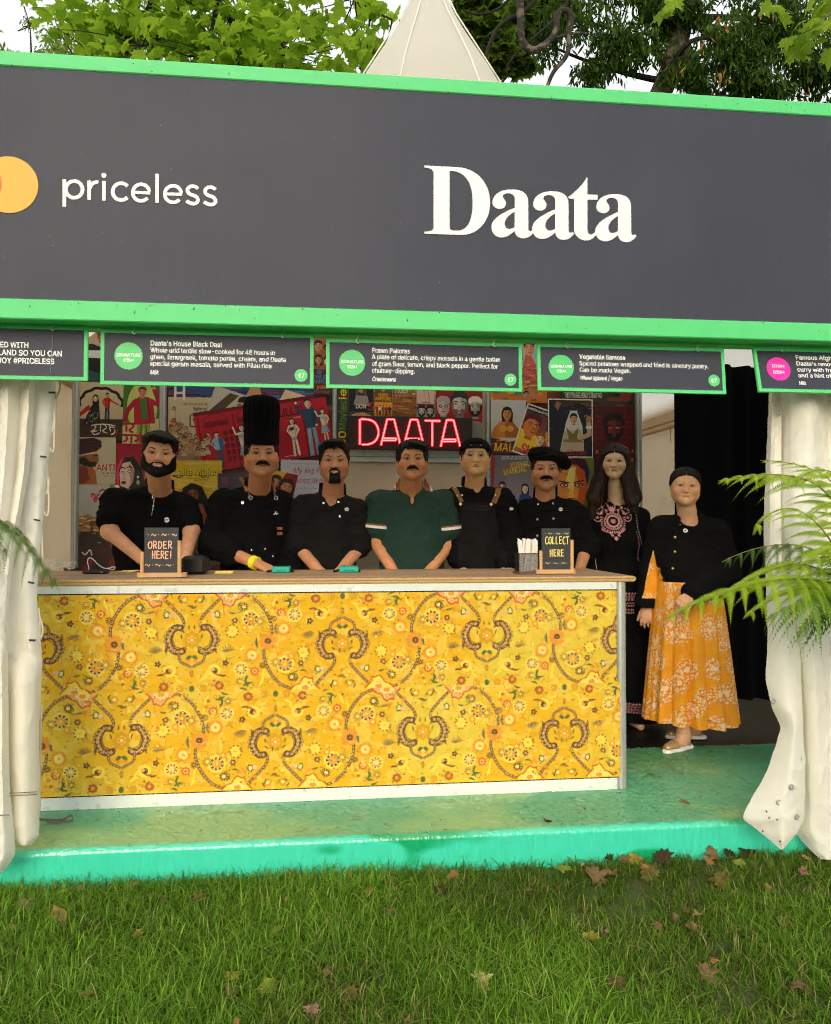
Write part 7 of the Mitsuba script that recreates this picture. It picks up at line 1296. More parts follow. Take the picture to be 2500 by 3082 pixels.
def hair8():
    hl = ([-.12, -.092, -.080, -.062, -.048, -.030, -.010, .010, .030, .060, .10, .14], [.086, .083, .076, .060, .036, .014, .006, .018, -.010, -.075, -.085, -.085])
    g = lambda P: np.maximum((np.interp(P[..., 1], *hl)-P[..., 2])*.62, (.0022-np.abs(P[..., 0]))-np.clip(P[..., 1]+.05, 0, 1)*.6)
    return H.shell(lambda P: .011+0*P[..., 0], g, (-.13, -.14, -.12), (.14, .20, .16), .0035, .006, 120, 6, (1, .25, .4), [('add', el((0, .125, -.02), (.048, .042, .048)), .02)])
put('hair', hair8(), 'mat_hair_black', k8, smooth=True); ec = H.wp((.0785, -.004, -.050)); put('earring', ball(ec, .0050, 2), 'mat_gold', k8, smooth=True); put('earring', ball(ec-[0, 0, .011], .0036, 2), 'mat_badge_white', k8, smooth=True)
mat('gold_leather', (.50, .32, .15), 0.38, metallic=0.45, specular=0.5); mat('white_sole', (.78, .77, .74), 0.6)
for i, (heel, toe, d) in enumerate(feet):
    q = np.array([-d[1], d[0], 0]); cl = lambda z0, z1: [('and', lambda P: z0-P[..., 2], 0), ('and', lambda P: P[..., 2]-z1, 0)]
    lo, hi = bounds([heel, toe+d*.02], .07); lo[2] = PZ-.01; hi[2] = PZ+.15
    sole = nets([('add', rc(heel+[0, 0, .0], heel+d*.10, .036, .034), 0), ('add', rc(heel+d*.10, heel+d*.185, .037, .030), .02)]+cl(PZ+.001, PZ+.022), lo, hi, .005); sk_ = put('sandal', relax(sole, 1), 'mat_white_sole', k8, smooth=50)
    up = nets([('add', rc(heel+d*.125+[0, 0, .030], heel+d*.178+[0, 0, .026], .036, .027), 0)]+[('and', lambda P: PZ+.022-P[..., 2], 0), ('and', lambda P: -((P-heel)@d-.108), 0)], lo, hi, .0045); put('toe_cap', relax(up, 1), 'mat_gold_leather', sk_, smooth=True)
    hc = nets([('add', rc(heel+d*.028+[0, 0, .03], heel+d*.028+[0, 0, .075], .0375, .033), 0), ('and', lambda P: PZ+.022-P[..., 2], 0), ('and', lambda P: (P-heel)@d-.030, 0), ('and', lambda P: P[..., 2]-(PZ+.080), 0)], lo, hi, .0045); put('heel_cup', relax(hc, 1), 'mat_gold_leather', sk_, smooth=True)
    an = heel+d*.036+[0, 0, .092]; put('ankle_strap', relax(nets([('add', rc(an-[0, 0, .03], an+[0, 0, .04], .0405, .0395), 0), ('and', lambda P: an[2]-.009-P[..., 2], 0), ('and', lambda P: P[..., 2]-an[2]-.009, 0)], an-.07, an+.07, .0045), 1), 'mat_gold_leather', sk_, smooth=True)
    put('buckle', box(*sum([[v-.006, v+.006] for v in (an+d*-.012+np.array([.034, -.022, 0]) if i == 0 else an+[.02, -.034, 0])], []), .001), 'mat_gold', sk_)
# ================================================================ things on the counter
def _pine(p, n, uv): return mix((.66, .40, .19), (.56, .32, .14), noise(p.x*30, p.y*60, p.z*14))
mat('pine', proc(_pine), 0.45); mat('slate', (.035, .038, .042), 0.6); mat('chalk_orange', (.86, .42, .26), 0.9); mat('chalk_yellow', (.80, .68, .22), 0.9)
SG = {'O': [[(.5, 1), (.15, .8), (.05, .4), (.3, .02), (.7, .1), (.9, .5), (.8, .9), (.5, 1)]], 'R': [[(.1, 0), (.12, 1)], [(.12, 1), (.7, .92), (.78, .65), (.15, .48)], [(.3, .5), (.85, 0)]], 'D': [[(.1, 0), (.1, 1)], [(.1, 1), (.7, .85), (.85, .45), (.6, .08), (.1, 0)]],
      'E': [[(.12, 0), (.1, 1)], [(.1, 1), (.75, .97)], [(.1, .53), (.65, .53)], [(.12, .02), (.8, .03)]], 'H': [[(.1, 0), (.12, 1)], [(.75, 0), (.77, 1)], [(.1, .5), (.76, .52)]], 'C': [[(.85, .9), (.5, 1), (.15, .7), (.12, .3), (.45, .0), (.85, .12)]], 'L': [[(.15, 1), (.13, .02)], [(.13, .02), (.7, .04)]], 'T': [[(.02, .95), (.85, 1)], [(.45, .97), (.45, 0)]],
      '!': [[(.3, 1), (.28, .3)], [(.28, .05), (.29, .08)]], '~': [[(0, .35), (.22, .7), (.5, .45), (.72, .25), (1, .62)]], '.': [[(.4, .45), (.42, .5)]]}
def chalk(s, word, x0, x1, y, h, c, wd, jit=.04, seed=1):
    r = np.random.default_rng(seed); n = len(word); cw = (x1-x0)/n
    for i, ch in enumerate(word):
        if ch == ' ': continue
        dy = r.uniform(-jit, jit)*h
        for st in SG[ch]:
            p = [(x0+cw*(i+.08+u*.84), y+dy+v*h) for u, v in st]; p = spline(np.array(p), 14) if len(p) > 2 else p; s.poly(LineString(p).buffer(wd/2, quad_segs=2), c)
def board_sign(label, base, posts, board, lines, m):
    """base: pixel left, right, bottom; posts: (xl, xr, top) twice; board: x0, x1, top, bottom"""
    key = thing('counter_sign', label, 'sign'); c0, c1 = at(base[0], base[2], Z=CZ), at(base[1], base[2], Z=CZ); y0 = (c0[1]+c1[1])/2; x0, x1 = c0[0], c1[0]; yc = y0+.034
    B = Polygon([(x0+.014, y0), (x1-.014, y0), (x1, y0+.014), (x1, y0+.054), (x1-.014, y0+.068), (x0+.014, y0+.068), (x0, y0+.054), (x0, y0+.014)]).buffer(.004); b = trimesh.creation.extrude_polygon(B, .020); b.apply_translation([0, 0, CZ+.004]); put('base', b, 'mat_pine', key)
    for x in (x0+.016, x1-.016):
        for y in (y0+.012, y0+.056): put('foot', disc((x, y, CZ+.002), .009, .004, (0, 0, 1), 16), 'mat_slate', key)
    for xl, xr, top in posts:
        a, b_ = at(xl, top, Y=yc), at(xr, top, Y=yc); cx_ = (a[0]+b_[0])/2; put('post', trimesh.util.concatenate([trimesh.creation.cylinder((b_[0]-a[0])/2, a[2]-CZ-.022, sections=24, transform=trimesh.transformations.translation_matrix([cx_, yc, (a[2]+CZ+.022)/2]))]), 'mat_pine', key, smooth=40)
    a, b_ = at(board[0], board[2], Y=yc), at(board[1], board[3], Y=yc); w, h = b_[0]-a[0], a[2]-(CZ+.020); put('chalkboard', box(a[0], b_[0], yc-.003, yc+.003, CZ+.018, a[2], .001), 'mat_slate', key)
    s = Sheet((a[0], yc-.003, CZ+.020), (1, 0, 0), (0, 0, 1), step=3e-5, lift=3e-4)
    r = np.random.default_rng(3)
    for _ in range(7): q = r.uniform(.1, .9, 2)*[w, h]; s.line([q, q+r.uniform(-.02, .02, 2)], .004, (.052, .055, .058))
    for t, u0, u1, v, hh, c, wd in lines: chalk(s, t, u0*w, u1*w, v*h, hh*h, c, wd*h, seed=len(t)+int(v*50))
    s.put('chalk_lettering', key); return key
OC, YC = (.86, .44, .28), (.78, .66, .20)
board_sign('small pine stand with a black chalkboard reading ORDER HERE', (414, 553, 1740), [(422, 434, 1661), (534, 546, 1627)], (435, 537, 1588, 1723),
           [('.~.~.~', .05, .95, .80, .09, OC, .016), ('ORDER', .10, .83, .545, .155, OC, .024), ('HERE!', .22, .86, .325, .16, OC, .024), ('~.~.~.', .02, .94, .14, .09, OC, .016)], 0)
board_sign('small pine stand with a black chalkboard reading COLLECT HERE', (1616, 1735, 1729), [(1622, 1632, 1657), (1715, 1726, 1625)], (1629, 1716, 1590, 1716),
           [('.~.~.~', .07, .93, .845, .06, (.62, .60, .42), .013), ('COLLECT', .11, .96, .625, .175, YC, .024), ('HERE', .27, .79, .335, .155, YC, .024), ('~.~.~.', .12, .96, .135, .07, (.62, .60, .42), .013)], 0)
# straw holder
sh_ = thing('straw_holder', 'black wire mesh caddy on a wooden base beside the collect sign', 'holder'); a, b_ = at(1556, 1729, Z=CZ), at(1620, 1729, Z=CZ); y0 = (a[1]+b_[1])/2; x0, x1 = a[0], b_[0]+.012
bs = trimesh.creation.extrude_polygon(Polygon([(x0+.012, y0), (x1-.012, y0), (x1, y0+.02), (x1, y0+.10), (x1-.012, y0+.118), (x0+.012, y0+.118), (x0, y0+.10), (x0, y0+.02)]), .012); bs.apply_translation([0, 0, CZ+.001]); mat('walnut', (.13, .06, .03), 0.5); put('base', bs, 'mat_walnut', sh_)
zt = at(1590, 1666, Y=y0+.01)[2]; mat('black_wire', (.012, .012, .013), 0.4); hx0, hx1, hy0, hy1 = x0+.012, x1-.004, y0+.010, y0+.108
ring_ = lambda z, r=.0022: tube(np.array([(hx0+.01, hy0, z), (hx1-.01, hy0, z), (hx1, hy0+.01, z), (hx1, hy1-.01, z), (hx1-.01, hy1, z), (hx0+.01, hy1, z), (hx0, hy1-.01, z), (hx0, hy0+.01, z), (hx0+.01, hy0, z)]), r, 6)
put('rim', ring_(zt), 'mat_black_wire', sh_); wires = []
for face in range(4):
    p0, p1 = [((hx0, hy0), (hx1, hy0)), ((hx1, hy0), (hx1, hy1)), ((hx1, hy1), (hx0, hy1)), ((hx0, hy1), (hx0, hy0))][face]; p0, p1 = np.array(p0), np.array(p1); n = 22
    for k in range(-n, n):
        u0, u1 = k/n, (k+n*.9)/n
        for fl in (0, 1):
            q0, q1 = (u0, u1) if not fl else (1-u0, 1-u1); t0, t1 = np.clip([(0-u0)/(u1-u0), (1-u0)/(u1-u0)], 0, 1)
            if t1 <= t0: continue
            A_ = [np.r_[p0+(p1-p0)*(q0+(q1-q0)*t), CZ+.013+(zt-CZ-.013)*t] for t in (t0, t1)]; wires.append(tube(A_, .0005, 3, False))
put('wire_mesh', cat_(wires), 'mat_black_wire', sh_, kind='stuff')
mat('paper', (.80, .78, .73), 0.75); r = np.random.default_rng(8)
for i in range(34):
    bx, by = r.uniform(hx0+.008, hx1-.008), r.uniform(hy0+.008, hy1-.008); tx = np.clip(bx+r.normal(0, .014), hx0+.006, hx1-.004); z1 = at(1590, 1622+r.uniform(-3, 8), Y=y0+.05)[2]; wv = r.uniform(.0045, .0065); q = np.array([[bx-wv, by, CZ+.014], [bx+wv, by, CZ+.014], [tx+wv, by, z1-.008*r.random()], [tx-wv, by, z1]])
    m = trimesh.Trimesh(np.vstack([q-[0, .0016, 0], q+[0, .0016, 0]]), [[0, 1, 2], [0, 2, 3], [4, 6, 5], [4, 7, 6], [0, 4, 5], [0, 5, 1], [1, 5, 6], [1, 6, 2], [2, 6, 7], [2, 7, 3], [3, 7, 4], [3, 4, 0]], process=False)
    put('paper_straw', m, 'mat_paper', label='white paper-wrapped straw standing in the black mesh caddy', cat='straw', group='paper-wrapped straws in the caddy')
# card readers
mat('teal', (.01, .40, .31), 0.35); mat('screen_dark', (.02, .03, .03), 0.15); mat('black_plastic', (.012, .012, .013), 0.4)
for lab, (xa, xb, yb, yt, sx0, sx1) in (('teal card reader under the hand of the tall-hatted chef', (818, 871, 1725, 1705, 800, 880)), ('teal card reader in front of the goateed man', (1021, 1079, 1724, 1703, 1004, 1083))):
    k = thing('card_reader', lab, 'card reader'); a, b_ = at(xa, yb, Z=CZ), at(xb, yb, Z=CZ); y0 = (a[1]+b_[1])/2; L = .135
    put('body', box(a[0], b_[0], y0, y0+L, CZ+.002, CZ+.032, .005), 'mat_teal', k); put('screen', box(a[0]+.010, b_[0]-.010, y0+.05, y0+L-.012, CZ+.0315, CZ+.0335), 'mat_screen_dark', k); put('slot', box(a[0]+.02, b_[0]-.02, y0-.0008, y0+.004, CZ+.010, CZ+.013), 'mat_screen_dark', k)
    for xs, e in ((sx0, a[0]), (sx1, b_[0])):
        s_ = at(xs, yb-3, Z=CZ+.006); put('strap', tube(spline([[e, y0+.05, CZ+.012], [(e+s_[0])/2, y0+.045, CZ+.012], [s_[0], y0+.06, CZ+.006], [(e+s_[0])/2, y0+.085, CZ+.006], [e, y0+.08, CZ+.012]], 24), .005, 6), 'mat_black_plastic', k, smooth=True)
mat('note_yellow', (.85, .66, .14), 0.8)
a, b_ = at(646, 1727, Z=CZ), at(697, 1727, Z=CZ); put('sticky_notes', cat_([box(a[0]+.0006*(i % 3), b_[0]+.0006*(i % 2), a[1]+.0005*(i % 2), a[1]+.075, CZ+.001+i*.0016, CZ+.0024+i*.0016) for i in range(6)]), 'mat_note_yellow', label='thick pad of yellow sticky notes in front of the tall-hatted chef', cat='sticky notes')
a, b_ = at(347, 1723, Z=CZ), at(413, 1723, Z=CZ); ms = []
for i in range(5): m = box(-.042, .042, -.038, .038, 0, .0012); m.apply_transform(trimesh.transformations.rotation_matrix(math.radians(-14+7*i), [0, 0, 1])); m.apply_translation([(a[0]+b_[0])/2+.006*i-.012, a[1]+.05, CZ+.001+.0015*i]); ms.append(m)
put('sticky_notes', cat_(ms), 'mat_note_yellow', label='fanned yellow sticky notes left of the order sign', cat='sticky notes')
a, b_ = at(544, 1730, Z=CZ), at(615, 1730, Z=CZ); k = thing('cash_box', 'black rounded case on the counter behind the order sign', 'box'); zt = at(580, 1674, Y=a[1]+.02)[2]; put('body', box(a[0], b_[0], a[1], a[1]+.14, CZ+.001, zt, .014), 'mat_black_plastic', k); put('lid_seam', box(a[0]-.0006, b_[0]+.0006, a[1]-.0006, a[1]+.1406, zt-.034, zt-.031), 'mat_seal', k)
a, b_ = at(246, 1728, Z=CZ), at(326, 1726, Z=CZ); k = thing('power_bank', 'flat black power bank with a white cable at the left of the counter', 'power bank'); put('body', box(a[0], b_[0], a[1], a[1]+.075, CZ+.001, CZ+.019, .006), 'mat_black_plastic', k); put('port', box(a[0]+.09, a[0]+.10, a[1]-.0006, a[1]+.002, CZ+.008, CZ+.012), 'mat_galv', k)
a, b_ = at(180, 1720, Z=CZ), at(246, 1716, Z=CZ); put('phone', box(a[0], b_[0], a[1]+.05, a[1]+.12, CZ+.001, CZ+.016, .005), 'mat_black_plastic', label='dark slim phone lying at the far left of the counter', cat='phone')
mat('white_cable', (.72, .71, .68), 0.5); yb_ = at(260, 1722, Z=CZ)[1]+.03
q = [at(100+x/3.338, 1560+y/3.338, Y=yb_) for x, y in ((553, 520), (552, 470), (548, 415), (562, 398), (590, 404), (620, 432), (650, 462), (690, 490), (735, 504), (790, 490), (822, 492), (815, 508), (775, 510), (742, 506))]
put('charging_cable', tube(spline(q, 90), .0026, 7), 'mat_white_cable', smooth=True, label='white charging cable looping up from the flat black power bank', cat='cable')
r = np.random.default_rng(5); c = at(172, 1715, Z=CZ+.01); q = []
for i in range(46): t = i*.62; q.append(c+np.array([.075*math.cos(t)*(.5+.5*r.random())-.03*math.sin(i*.2), .06*math.sin(t*1.1), .004+.055*abs(math.sin(t*.33))*r.random()]))
put('cable_tangle', tube(spline(q, 420), .0022, 6), 'mat_white_cable', smooth=True, label='tangle of grey-white cable at the far left end of the counter', cat='cable')

# ================================================================ fallen leaves
LOBE = [(0, -.42), (.10, -.36), (.30, -.44), (.34, -.28), (.54, -.22), (.40, -.06), (.60, .12), (.36, .14), (.30, .24), (.16, .18), (.10, .38), (0, .58)]
LOBE = np.array(LOBE+[(-x, y) for x, y in LOBE[::-1][1:-1]])
def leaf_mesh(size, curl, seed, plain=False, sub=True):
    r = np.random.default_rng(seed); p = LOBE.copy() if not plain else np.array([(0, -.5), (.16, -.34), (.24, -.1), (.24, .12), (.14, .36), (0, .55), (-.14, .36), (-.24, .12), (-.24, -.1), (-.16, -.34)]); p = p*(1+.10*r.normal(size=(len(p), 1)))
    v = np.c_[np.vstack([p, p*.5, [[0, -.05]]]), np.zeros(2*len(p)+1)]; n = len(p); f = []
    for i in range(n): j = (i+1) % n; f += [[i, j, n+j], [i, n+j, n+i], [n+i, n+j, 2*n]]
    a = r.uniform(0, 3.1); u = v[:, 0]*math.cos(a)+v[:, 1]*math.sin(a); w = -v[:, 0]*math.sin(a)+v[:, 1]*math.cos(a); v[:, 2] = curl*(u*u*1.3+.5*u*w)+.05*curl*r.normal(size=len(v))-.10*np.abs(v[:, 0])*np.sign(curl)
    return trimesh.Trimesh(v*size, f, process=False)
def leaf_mat(key, a, b):
    def fn(p, n, uv): return mix(a, b, smoothstep(.3, .7, fbm(p.x*55, p.y*55, p.z*55, 3)))
    matleaf(key, proc(fn), 0.35, 0.5)
for k, a, b in (('tan', (.50, .31, .13), (.36, .20, .08)), ('brown', (.25, .165, .085), (.15, .095, .05)), ('dark', (.085, .055, .03), (.05, .04, .02)), ('yellow', (.50, .42, .08), (.34, .26, .05)), ('olive', (.17, .16, .04), (.11, .085, .03)), ('lime', (.26, .34, .05), (.18, .24, .035)), ('orange', (.46, .25, .09), (.30, .15, .05)), ('pink', (.36, .22, .16), (.25, .14, .10)), ('cream', (.66, .52, .28), (.50, .36, .16))): leaf_mat('leaf_'+k, tuple(.85*v for v in a), tuple(.85*v for v in b))
LV = [(0, 245, 560, 112, 'tan', 'big curled tan leaf standing up in the grass at the left'), (0, 108, 512, 72, 'pink', 'pale brown leaf sunk in the grass, farthest left'), (0, 330, 447, 42, 'brown', ''), (0, 365, 600, 62, 'dark', ''), (0, 575, 640, 46, 'tan', 'narrow tan leaf upright in the grass below the left part of the counter'), (0, 685, 490, 46, 'brown', ''), (0, 825, 482, 52, 'brown', ''), (0, 1210, 388, 62, 'orange', 'orange-brown curled leaf against the teal platform edge near the middle'), (0, 1540, 458, 52, 'tan', ''), (0, 1620, 422, 42, 'pink', ''), (0, 1650, 450, 32, 'tan', ''), (0, 1632, 547, 52, 'brown', ''), (0, 1195, 492, 26, 'tan', ''), (0, 560, 425, 42, 'brown', ''), (0, 52, 610, 26, 'tan', ''), (0, 1155, 620, 54, 'lime', ''),
      (0, 980, 808, 66, 'yellow', 'yellow-green lobed leaf standing beside a larger green leaf'), (0, 960, 875, 74, 'olive', 'dull olive leaf lying below the yellow-green leaf'), (0, 1115, 852, 96, 'lime', 'largest green leaf in the grass, left of centre'), (0, 1455, 880, 92, 'olive', 'flat olive leaf near the bottom centre of the grass'), (0, 360, 893, 48, 'tan', ''), (0, 1370, 795, 46, 'brown', ''), (0, 1305, 956, 66, 'pink', 'pinkish brown crumpled leaf near the bottom edge'), (0, 990, 1002, 32, 'orange', ''), (0, 1705, 1000, 42, 'brown', ''), (0, 235, 428, 30, 'cream', 'small whitish leaf against the platform edge at the left'),
      (1, 910, 320, 92, 'yellow', 'bright yellow lobed leaf lying right by the platform edge'), (1, 1040, 322, 92, 'dark', 'dark olive leaf right of the bright yellow leaf at the platform edge'), (1, 985, 395, 92, 'olive', 'olive leaf just below the bright yellow leaf'), (1, 762, 392, 112, 'brown', 'large shiny brown leaf left of and below the bright yellow leaf'), (1, 615, 366, 72, 'lime', 'pale green leaf standing upright by the platform edge'), (1, 850, 300, 60, 'brown', ''), (1, 785, 296, 46, 'dark', ''), (1, 1215, 286, 72, 'brown', 'brown leaf leaning on the platform edge near the right flap'), (1, 1225, 330, 52, 'orange', ''), (1, 1270, 415, 92, 'olive', 'greenish yellow leaf in the grass at the right below the flap tip'), (1, 1355, 343, 52, 'lime', ''), (1, 1375, 286, 70, 'dark', ''), (1, 1300, 292, 50, 'dark', ''),
      (1, 1635, 320, 42, 'tan', 'small tan leaf beside the right curtain bottom'), (1, 1625, 380, 52, 'pink', ''), (1, 160, 390, 62, 'tan', ''), (1, 105, 452, 72, 'dark', ''), (1, 825, 387, 46, 'brown', ''), (1, 955, 357, 42, 'orange', ''), (1, 1550, 590, 82, 'olive', 'long olive-brown leaf at the right in the grass'), (1, 1130, 536, 46, 'brown', ''), (1, 1175, 550, 42, 'tan', ''), (1, 1155, 602, 52, 'brown', ''), (1, 1010, 600, 52, 'brown', ''), (1, 1090, 570, 42, 'brown', ''), (1, 730, 650, 72, 'yellow', 'dull yellow leaf lying alone in the middle of the right lawn'), (1, 280, 830, 84, 'cream', 'cream-coloured leaf near the bottom centre'), (1, 830, 830, 82, 'brown', ''), (1, 540, 880, 82, 'dark', ''), (1, 1245, 745, 42, 'orange', ''), (1, 1220, 797, 92, 'brown', ''), (1, 1610, 850, 82, 'brown', ''), (1, 470, 450, 32, 'brown', ''), (1, 1475, 445, 32, 'tan', ''), (1, 700, 345, 32, 'tan', ''), (1, 800, 628, 24, 'pink', '')]
WORDS = {'brown': 'brown curled dead leaf lying in the grass', 'dark': 'very dark withered leaf lying in the grass', 'tan': 'small tan leaf lying in the grass', 'pink': 'small pinkish brown leaf lying in the grass', 'orange': 'small orange leaf lying in the grass', 'lime': 'small green fallen leaf lying in the grass', 'olive': 'olive leaf lying in the grass', 'cream': 'cream leaf in the grass', 'yellow': 'yellow leaf in the grass'}
for i, (side, x, y, sz, k, lab) in enumerate(LV):
    px, py = 1250*side+x/1.3888, 2350+y/1.3888; near = py < 2600; c = at(px, py, Z=.032); c[1] = min(c[1], PY0-.035); size = sz/1.3888/FPX*np.linalg.norm(c-EYE)*.84; r = np.random.default_rng(100+i)
    m = leaf_mesh(size, r.choice([-1, 1])*r.uniform(.25, .9), i, plain=(k in ('tan', 'pink') and i % 3 == 0)); R = trimesh.transformations.euler_matrix(r.uniform(.15, .85), r.uniform(-.35, .35), r.uniform(0, 6.28), 'rxyz' if i % 2 else 'sxyz'); m.apply_transform(trimesh.transformations.rotation_matrix(r.uniform(0, 6.28), [0, 0, 1])); m.apply_transform(trimesh.transformations.rotation_matrix(r.uniform(.1, .55), [1, 0, 0])); m.apply_translation(c)
    put('fallen_leaf', m, 'mat_leaf_'+k, smooth=True, label=lab or WORDS[k], cat='leaf', group=None if lab else f'{k} fallen leaves scattered in the grass')
for (px, py, sz, k, lab) in ((2064, 2413, 36, 'orange', 'orange curled leaf on the green platform below the orange skirt'), (1645, 2469, 26, 'dark', 'dark folded leaf on the green platform in front of the counter end'), (1961, 2329, 18, 'brown', 'small brown leaf on the platform right of the counter post')):
    c = at(px, py, Z=PZ+.008); m = leaf_mesh(sz/FPX*np.linalg.norm(c-EYE)*1.2, .5, int(px), plain=True); m.apply_transform(trimesh.transformations.euler_matrix(.35, .1, 1.2)); m.apply_translation(c); put('fallen_leaf', m, 'mat_leaf_'+k, smooth=True, label=lab, cat='leaf')
r = np.random.default_rng(12); tw = []
for _ in range(46):
    x, y = r.uniform(-1.0, 2.5), r.uniform(-.42, -.03); L = r.uniform(.006, .028); a = r.uniform(0, 6.28); tw.append(tube([[x, y, PZ+.004], [x+L*.5*math.cos(a), y+L*.5*math.sin(a), PZ+.006], [x+L*math.cos(a+.4), y+L*math.sin(a+.4), PZ+.004]], .0009, 4))
put('twig_litter', cat_(tw), 'mat_leaf_dark', label='tiny bits of twig and leaf stalk on the green platform', kind='stuff')
# ================================================================ ferns at both sides
def frondlet(P0, d, n, L, hang, npin, r, wmax=.022, curve=.4):
    """one pinna: a midrib with a comb of curved leaflets, as one mesh"""
    d = d/np.linalg.norm(d); n = n-d*(n@d); n /= np.linalg.norm(n); s = np.cross(n, d); V, F = [], []
    t = np.linspace(0, 1, 9); mid = P0+d*(L*t)[:, None]+np.array([0, 0, -1.0])*(hang*L*t**2.2)[:, None]
    V.append(mid-s*(.0011*(1-t*.8))[:, None]); V.append(mid+s*(.0011*(1-t*.8))[:, None]); F += [[i, i+1, 10+i] for i in range(8)]+[[i, 10+i, 9+i] for i in range(8)]; k = 18
    for i in range(npin):
        u = (i+.4)/npin; c = np.array([np.interp(u, t, mid[:, a]) for a in range(3)]); tg = np.array([np.interp(min(u+.06, 1), t, mid[:, a])-np.interp(max(u-.06, 0), t, mid[:, a]) for a in range(3)]); tg /= np.linalg.norm(tg); w = wmax*(np.sin(np.pi*min(1, u*.86+.16))**.6)*(1.05-u*.75); lw = L/npin*.46
        for sd in (-1, 1):
            o = s*sd*math.cos(.25)+tg*(.38); o /= np.linalg.norm(o); q = [c-tg*lw, c+tg*lw, c+o*w*.55+tg*lw*.9-n*w*.05, c+o*w*.55-tg*lw*.7-n*w*.05, c+o*w+tg*(w*curve)-n*w*.22]; V.append(np.array(q)); F += [[k, k+1, k+2], [k, k+2, k+3], [k+3, k+2, k+4]]; k += 5
    return trimesh.Trimesh(np.vstack(V), F, process=False)
def fern_mat(key, a, b, tr):
    def fn(p, n, uv): return mix(a, b, smoothstep(.3, .7, fbm(p.x*14, p.y*14, p.z*14, 3)))
    matleaf(key, proc(fn), tr, 0.42)
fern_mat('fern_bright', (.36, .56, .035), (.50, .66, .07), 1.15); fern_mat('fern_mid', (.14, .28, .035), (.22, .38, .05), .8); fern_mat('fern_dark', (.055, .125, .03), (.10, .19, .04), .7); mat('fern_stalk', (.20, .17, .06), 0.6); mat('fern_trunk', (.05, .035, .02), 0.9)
def frond(key, pts, Ls, m, seed, npair=15, tilt=.2, hang=.35, npin=22, start=.18, wmax=.021, fwd=.55, side=None):
    """pts: rachis through world points; Ls: longest pinna length"""
    r = np.random.default_rng(seed); p = spline(np.array(pts), 60); k = put('frond', tube(p, np.linspace(.0050, .0012, 60), 6), 'mat_fern_stalk', key, smooth=True); S = np.r_[0, np.cumsum(np.linalg.norm(np.diff(p, axis=0), axis=1))]
    for i in range(npair):
        u = start+(1-start)*(i+.3)/npair; c = np.array([np.interp(u*S[-1], S, p[:, a]) for a in range(3)]); j = min(int(u*59), 57); tg = p[j+2]-p[j]; tg /= np.linalg.norm(tg); h = np.cross(tg, [0, 0, 1.0]); h /= np.linalg.norm(h); up = np.cross(h, tg); L = Ls*np.sin(np.pi*np.clip(.12+.88*u, 0, 1))**.7*(1.1-.35*u)*r.uniform(.9, 1.08)
        for sd in (-1, 1):
            if side and sd not in side: continue
            d = h*sd+tg*fwd*(1+.5*u)+up*(tilt+r.uniform(-.08, .08)); put('leaflet', frondlet(c, d, up*.45+np.array([0, -1, .25])+r.normal(0, .15, 3), max(L*1.15, .03), hang*r.uniform(.7, 1.3), npin, r, 1.4*wmax*max(.45, min(1, L/Ls*1.15))), m, k)
    return k
fr = thing('tree_fern', 'bright green tree fern reaching in from the right in front of the white curtain', 'fern')
W_ = lambda x, y, Y: at(x, y, Y=Y)
put('trunk', tube([[2.42, -.86, 0], [2.40, -.86, .6], [2.38, -.86, 1.18]], [.085, .075, .07], 12), 'mat_fern_trunk', fr, smooth=True)
CRN = np.array([2.36, -.86, 1.20])
frond(fr, [CRN, W_(2560, 1600, -.84), W_(2470, 1470, -.86), W_(2370, 1432, -.90), W_(2270, 1430, -.93), W_(2160, 1448, -.95)], .22, 'mat_fern_bright', 1, 15, .02, .55, 24, .22, .026)
frond(fr, [CRN, W_(2570, 1560, -.78), W_(2490, 1440, -.78), W_(2420, 1405, -.80), W_(2350, 1390, -.82), W_(2288, 1386, -.83)], .15, 'mat_fern_bright', 2, 13, .15, .35, 20, .25, .020)
frond(fr, [CRN, W_(2520, 1660, -.92), W_(2440, 1560, -.98), W_(2370, 1530, -1.0), W_(2300, 1560, -1.0), W_(2270, 1610, -1.0)], .20, 'mat_fern_bright', 3, 14, .05, .5, 22, .2, .024)
frond(fr, [CRN, W_(2480, 1750, -.88), W_(2380, 1742, -.93), W_(2260, 1760, -.97), W_(2120, 1805, -1.0), W_(1998, 1868, -1.02)], .21, 'mat_fern_bright', 4, 17, .08, .55, 24, .18, .025)
frond(fr, [CRN, W_(2500, 1730, -.76), W_(2420, 1700, -.76), W_(2330, 1712, -.78), W_(2230, 1760, -.8), W_(2150, 1830, -.8)], .20, 'mat_fern_bright', 5, 14, .12, .6, 22, .18, .024)
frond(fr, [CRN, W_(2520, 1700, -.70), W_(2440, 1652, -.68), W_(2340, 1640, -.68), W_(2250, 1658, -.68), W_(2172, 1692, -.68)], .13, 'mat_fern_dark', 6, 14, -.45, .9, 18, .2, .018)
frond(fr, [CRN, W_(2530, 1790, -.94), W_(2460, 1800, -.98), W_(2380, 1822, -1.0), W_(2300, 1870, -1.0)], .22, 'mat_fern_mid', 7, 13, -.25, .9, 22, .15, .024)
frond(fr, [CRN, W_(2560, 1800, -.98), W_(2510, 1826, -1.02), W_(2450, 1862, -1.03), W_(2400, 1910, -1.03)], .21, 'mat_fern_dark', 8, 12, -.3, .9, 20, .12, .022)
frond(fr, [CRN, W_(2600, 1620, -.95), W_(2540, 1520, -1.02), W_(2480, 1520, -1.05), W_(2430, 1580, -1.06)], .19, 'mat_fern_bright', 9, 12, .1, .5, 20, .2, .024)
frond(fr, [CRN, W_(2590, 1690, -1.0), W_(2520, 1650, -1.06), W_(2450, 1680, -1.1), W_(2400, 1740, -1.1)], .18, 'mat_fern_bright', 10, 12, .1, .5, 20, .15, .022)
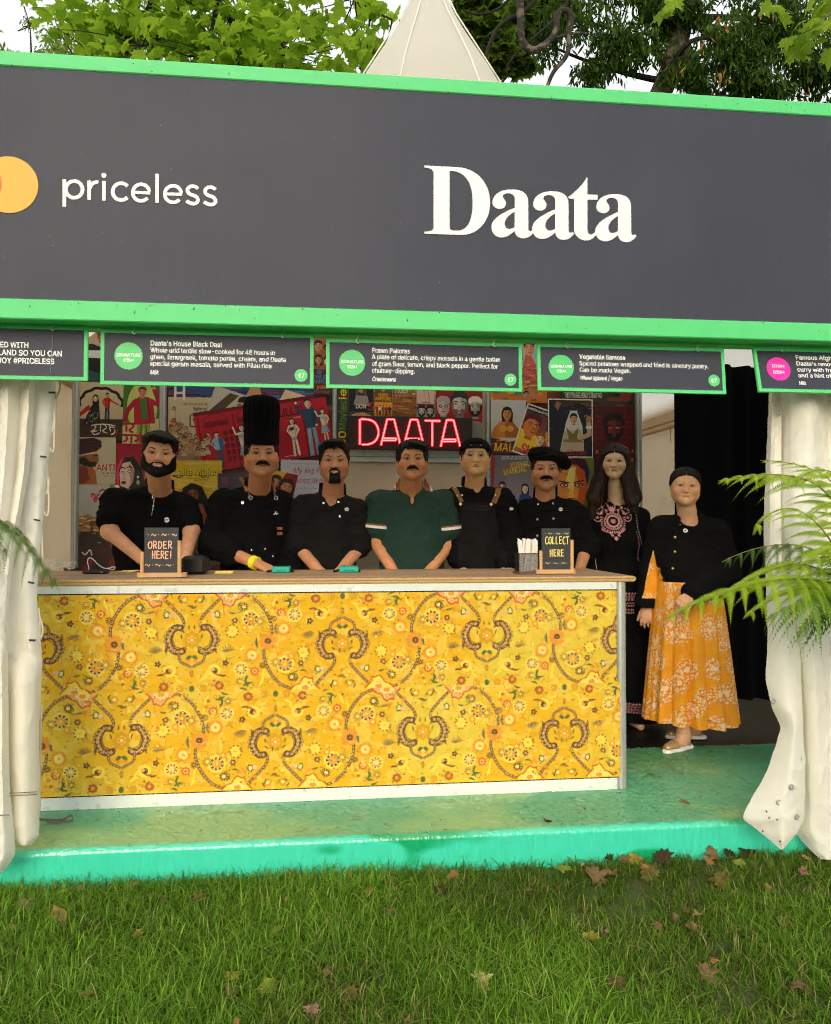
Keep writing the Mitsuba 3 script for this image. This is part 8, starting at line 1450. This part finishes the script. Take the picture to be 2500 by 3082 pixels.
frond(fr, [CRN, W_(2560, 1540, -.90), W_(2500, 1420, -.94), W_(2440, 1420, -.96), W_(2390, 1470, -.98)], .20, 'mat_fern_bright', 13, 13, .1, .5, 22, .2, .024)
frond(fr, [CRN, W_(2500, 1780, -.90), W_(2420, 1770, -.94), W_(2330, 1800, -.97), W_(2240, 1860, -.99)], .20, 'mat_fern_bright', 14, 14, .0, .6, 22, .15, .024)
fd = thing('tree_fern', 'dark green fern frond drooping in from the left in front of the cream curtain', 'fern')
put('trunk', tube([[-1.95, -.95, 0], [-1.93, -.95, .6], [-1.9, -.95, 1.15]], [.085, .075, .07], 12), 'mat_fern_trunk', fd, smooth=True); CL = np.array([-1.88, -.95, 1.18])
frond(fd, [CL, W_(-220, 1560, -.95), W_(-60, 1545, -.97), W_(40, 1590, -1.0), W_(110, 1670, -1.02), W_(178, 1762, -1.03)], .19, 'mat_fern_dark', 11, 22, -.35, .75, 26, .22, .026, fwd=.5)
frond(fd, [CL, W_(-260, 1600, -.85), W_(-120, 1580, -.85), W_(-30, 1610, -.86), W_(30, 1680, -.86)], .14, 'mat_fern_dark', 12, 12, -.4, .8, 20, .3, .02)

# ================================================================ trees behind the stall
def _bark(p, n, uv): return mix((.055, .045, .034), (.14, .12, .08), smoothstep(.45, .62, fbm(p.x*7, p.y*7, p.z*7, 4)))
mat('bark', proc(_bark), 0.9); mat('twig', (.022, .018, .014), 0.9)
def lobed(n_, quad=None):
    v = np.c_[LOBE, np.zeros(len(LOBE))]; v[:, 2] = -.30*np.abs(v[:, 0])-.25*v[:, 1]**2; v = np.vstack([v, [[0, -.05, .02]]]); k = len(LOBE); return v, np.array([[i, (i+1) % k, k] for i in range(k)])
LV_, LF_ = lobed(1)
PV_ = np.array([[0, -.5, 0], [.13, -.1, -.04], [.10, .22, -.06], [0, .5, -.12], [-.10, .22, -.06], [-.13, -.1, -.04], [0, 0, .02]]); PF_ = np.array([[i, (i+1) % 6, 6] for i in range(6)])
def leaves(P, size, r, proto, droop=.6, face=None):
    """one mesh of many leaves at the points P; returns mesh and a colour per vertex index"""
    V0, F0 = proto; n = len(P); az = r.uniform(0, 6.283, n); dr = r.normal(droop, .45, n); ro = r.normal(0, .6, n); s = size*r.uniform(.65, 1.25, n)
    ca, sa, cd, sd, cr, sr_ = np.cos(az), np.sin(az), np.cos(dr), np.sin(dr), np.cos(ro), np.sin(ro); v = V0[None]*s[:, None, None]; v = v+np.array([0, .42, 0])*s[:, None, None]
    x, y, z = v[..., 0]*cr[:, None]+v[..., 2]*sr_[:, None], v[..., 1], -v[..., 0]*sr_[:, None]+v[..., 2]*cr[:, None]; y, z = y*cd[:, None]+z*sd[:, None], -y*sd[:, None]+z*cd[:, None]; x, y = x*ca[:, None]-y*sa[:, None], x*sa[:, None]+y*ca[:, None]
    V = np.stack([x, y, z], -1)+P[:, None]; F = F0[None]+(np.arange(n)*len(V0))[:, None, None]; return V, F
matleaf('crown', VC, 1.25, 0.4); matleaf('crown_dark', VC, .8, 0.35)
def grow(base, targets, r0, r, sag=.4):
    """twigs from a limb to each target"""
    out = []
    for t in targets: m = (base+t)/2+r.normal(0, .12, 3); out.append(tube(spline([base, m, t], 10), np.linspace(r0, r0*.25, 10), 5, False))
    return out
def limb(pts, r0, r1, n=40): return tube(spline(np.array(pts), n), np.linspace(r0, r1, n), 9)
def col(n, r, a, b, k, per): g = r.random(n)[:, None]; c = np.array(a)*(1-g)+np.array(b)*g; return np.repeat(c, per, 0)
# plane tree whose branches hang in from above at the left
def P_(x, y, d): return at(x, y, Y=EYE[1]+d)
r = np.random.default_rng(21); pt = thing('plane_tree', 'broad-leaved tree with bright lobed leaves overhanging the left of the stall', 'tree')
TB = np.array([-8.2, 7.5, 0]); put('trunk', tube(spline([TB, TB+[.1, 0, 3], TB+[.5, -.3, 6], TB+[1.4, -.8, 9.5]], 30), np.linspace(.42, .24, 30), 12), 'mat_bark', pt, smooth=True)
L1 = [TB+[.5, -.3, 5.6], P_(150, 330, 8.6), P_(380, 150, 8.2), P_(470, -20, 8.0), P_(520, -220, 7.8)]; L2 = [TB+[1.2, -.7, 9.0], P_(560, -260, 8.4), P_(660, -60, 8.0), P_(640, 80, 7.9), P_(625, 160, 7.8)]
L3 = [P_(660, -60, 8.0), P_(680, 40, 7.9), P_(760, 120, 7.9), P_(850, 175, 7.8)]; L4 = [P_(625, 160, 7.8), P_(700, 190, 7.8), P_(760, 205, 7.8)]; L5 = [P_(560, -260, 8.4), P_(540, -80, 8.1), P_(520, 70, 8.0), P_(430, 140, 7.9)]; L6 = [TB+[1.3, -.8, 9.2], P_(800, -300, 8.2), P_(980, -120, 7.9), P_(1100, 20, 7.8), P_(1180, 60, 7.8)]
for L, a, b in ((L1, .11, .03), (L2, .09, .018), (L3, .03, .008), (L4, .014, .005), (L5, .03, .008), (L6, .06, .010)): put('limb', limb(L, a, b), 'mat_twig', pt, smooth=True)
anch, pts = [], []
for cx_, cy_, sx, sy, n, d0 in ((330, 90, 150, 90, 20, 8.0), (520, 110, 160, 90, 26, 7.9), (700, 130, 150, 80, 32, 7.9), (820, 200, 130, 50, 18, 7.8), (190, 70, 60, 50, 5, 8.1), (420, 0, 200, 60, 14, 8.0), (680, 0, 200, 60, 14, 8.0), (890, 60, 60, 60, 5, 7.8), (930, 30, 90, 50, 6, 7.8), (1050, 110, 50, 60, 5, 7.8), (970, 190, 40, 30, 4, 7.8), (1120, 20, 60, 40, 7, 7.9), (1090, 190, 26, 40, 5, 8.0), (560, -160, 420, 90, 60, 8.2), (900, -160, 300, 80, 26, 8.0)):
    for _ in range(n):
        a = P_(cx_+r.normal(0, sx*.55), cy_+r.normal(0, sy*.6), d0+r.normal(0, .35)); anch.append(a); k = int(r.integers(4, 9)); pts.append(a+r.normal(0, 1, (k, 3))*[.16, .14, .13])
anch = np.array(anch); pts = np.vstack(pts); limbs = np.vstack([spline(np.array(L), 40) for L in (L1, L2, L3, L4, L5, L6)])
tw = []
for a in anch: q = limbs[np.argmin(np.linalg.norm(limbs-a, axis=1)+r.uniform(0, .25, len(limbs)))]; tw.append(tube(spline([q, (q+a)/2+r.normal(0, .05, 3), a], 7), np.linspace(.009, .003, 7), 4, False))
put('twig', cat_(tw), 'mat_twig', pt, kind='stuff')
V, F = leaves(pts, .165, r, (LV_, LF_), .75); d_ = np.array([np.linalg.norm(p-EYE) for p in pts]); C_ = col(len(pts), r, (.15, .30, .016), (.42, .60, .05), 1, len(LV_)).reshape(len(pts), -1, 3)
order = np.argsort(d_); inv = [k for k in order if (lambda v: abs(v@RGT/(v@FWD)) < .55 and v@UPV/(v@FWD) < .68)(pts[k]-EYE)][:240]
lf = np.array(LF_)
for k in inv: put('leaf', trimesh.Trimesh(V[k], lf, process=False), 'mat_crown', pt, color=C_[k])
rest = np.setdiff1d(np.arange(len(pts)), inv); put('crown', trimesh.Trimesh(V[rest].reshape(-1, 3), (lf[None]+(np.arange(len(rest))*len(LV_))[:, None, None]).reshape(-1, 3), process=False), 'mat_crown', pt, color=C_[rest].reshape(-1, 3), kind='stuff')
# far tree at the left edge, small pale leaves
def far_tree(label, blobs, trunk, size, ca, cb, seed, proto, m='mat_crown', droop=.4, name='tree'):
    r = np.random.default_rng(seed); k = thing(name, label, 'tree'); put('trunk', tube(spline(trunk, 24), np.linspace(.30, .12, 24), 10), 'mat_bark', k, smooth=True); A = []; tw = []; tp_ = spline(trunk, 40)[14:]
    for x, y, d, rx, ry, n in blobs:
        c = P_(x, y, d); s = d/FPX; q = r.normal(0, 1, (n, 3)); q /= np.maximum(np.linalg.norm(q, axis=1, keepdims=True), .6); q = c+q*np.array([rx*s, (rx+ry)*.5*s*.8, ry*s])*r.uniform(.35, 1.0, (n, 1)); nz = meshkit.fbm(q*2.6, 3, seed); q = q[nz > .44]; A.append(q); b = tp_[np.argmin(np.linalg.norm(tp_-c, axis=1)+r.uniform(0, .8, len(tp_)))]; tw.append(tube(spline([b, (b+c)/2+r.normal(0, .2, 3), c], 10), np.linspace(.05, .012, 10), 5, False)); tw += grow(c, q[::max(1, len(q)//8)], .012, r)
    A = np.vstack(A); put('branches', cat_(tw), 'mat_twig', k, kind='stuff'); V, F = leaves(A, size, r, proto, droop); put('crown', trimesh.Trimesh(V.reshape(-1, 3), F.reshape(-1, 3), process=False), m, k, color=col(len(A), r, ca, cb, 1, len(proto[0])), kind='stuff'); return k
far_tree('pale small-leaved tree far behind the left end of the stall', [(20, 180, 15, 60, 34, 420), (180, 150, 16, 80, 70, 800), (260, 80, 16, 90, 80, 800), (560, 120, 17, 160, 90, 900), (90, 80, 17, 30, 30, 80), (230, 180, 15, 120, 40, 700), (-120, 120, 15, 120, 120, 700), (420, 60, 17, 120, 90, 500)], [[-7, 11, 0], [-6.9, 11, 3], [-6.4, 11.4, 6], [-5.8, 11.6, 7.8]], .15, (.14, .22, .03), (.32, .42, .08), 31, (PV_, PF_))
# dark tree on the right with narrow leaves, and the crooked mottled branch before it
dk = far_tree('dense dark tree with narrow drooping leaves behind the right of the stall', [(1720, 60, 10, 120, 110, 1000), (1880, 140, 10.2, 130, 110, 1500), (2020, 60, 10.4, 150, 130, 2300), (2200, 170, 10, 150, 120, 2300), (2340, 60, 10, 170, 150, 2600), (2460, 200, 9.8, 130, 120, 2000), (2100, 230, 10.3, 140, 60, 1300), (1780, 220, 10.2, 70, 60, 500), (2280, 270, 10, 160, 60, 1500), (1640, 130, 10.4, 60, 80, 320), (1900, -60, 10.4, 300, 120, 1800), (2300, -100, 10.4, 320, 140, 2200), (2620, 120, 9.8, 160, 240, 1500)], [[4.2, 7.4, 0], [4.15, 7.2, 3], [4.05, 7.0, 6.0], P_(2045, 120, 10.6).tolist(), P_(2060, -100, 10.6).tolist()], .135, (.030, .070, .016), (.095, .170, .030), 41, (PV_, PF_), 'mat_crown_dark', .9)
r = np.random.default_rng(50); q = np.vstack([P_(x, y, 9.6)+r.normal(0, .05, (4, 3)) for x, y in ((2155, 60), (2170, 215), (2165, 230), (2060, 195), (2185, 75), (2425, 275), (2120, 130), (2300, 30))]); V, F = leaves(q, .13, r, (PV_, PF_), 1.2); put('yellow_leaves', trimesh.Trimesh(V.reshape(-1, 3), F.reshape(-1, 3), process=False), 'mat_leaf_orange', dk, kind='stuff')
far_tree('mid-green tree between the tent peak and the crooked branch', [(1440, 60, 12, 80, 90, 700), (1500, 150, 12, 70, 70, 520), (1580, 60, 12.4, 90, 70, 600), (1430, -60, 12, 100, 80, 500), (1560, 190, 12, 60, 30, 160), (1660, 30, 12.2, 80, 60, 420), (1400, 20, 12, 40, 40, 240), (1130, 190, 12, 26, 40, 160)], [[1.6, 9.6, 0], [1.6, 9.5, 3], [1.65, 9.2, 6], [1.8, 9.0, 7.6]], .20, (.05, .10, .014), (.16, .25, .03), 61, (LV_, LF_))
br = thing('branch_tree', 'mottled crooked bare branch of a tree looping behind the fascia right of the tent peak', 'tree')
def _mot(p, n, uv): return mix((.030, .026, .022), (.12, .10, .075), smoothstep(.50, .62, fbm(p.x*11, p.y*11, p.z*11, 3)))
mat('mottled_bark', proc(_mot), 0.9)
Q = lambda x, y, d=8.6: P_(1250+x/1.3888, y/1.3888, d)
put('trunk', tube(spline([[7.0, 9.0, 0], [6.8, 8.6, 4], [5.2, 7.6, 9], [3.0, 6.2, 9.4], Q(430, -120)], 40), np.linspace(.28, .10, 40), 10), 'mat_bark', br, smooth=True)
put('limb', tube(spline([Q(430, -120), Q(435, 0), Q(440, 120), Q(455, 190), Q(490, 212), Q(530, 195), Q(570, 160), Q(590, 110), Q(590, 70), Q(610, 45), Q(640, 50), Q(652, 80), Q(640, 140), Q(640, 200), Q(620, 250), Q(585, 290), Q(555, 350), Q(530, 420)], 120), np.interp(np.linspace(0, 1, 120), [0, .3, .6, 1], [.048, .043, .034, .019]), 12), 'mat_mottled_bark', br, smooth=True)
put('limb', tube(spline([Q(575, 160), Q(620, 150), Q(660, 140), Q(715, 146)], 24), np.linspace(.022, .012, 24), 8), 'mat_mottled_bark', br, smooth=True)
put('limb', tube(spline([Q(500, -80, 9), Q(410, 70, 9), Q(350, 110, 9), Q(320, 160, 9), Q(300, 215, 9), Q(285, 300, 9)], 40), np.linspace(.034, .018, 40), 8), 'mat_twig', br, smooth=True); put('limb', tube(spline([Q(430, -100, 9), Q(340, 40, 9), Q(260, 60, 9), Q(200, 40, 9)], 24), np.linspace(.022, .010, 24), 8), 'mat_twig', br, smooth=True); put('limb', tube(spline([Q(660, -60, 9), Q(600, 60, 9), Q(480, 170, 9), Q(380, 280, 9)], 24), np.linspace(.02, .01, 24), 6), 'mat_twig', br, smooth=True)
# bright lobed leaves hanging into the top right corner
r = np.random.default_rng(71); kt = thing('plane_tree', 'spray of bright lobed leaves hanging in at the top right corner', 'tree'); put('trunk', tube(spline([[6.5, 2.0, 0], [6.3, 2.0, 3.5], [5.2, 2.0, 5.6], P_(2620, -60, 5.6).tolist(), P_(2480, 60, 5.5).tolist(), P_(2400, 110, 5.5).tolist()], 40), np.r_[np.linspace(.2, .03, 30), np.linspace(.028, .004, 10)], 8), 'mat_bark', kt, smooth=True)
for x, y, s_, n in ((2395, 100, 26, 7), (2440, 140, 30, 7), (2490, 60, 30, 9), (2470, 20, 40, 10), (2405, 150, 14, 2), (2030, 0, 26, 5), (2000, 25, 12, 2), (2560, 100, 50, 10), (2350, 20, 30, 3)):
    q = np.array([P_(x+r.normal(0, s_), y+r.normal(0, s_*.8), 5.6+r.normal(0, .15)) for _ in range(n)]); V, F = leaves(q, .145, r, (LV_, LF_), .95); c_ = col(n, r, (.14, .26, .02), (.30, .44, .045), 1, len(LV_)).reshape(n, -1, 3)
    for k in range(n): put('leaf', trimesh.Trimesh(V[k], lf, process=False), 'mat_crown', kt, color=c_[k])
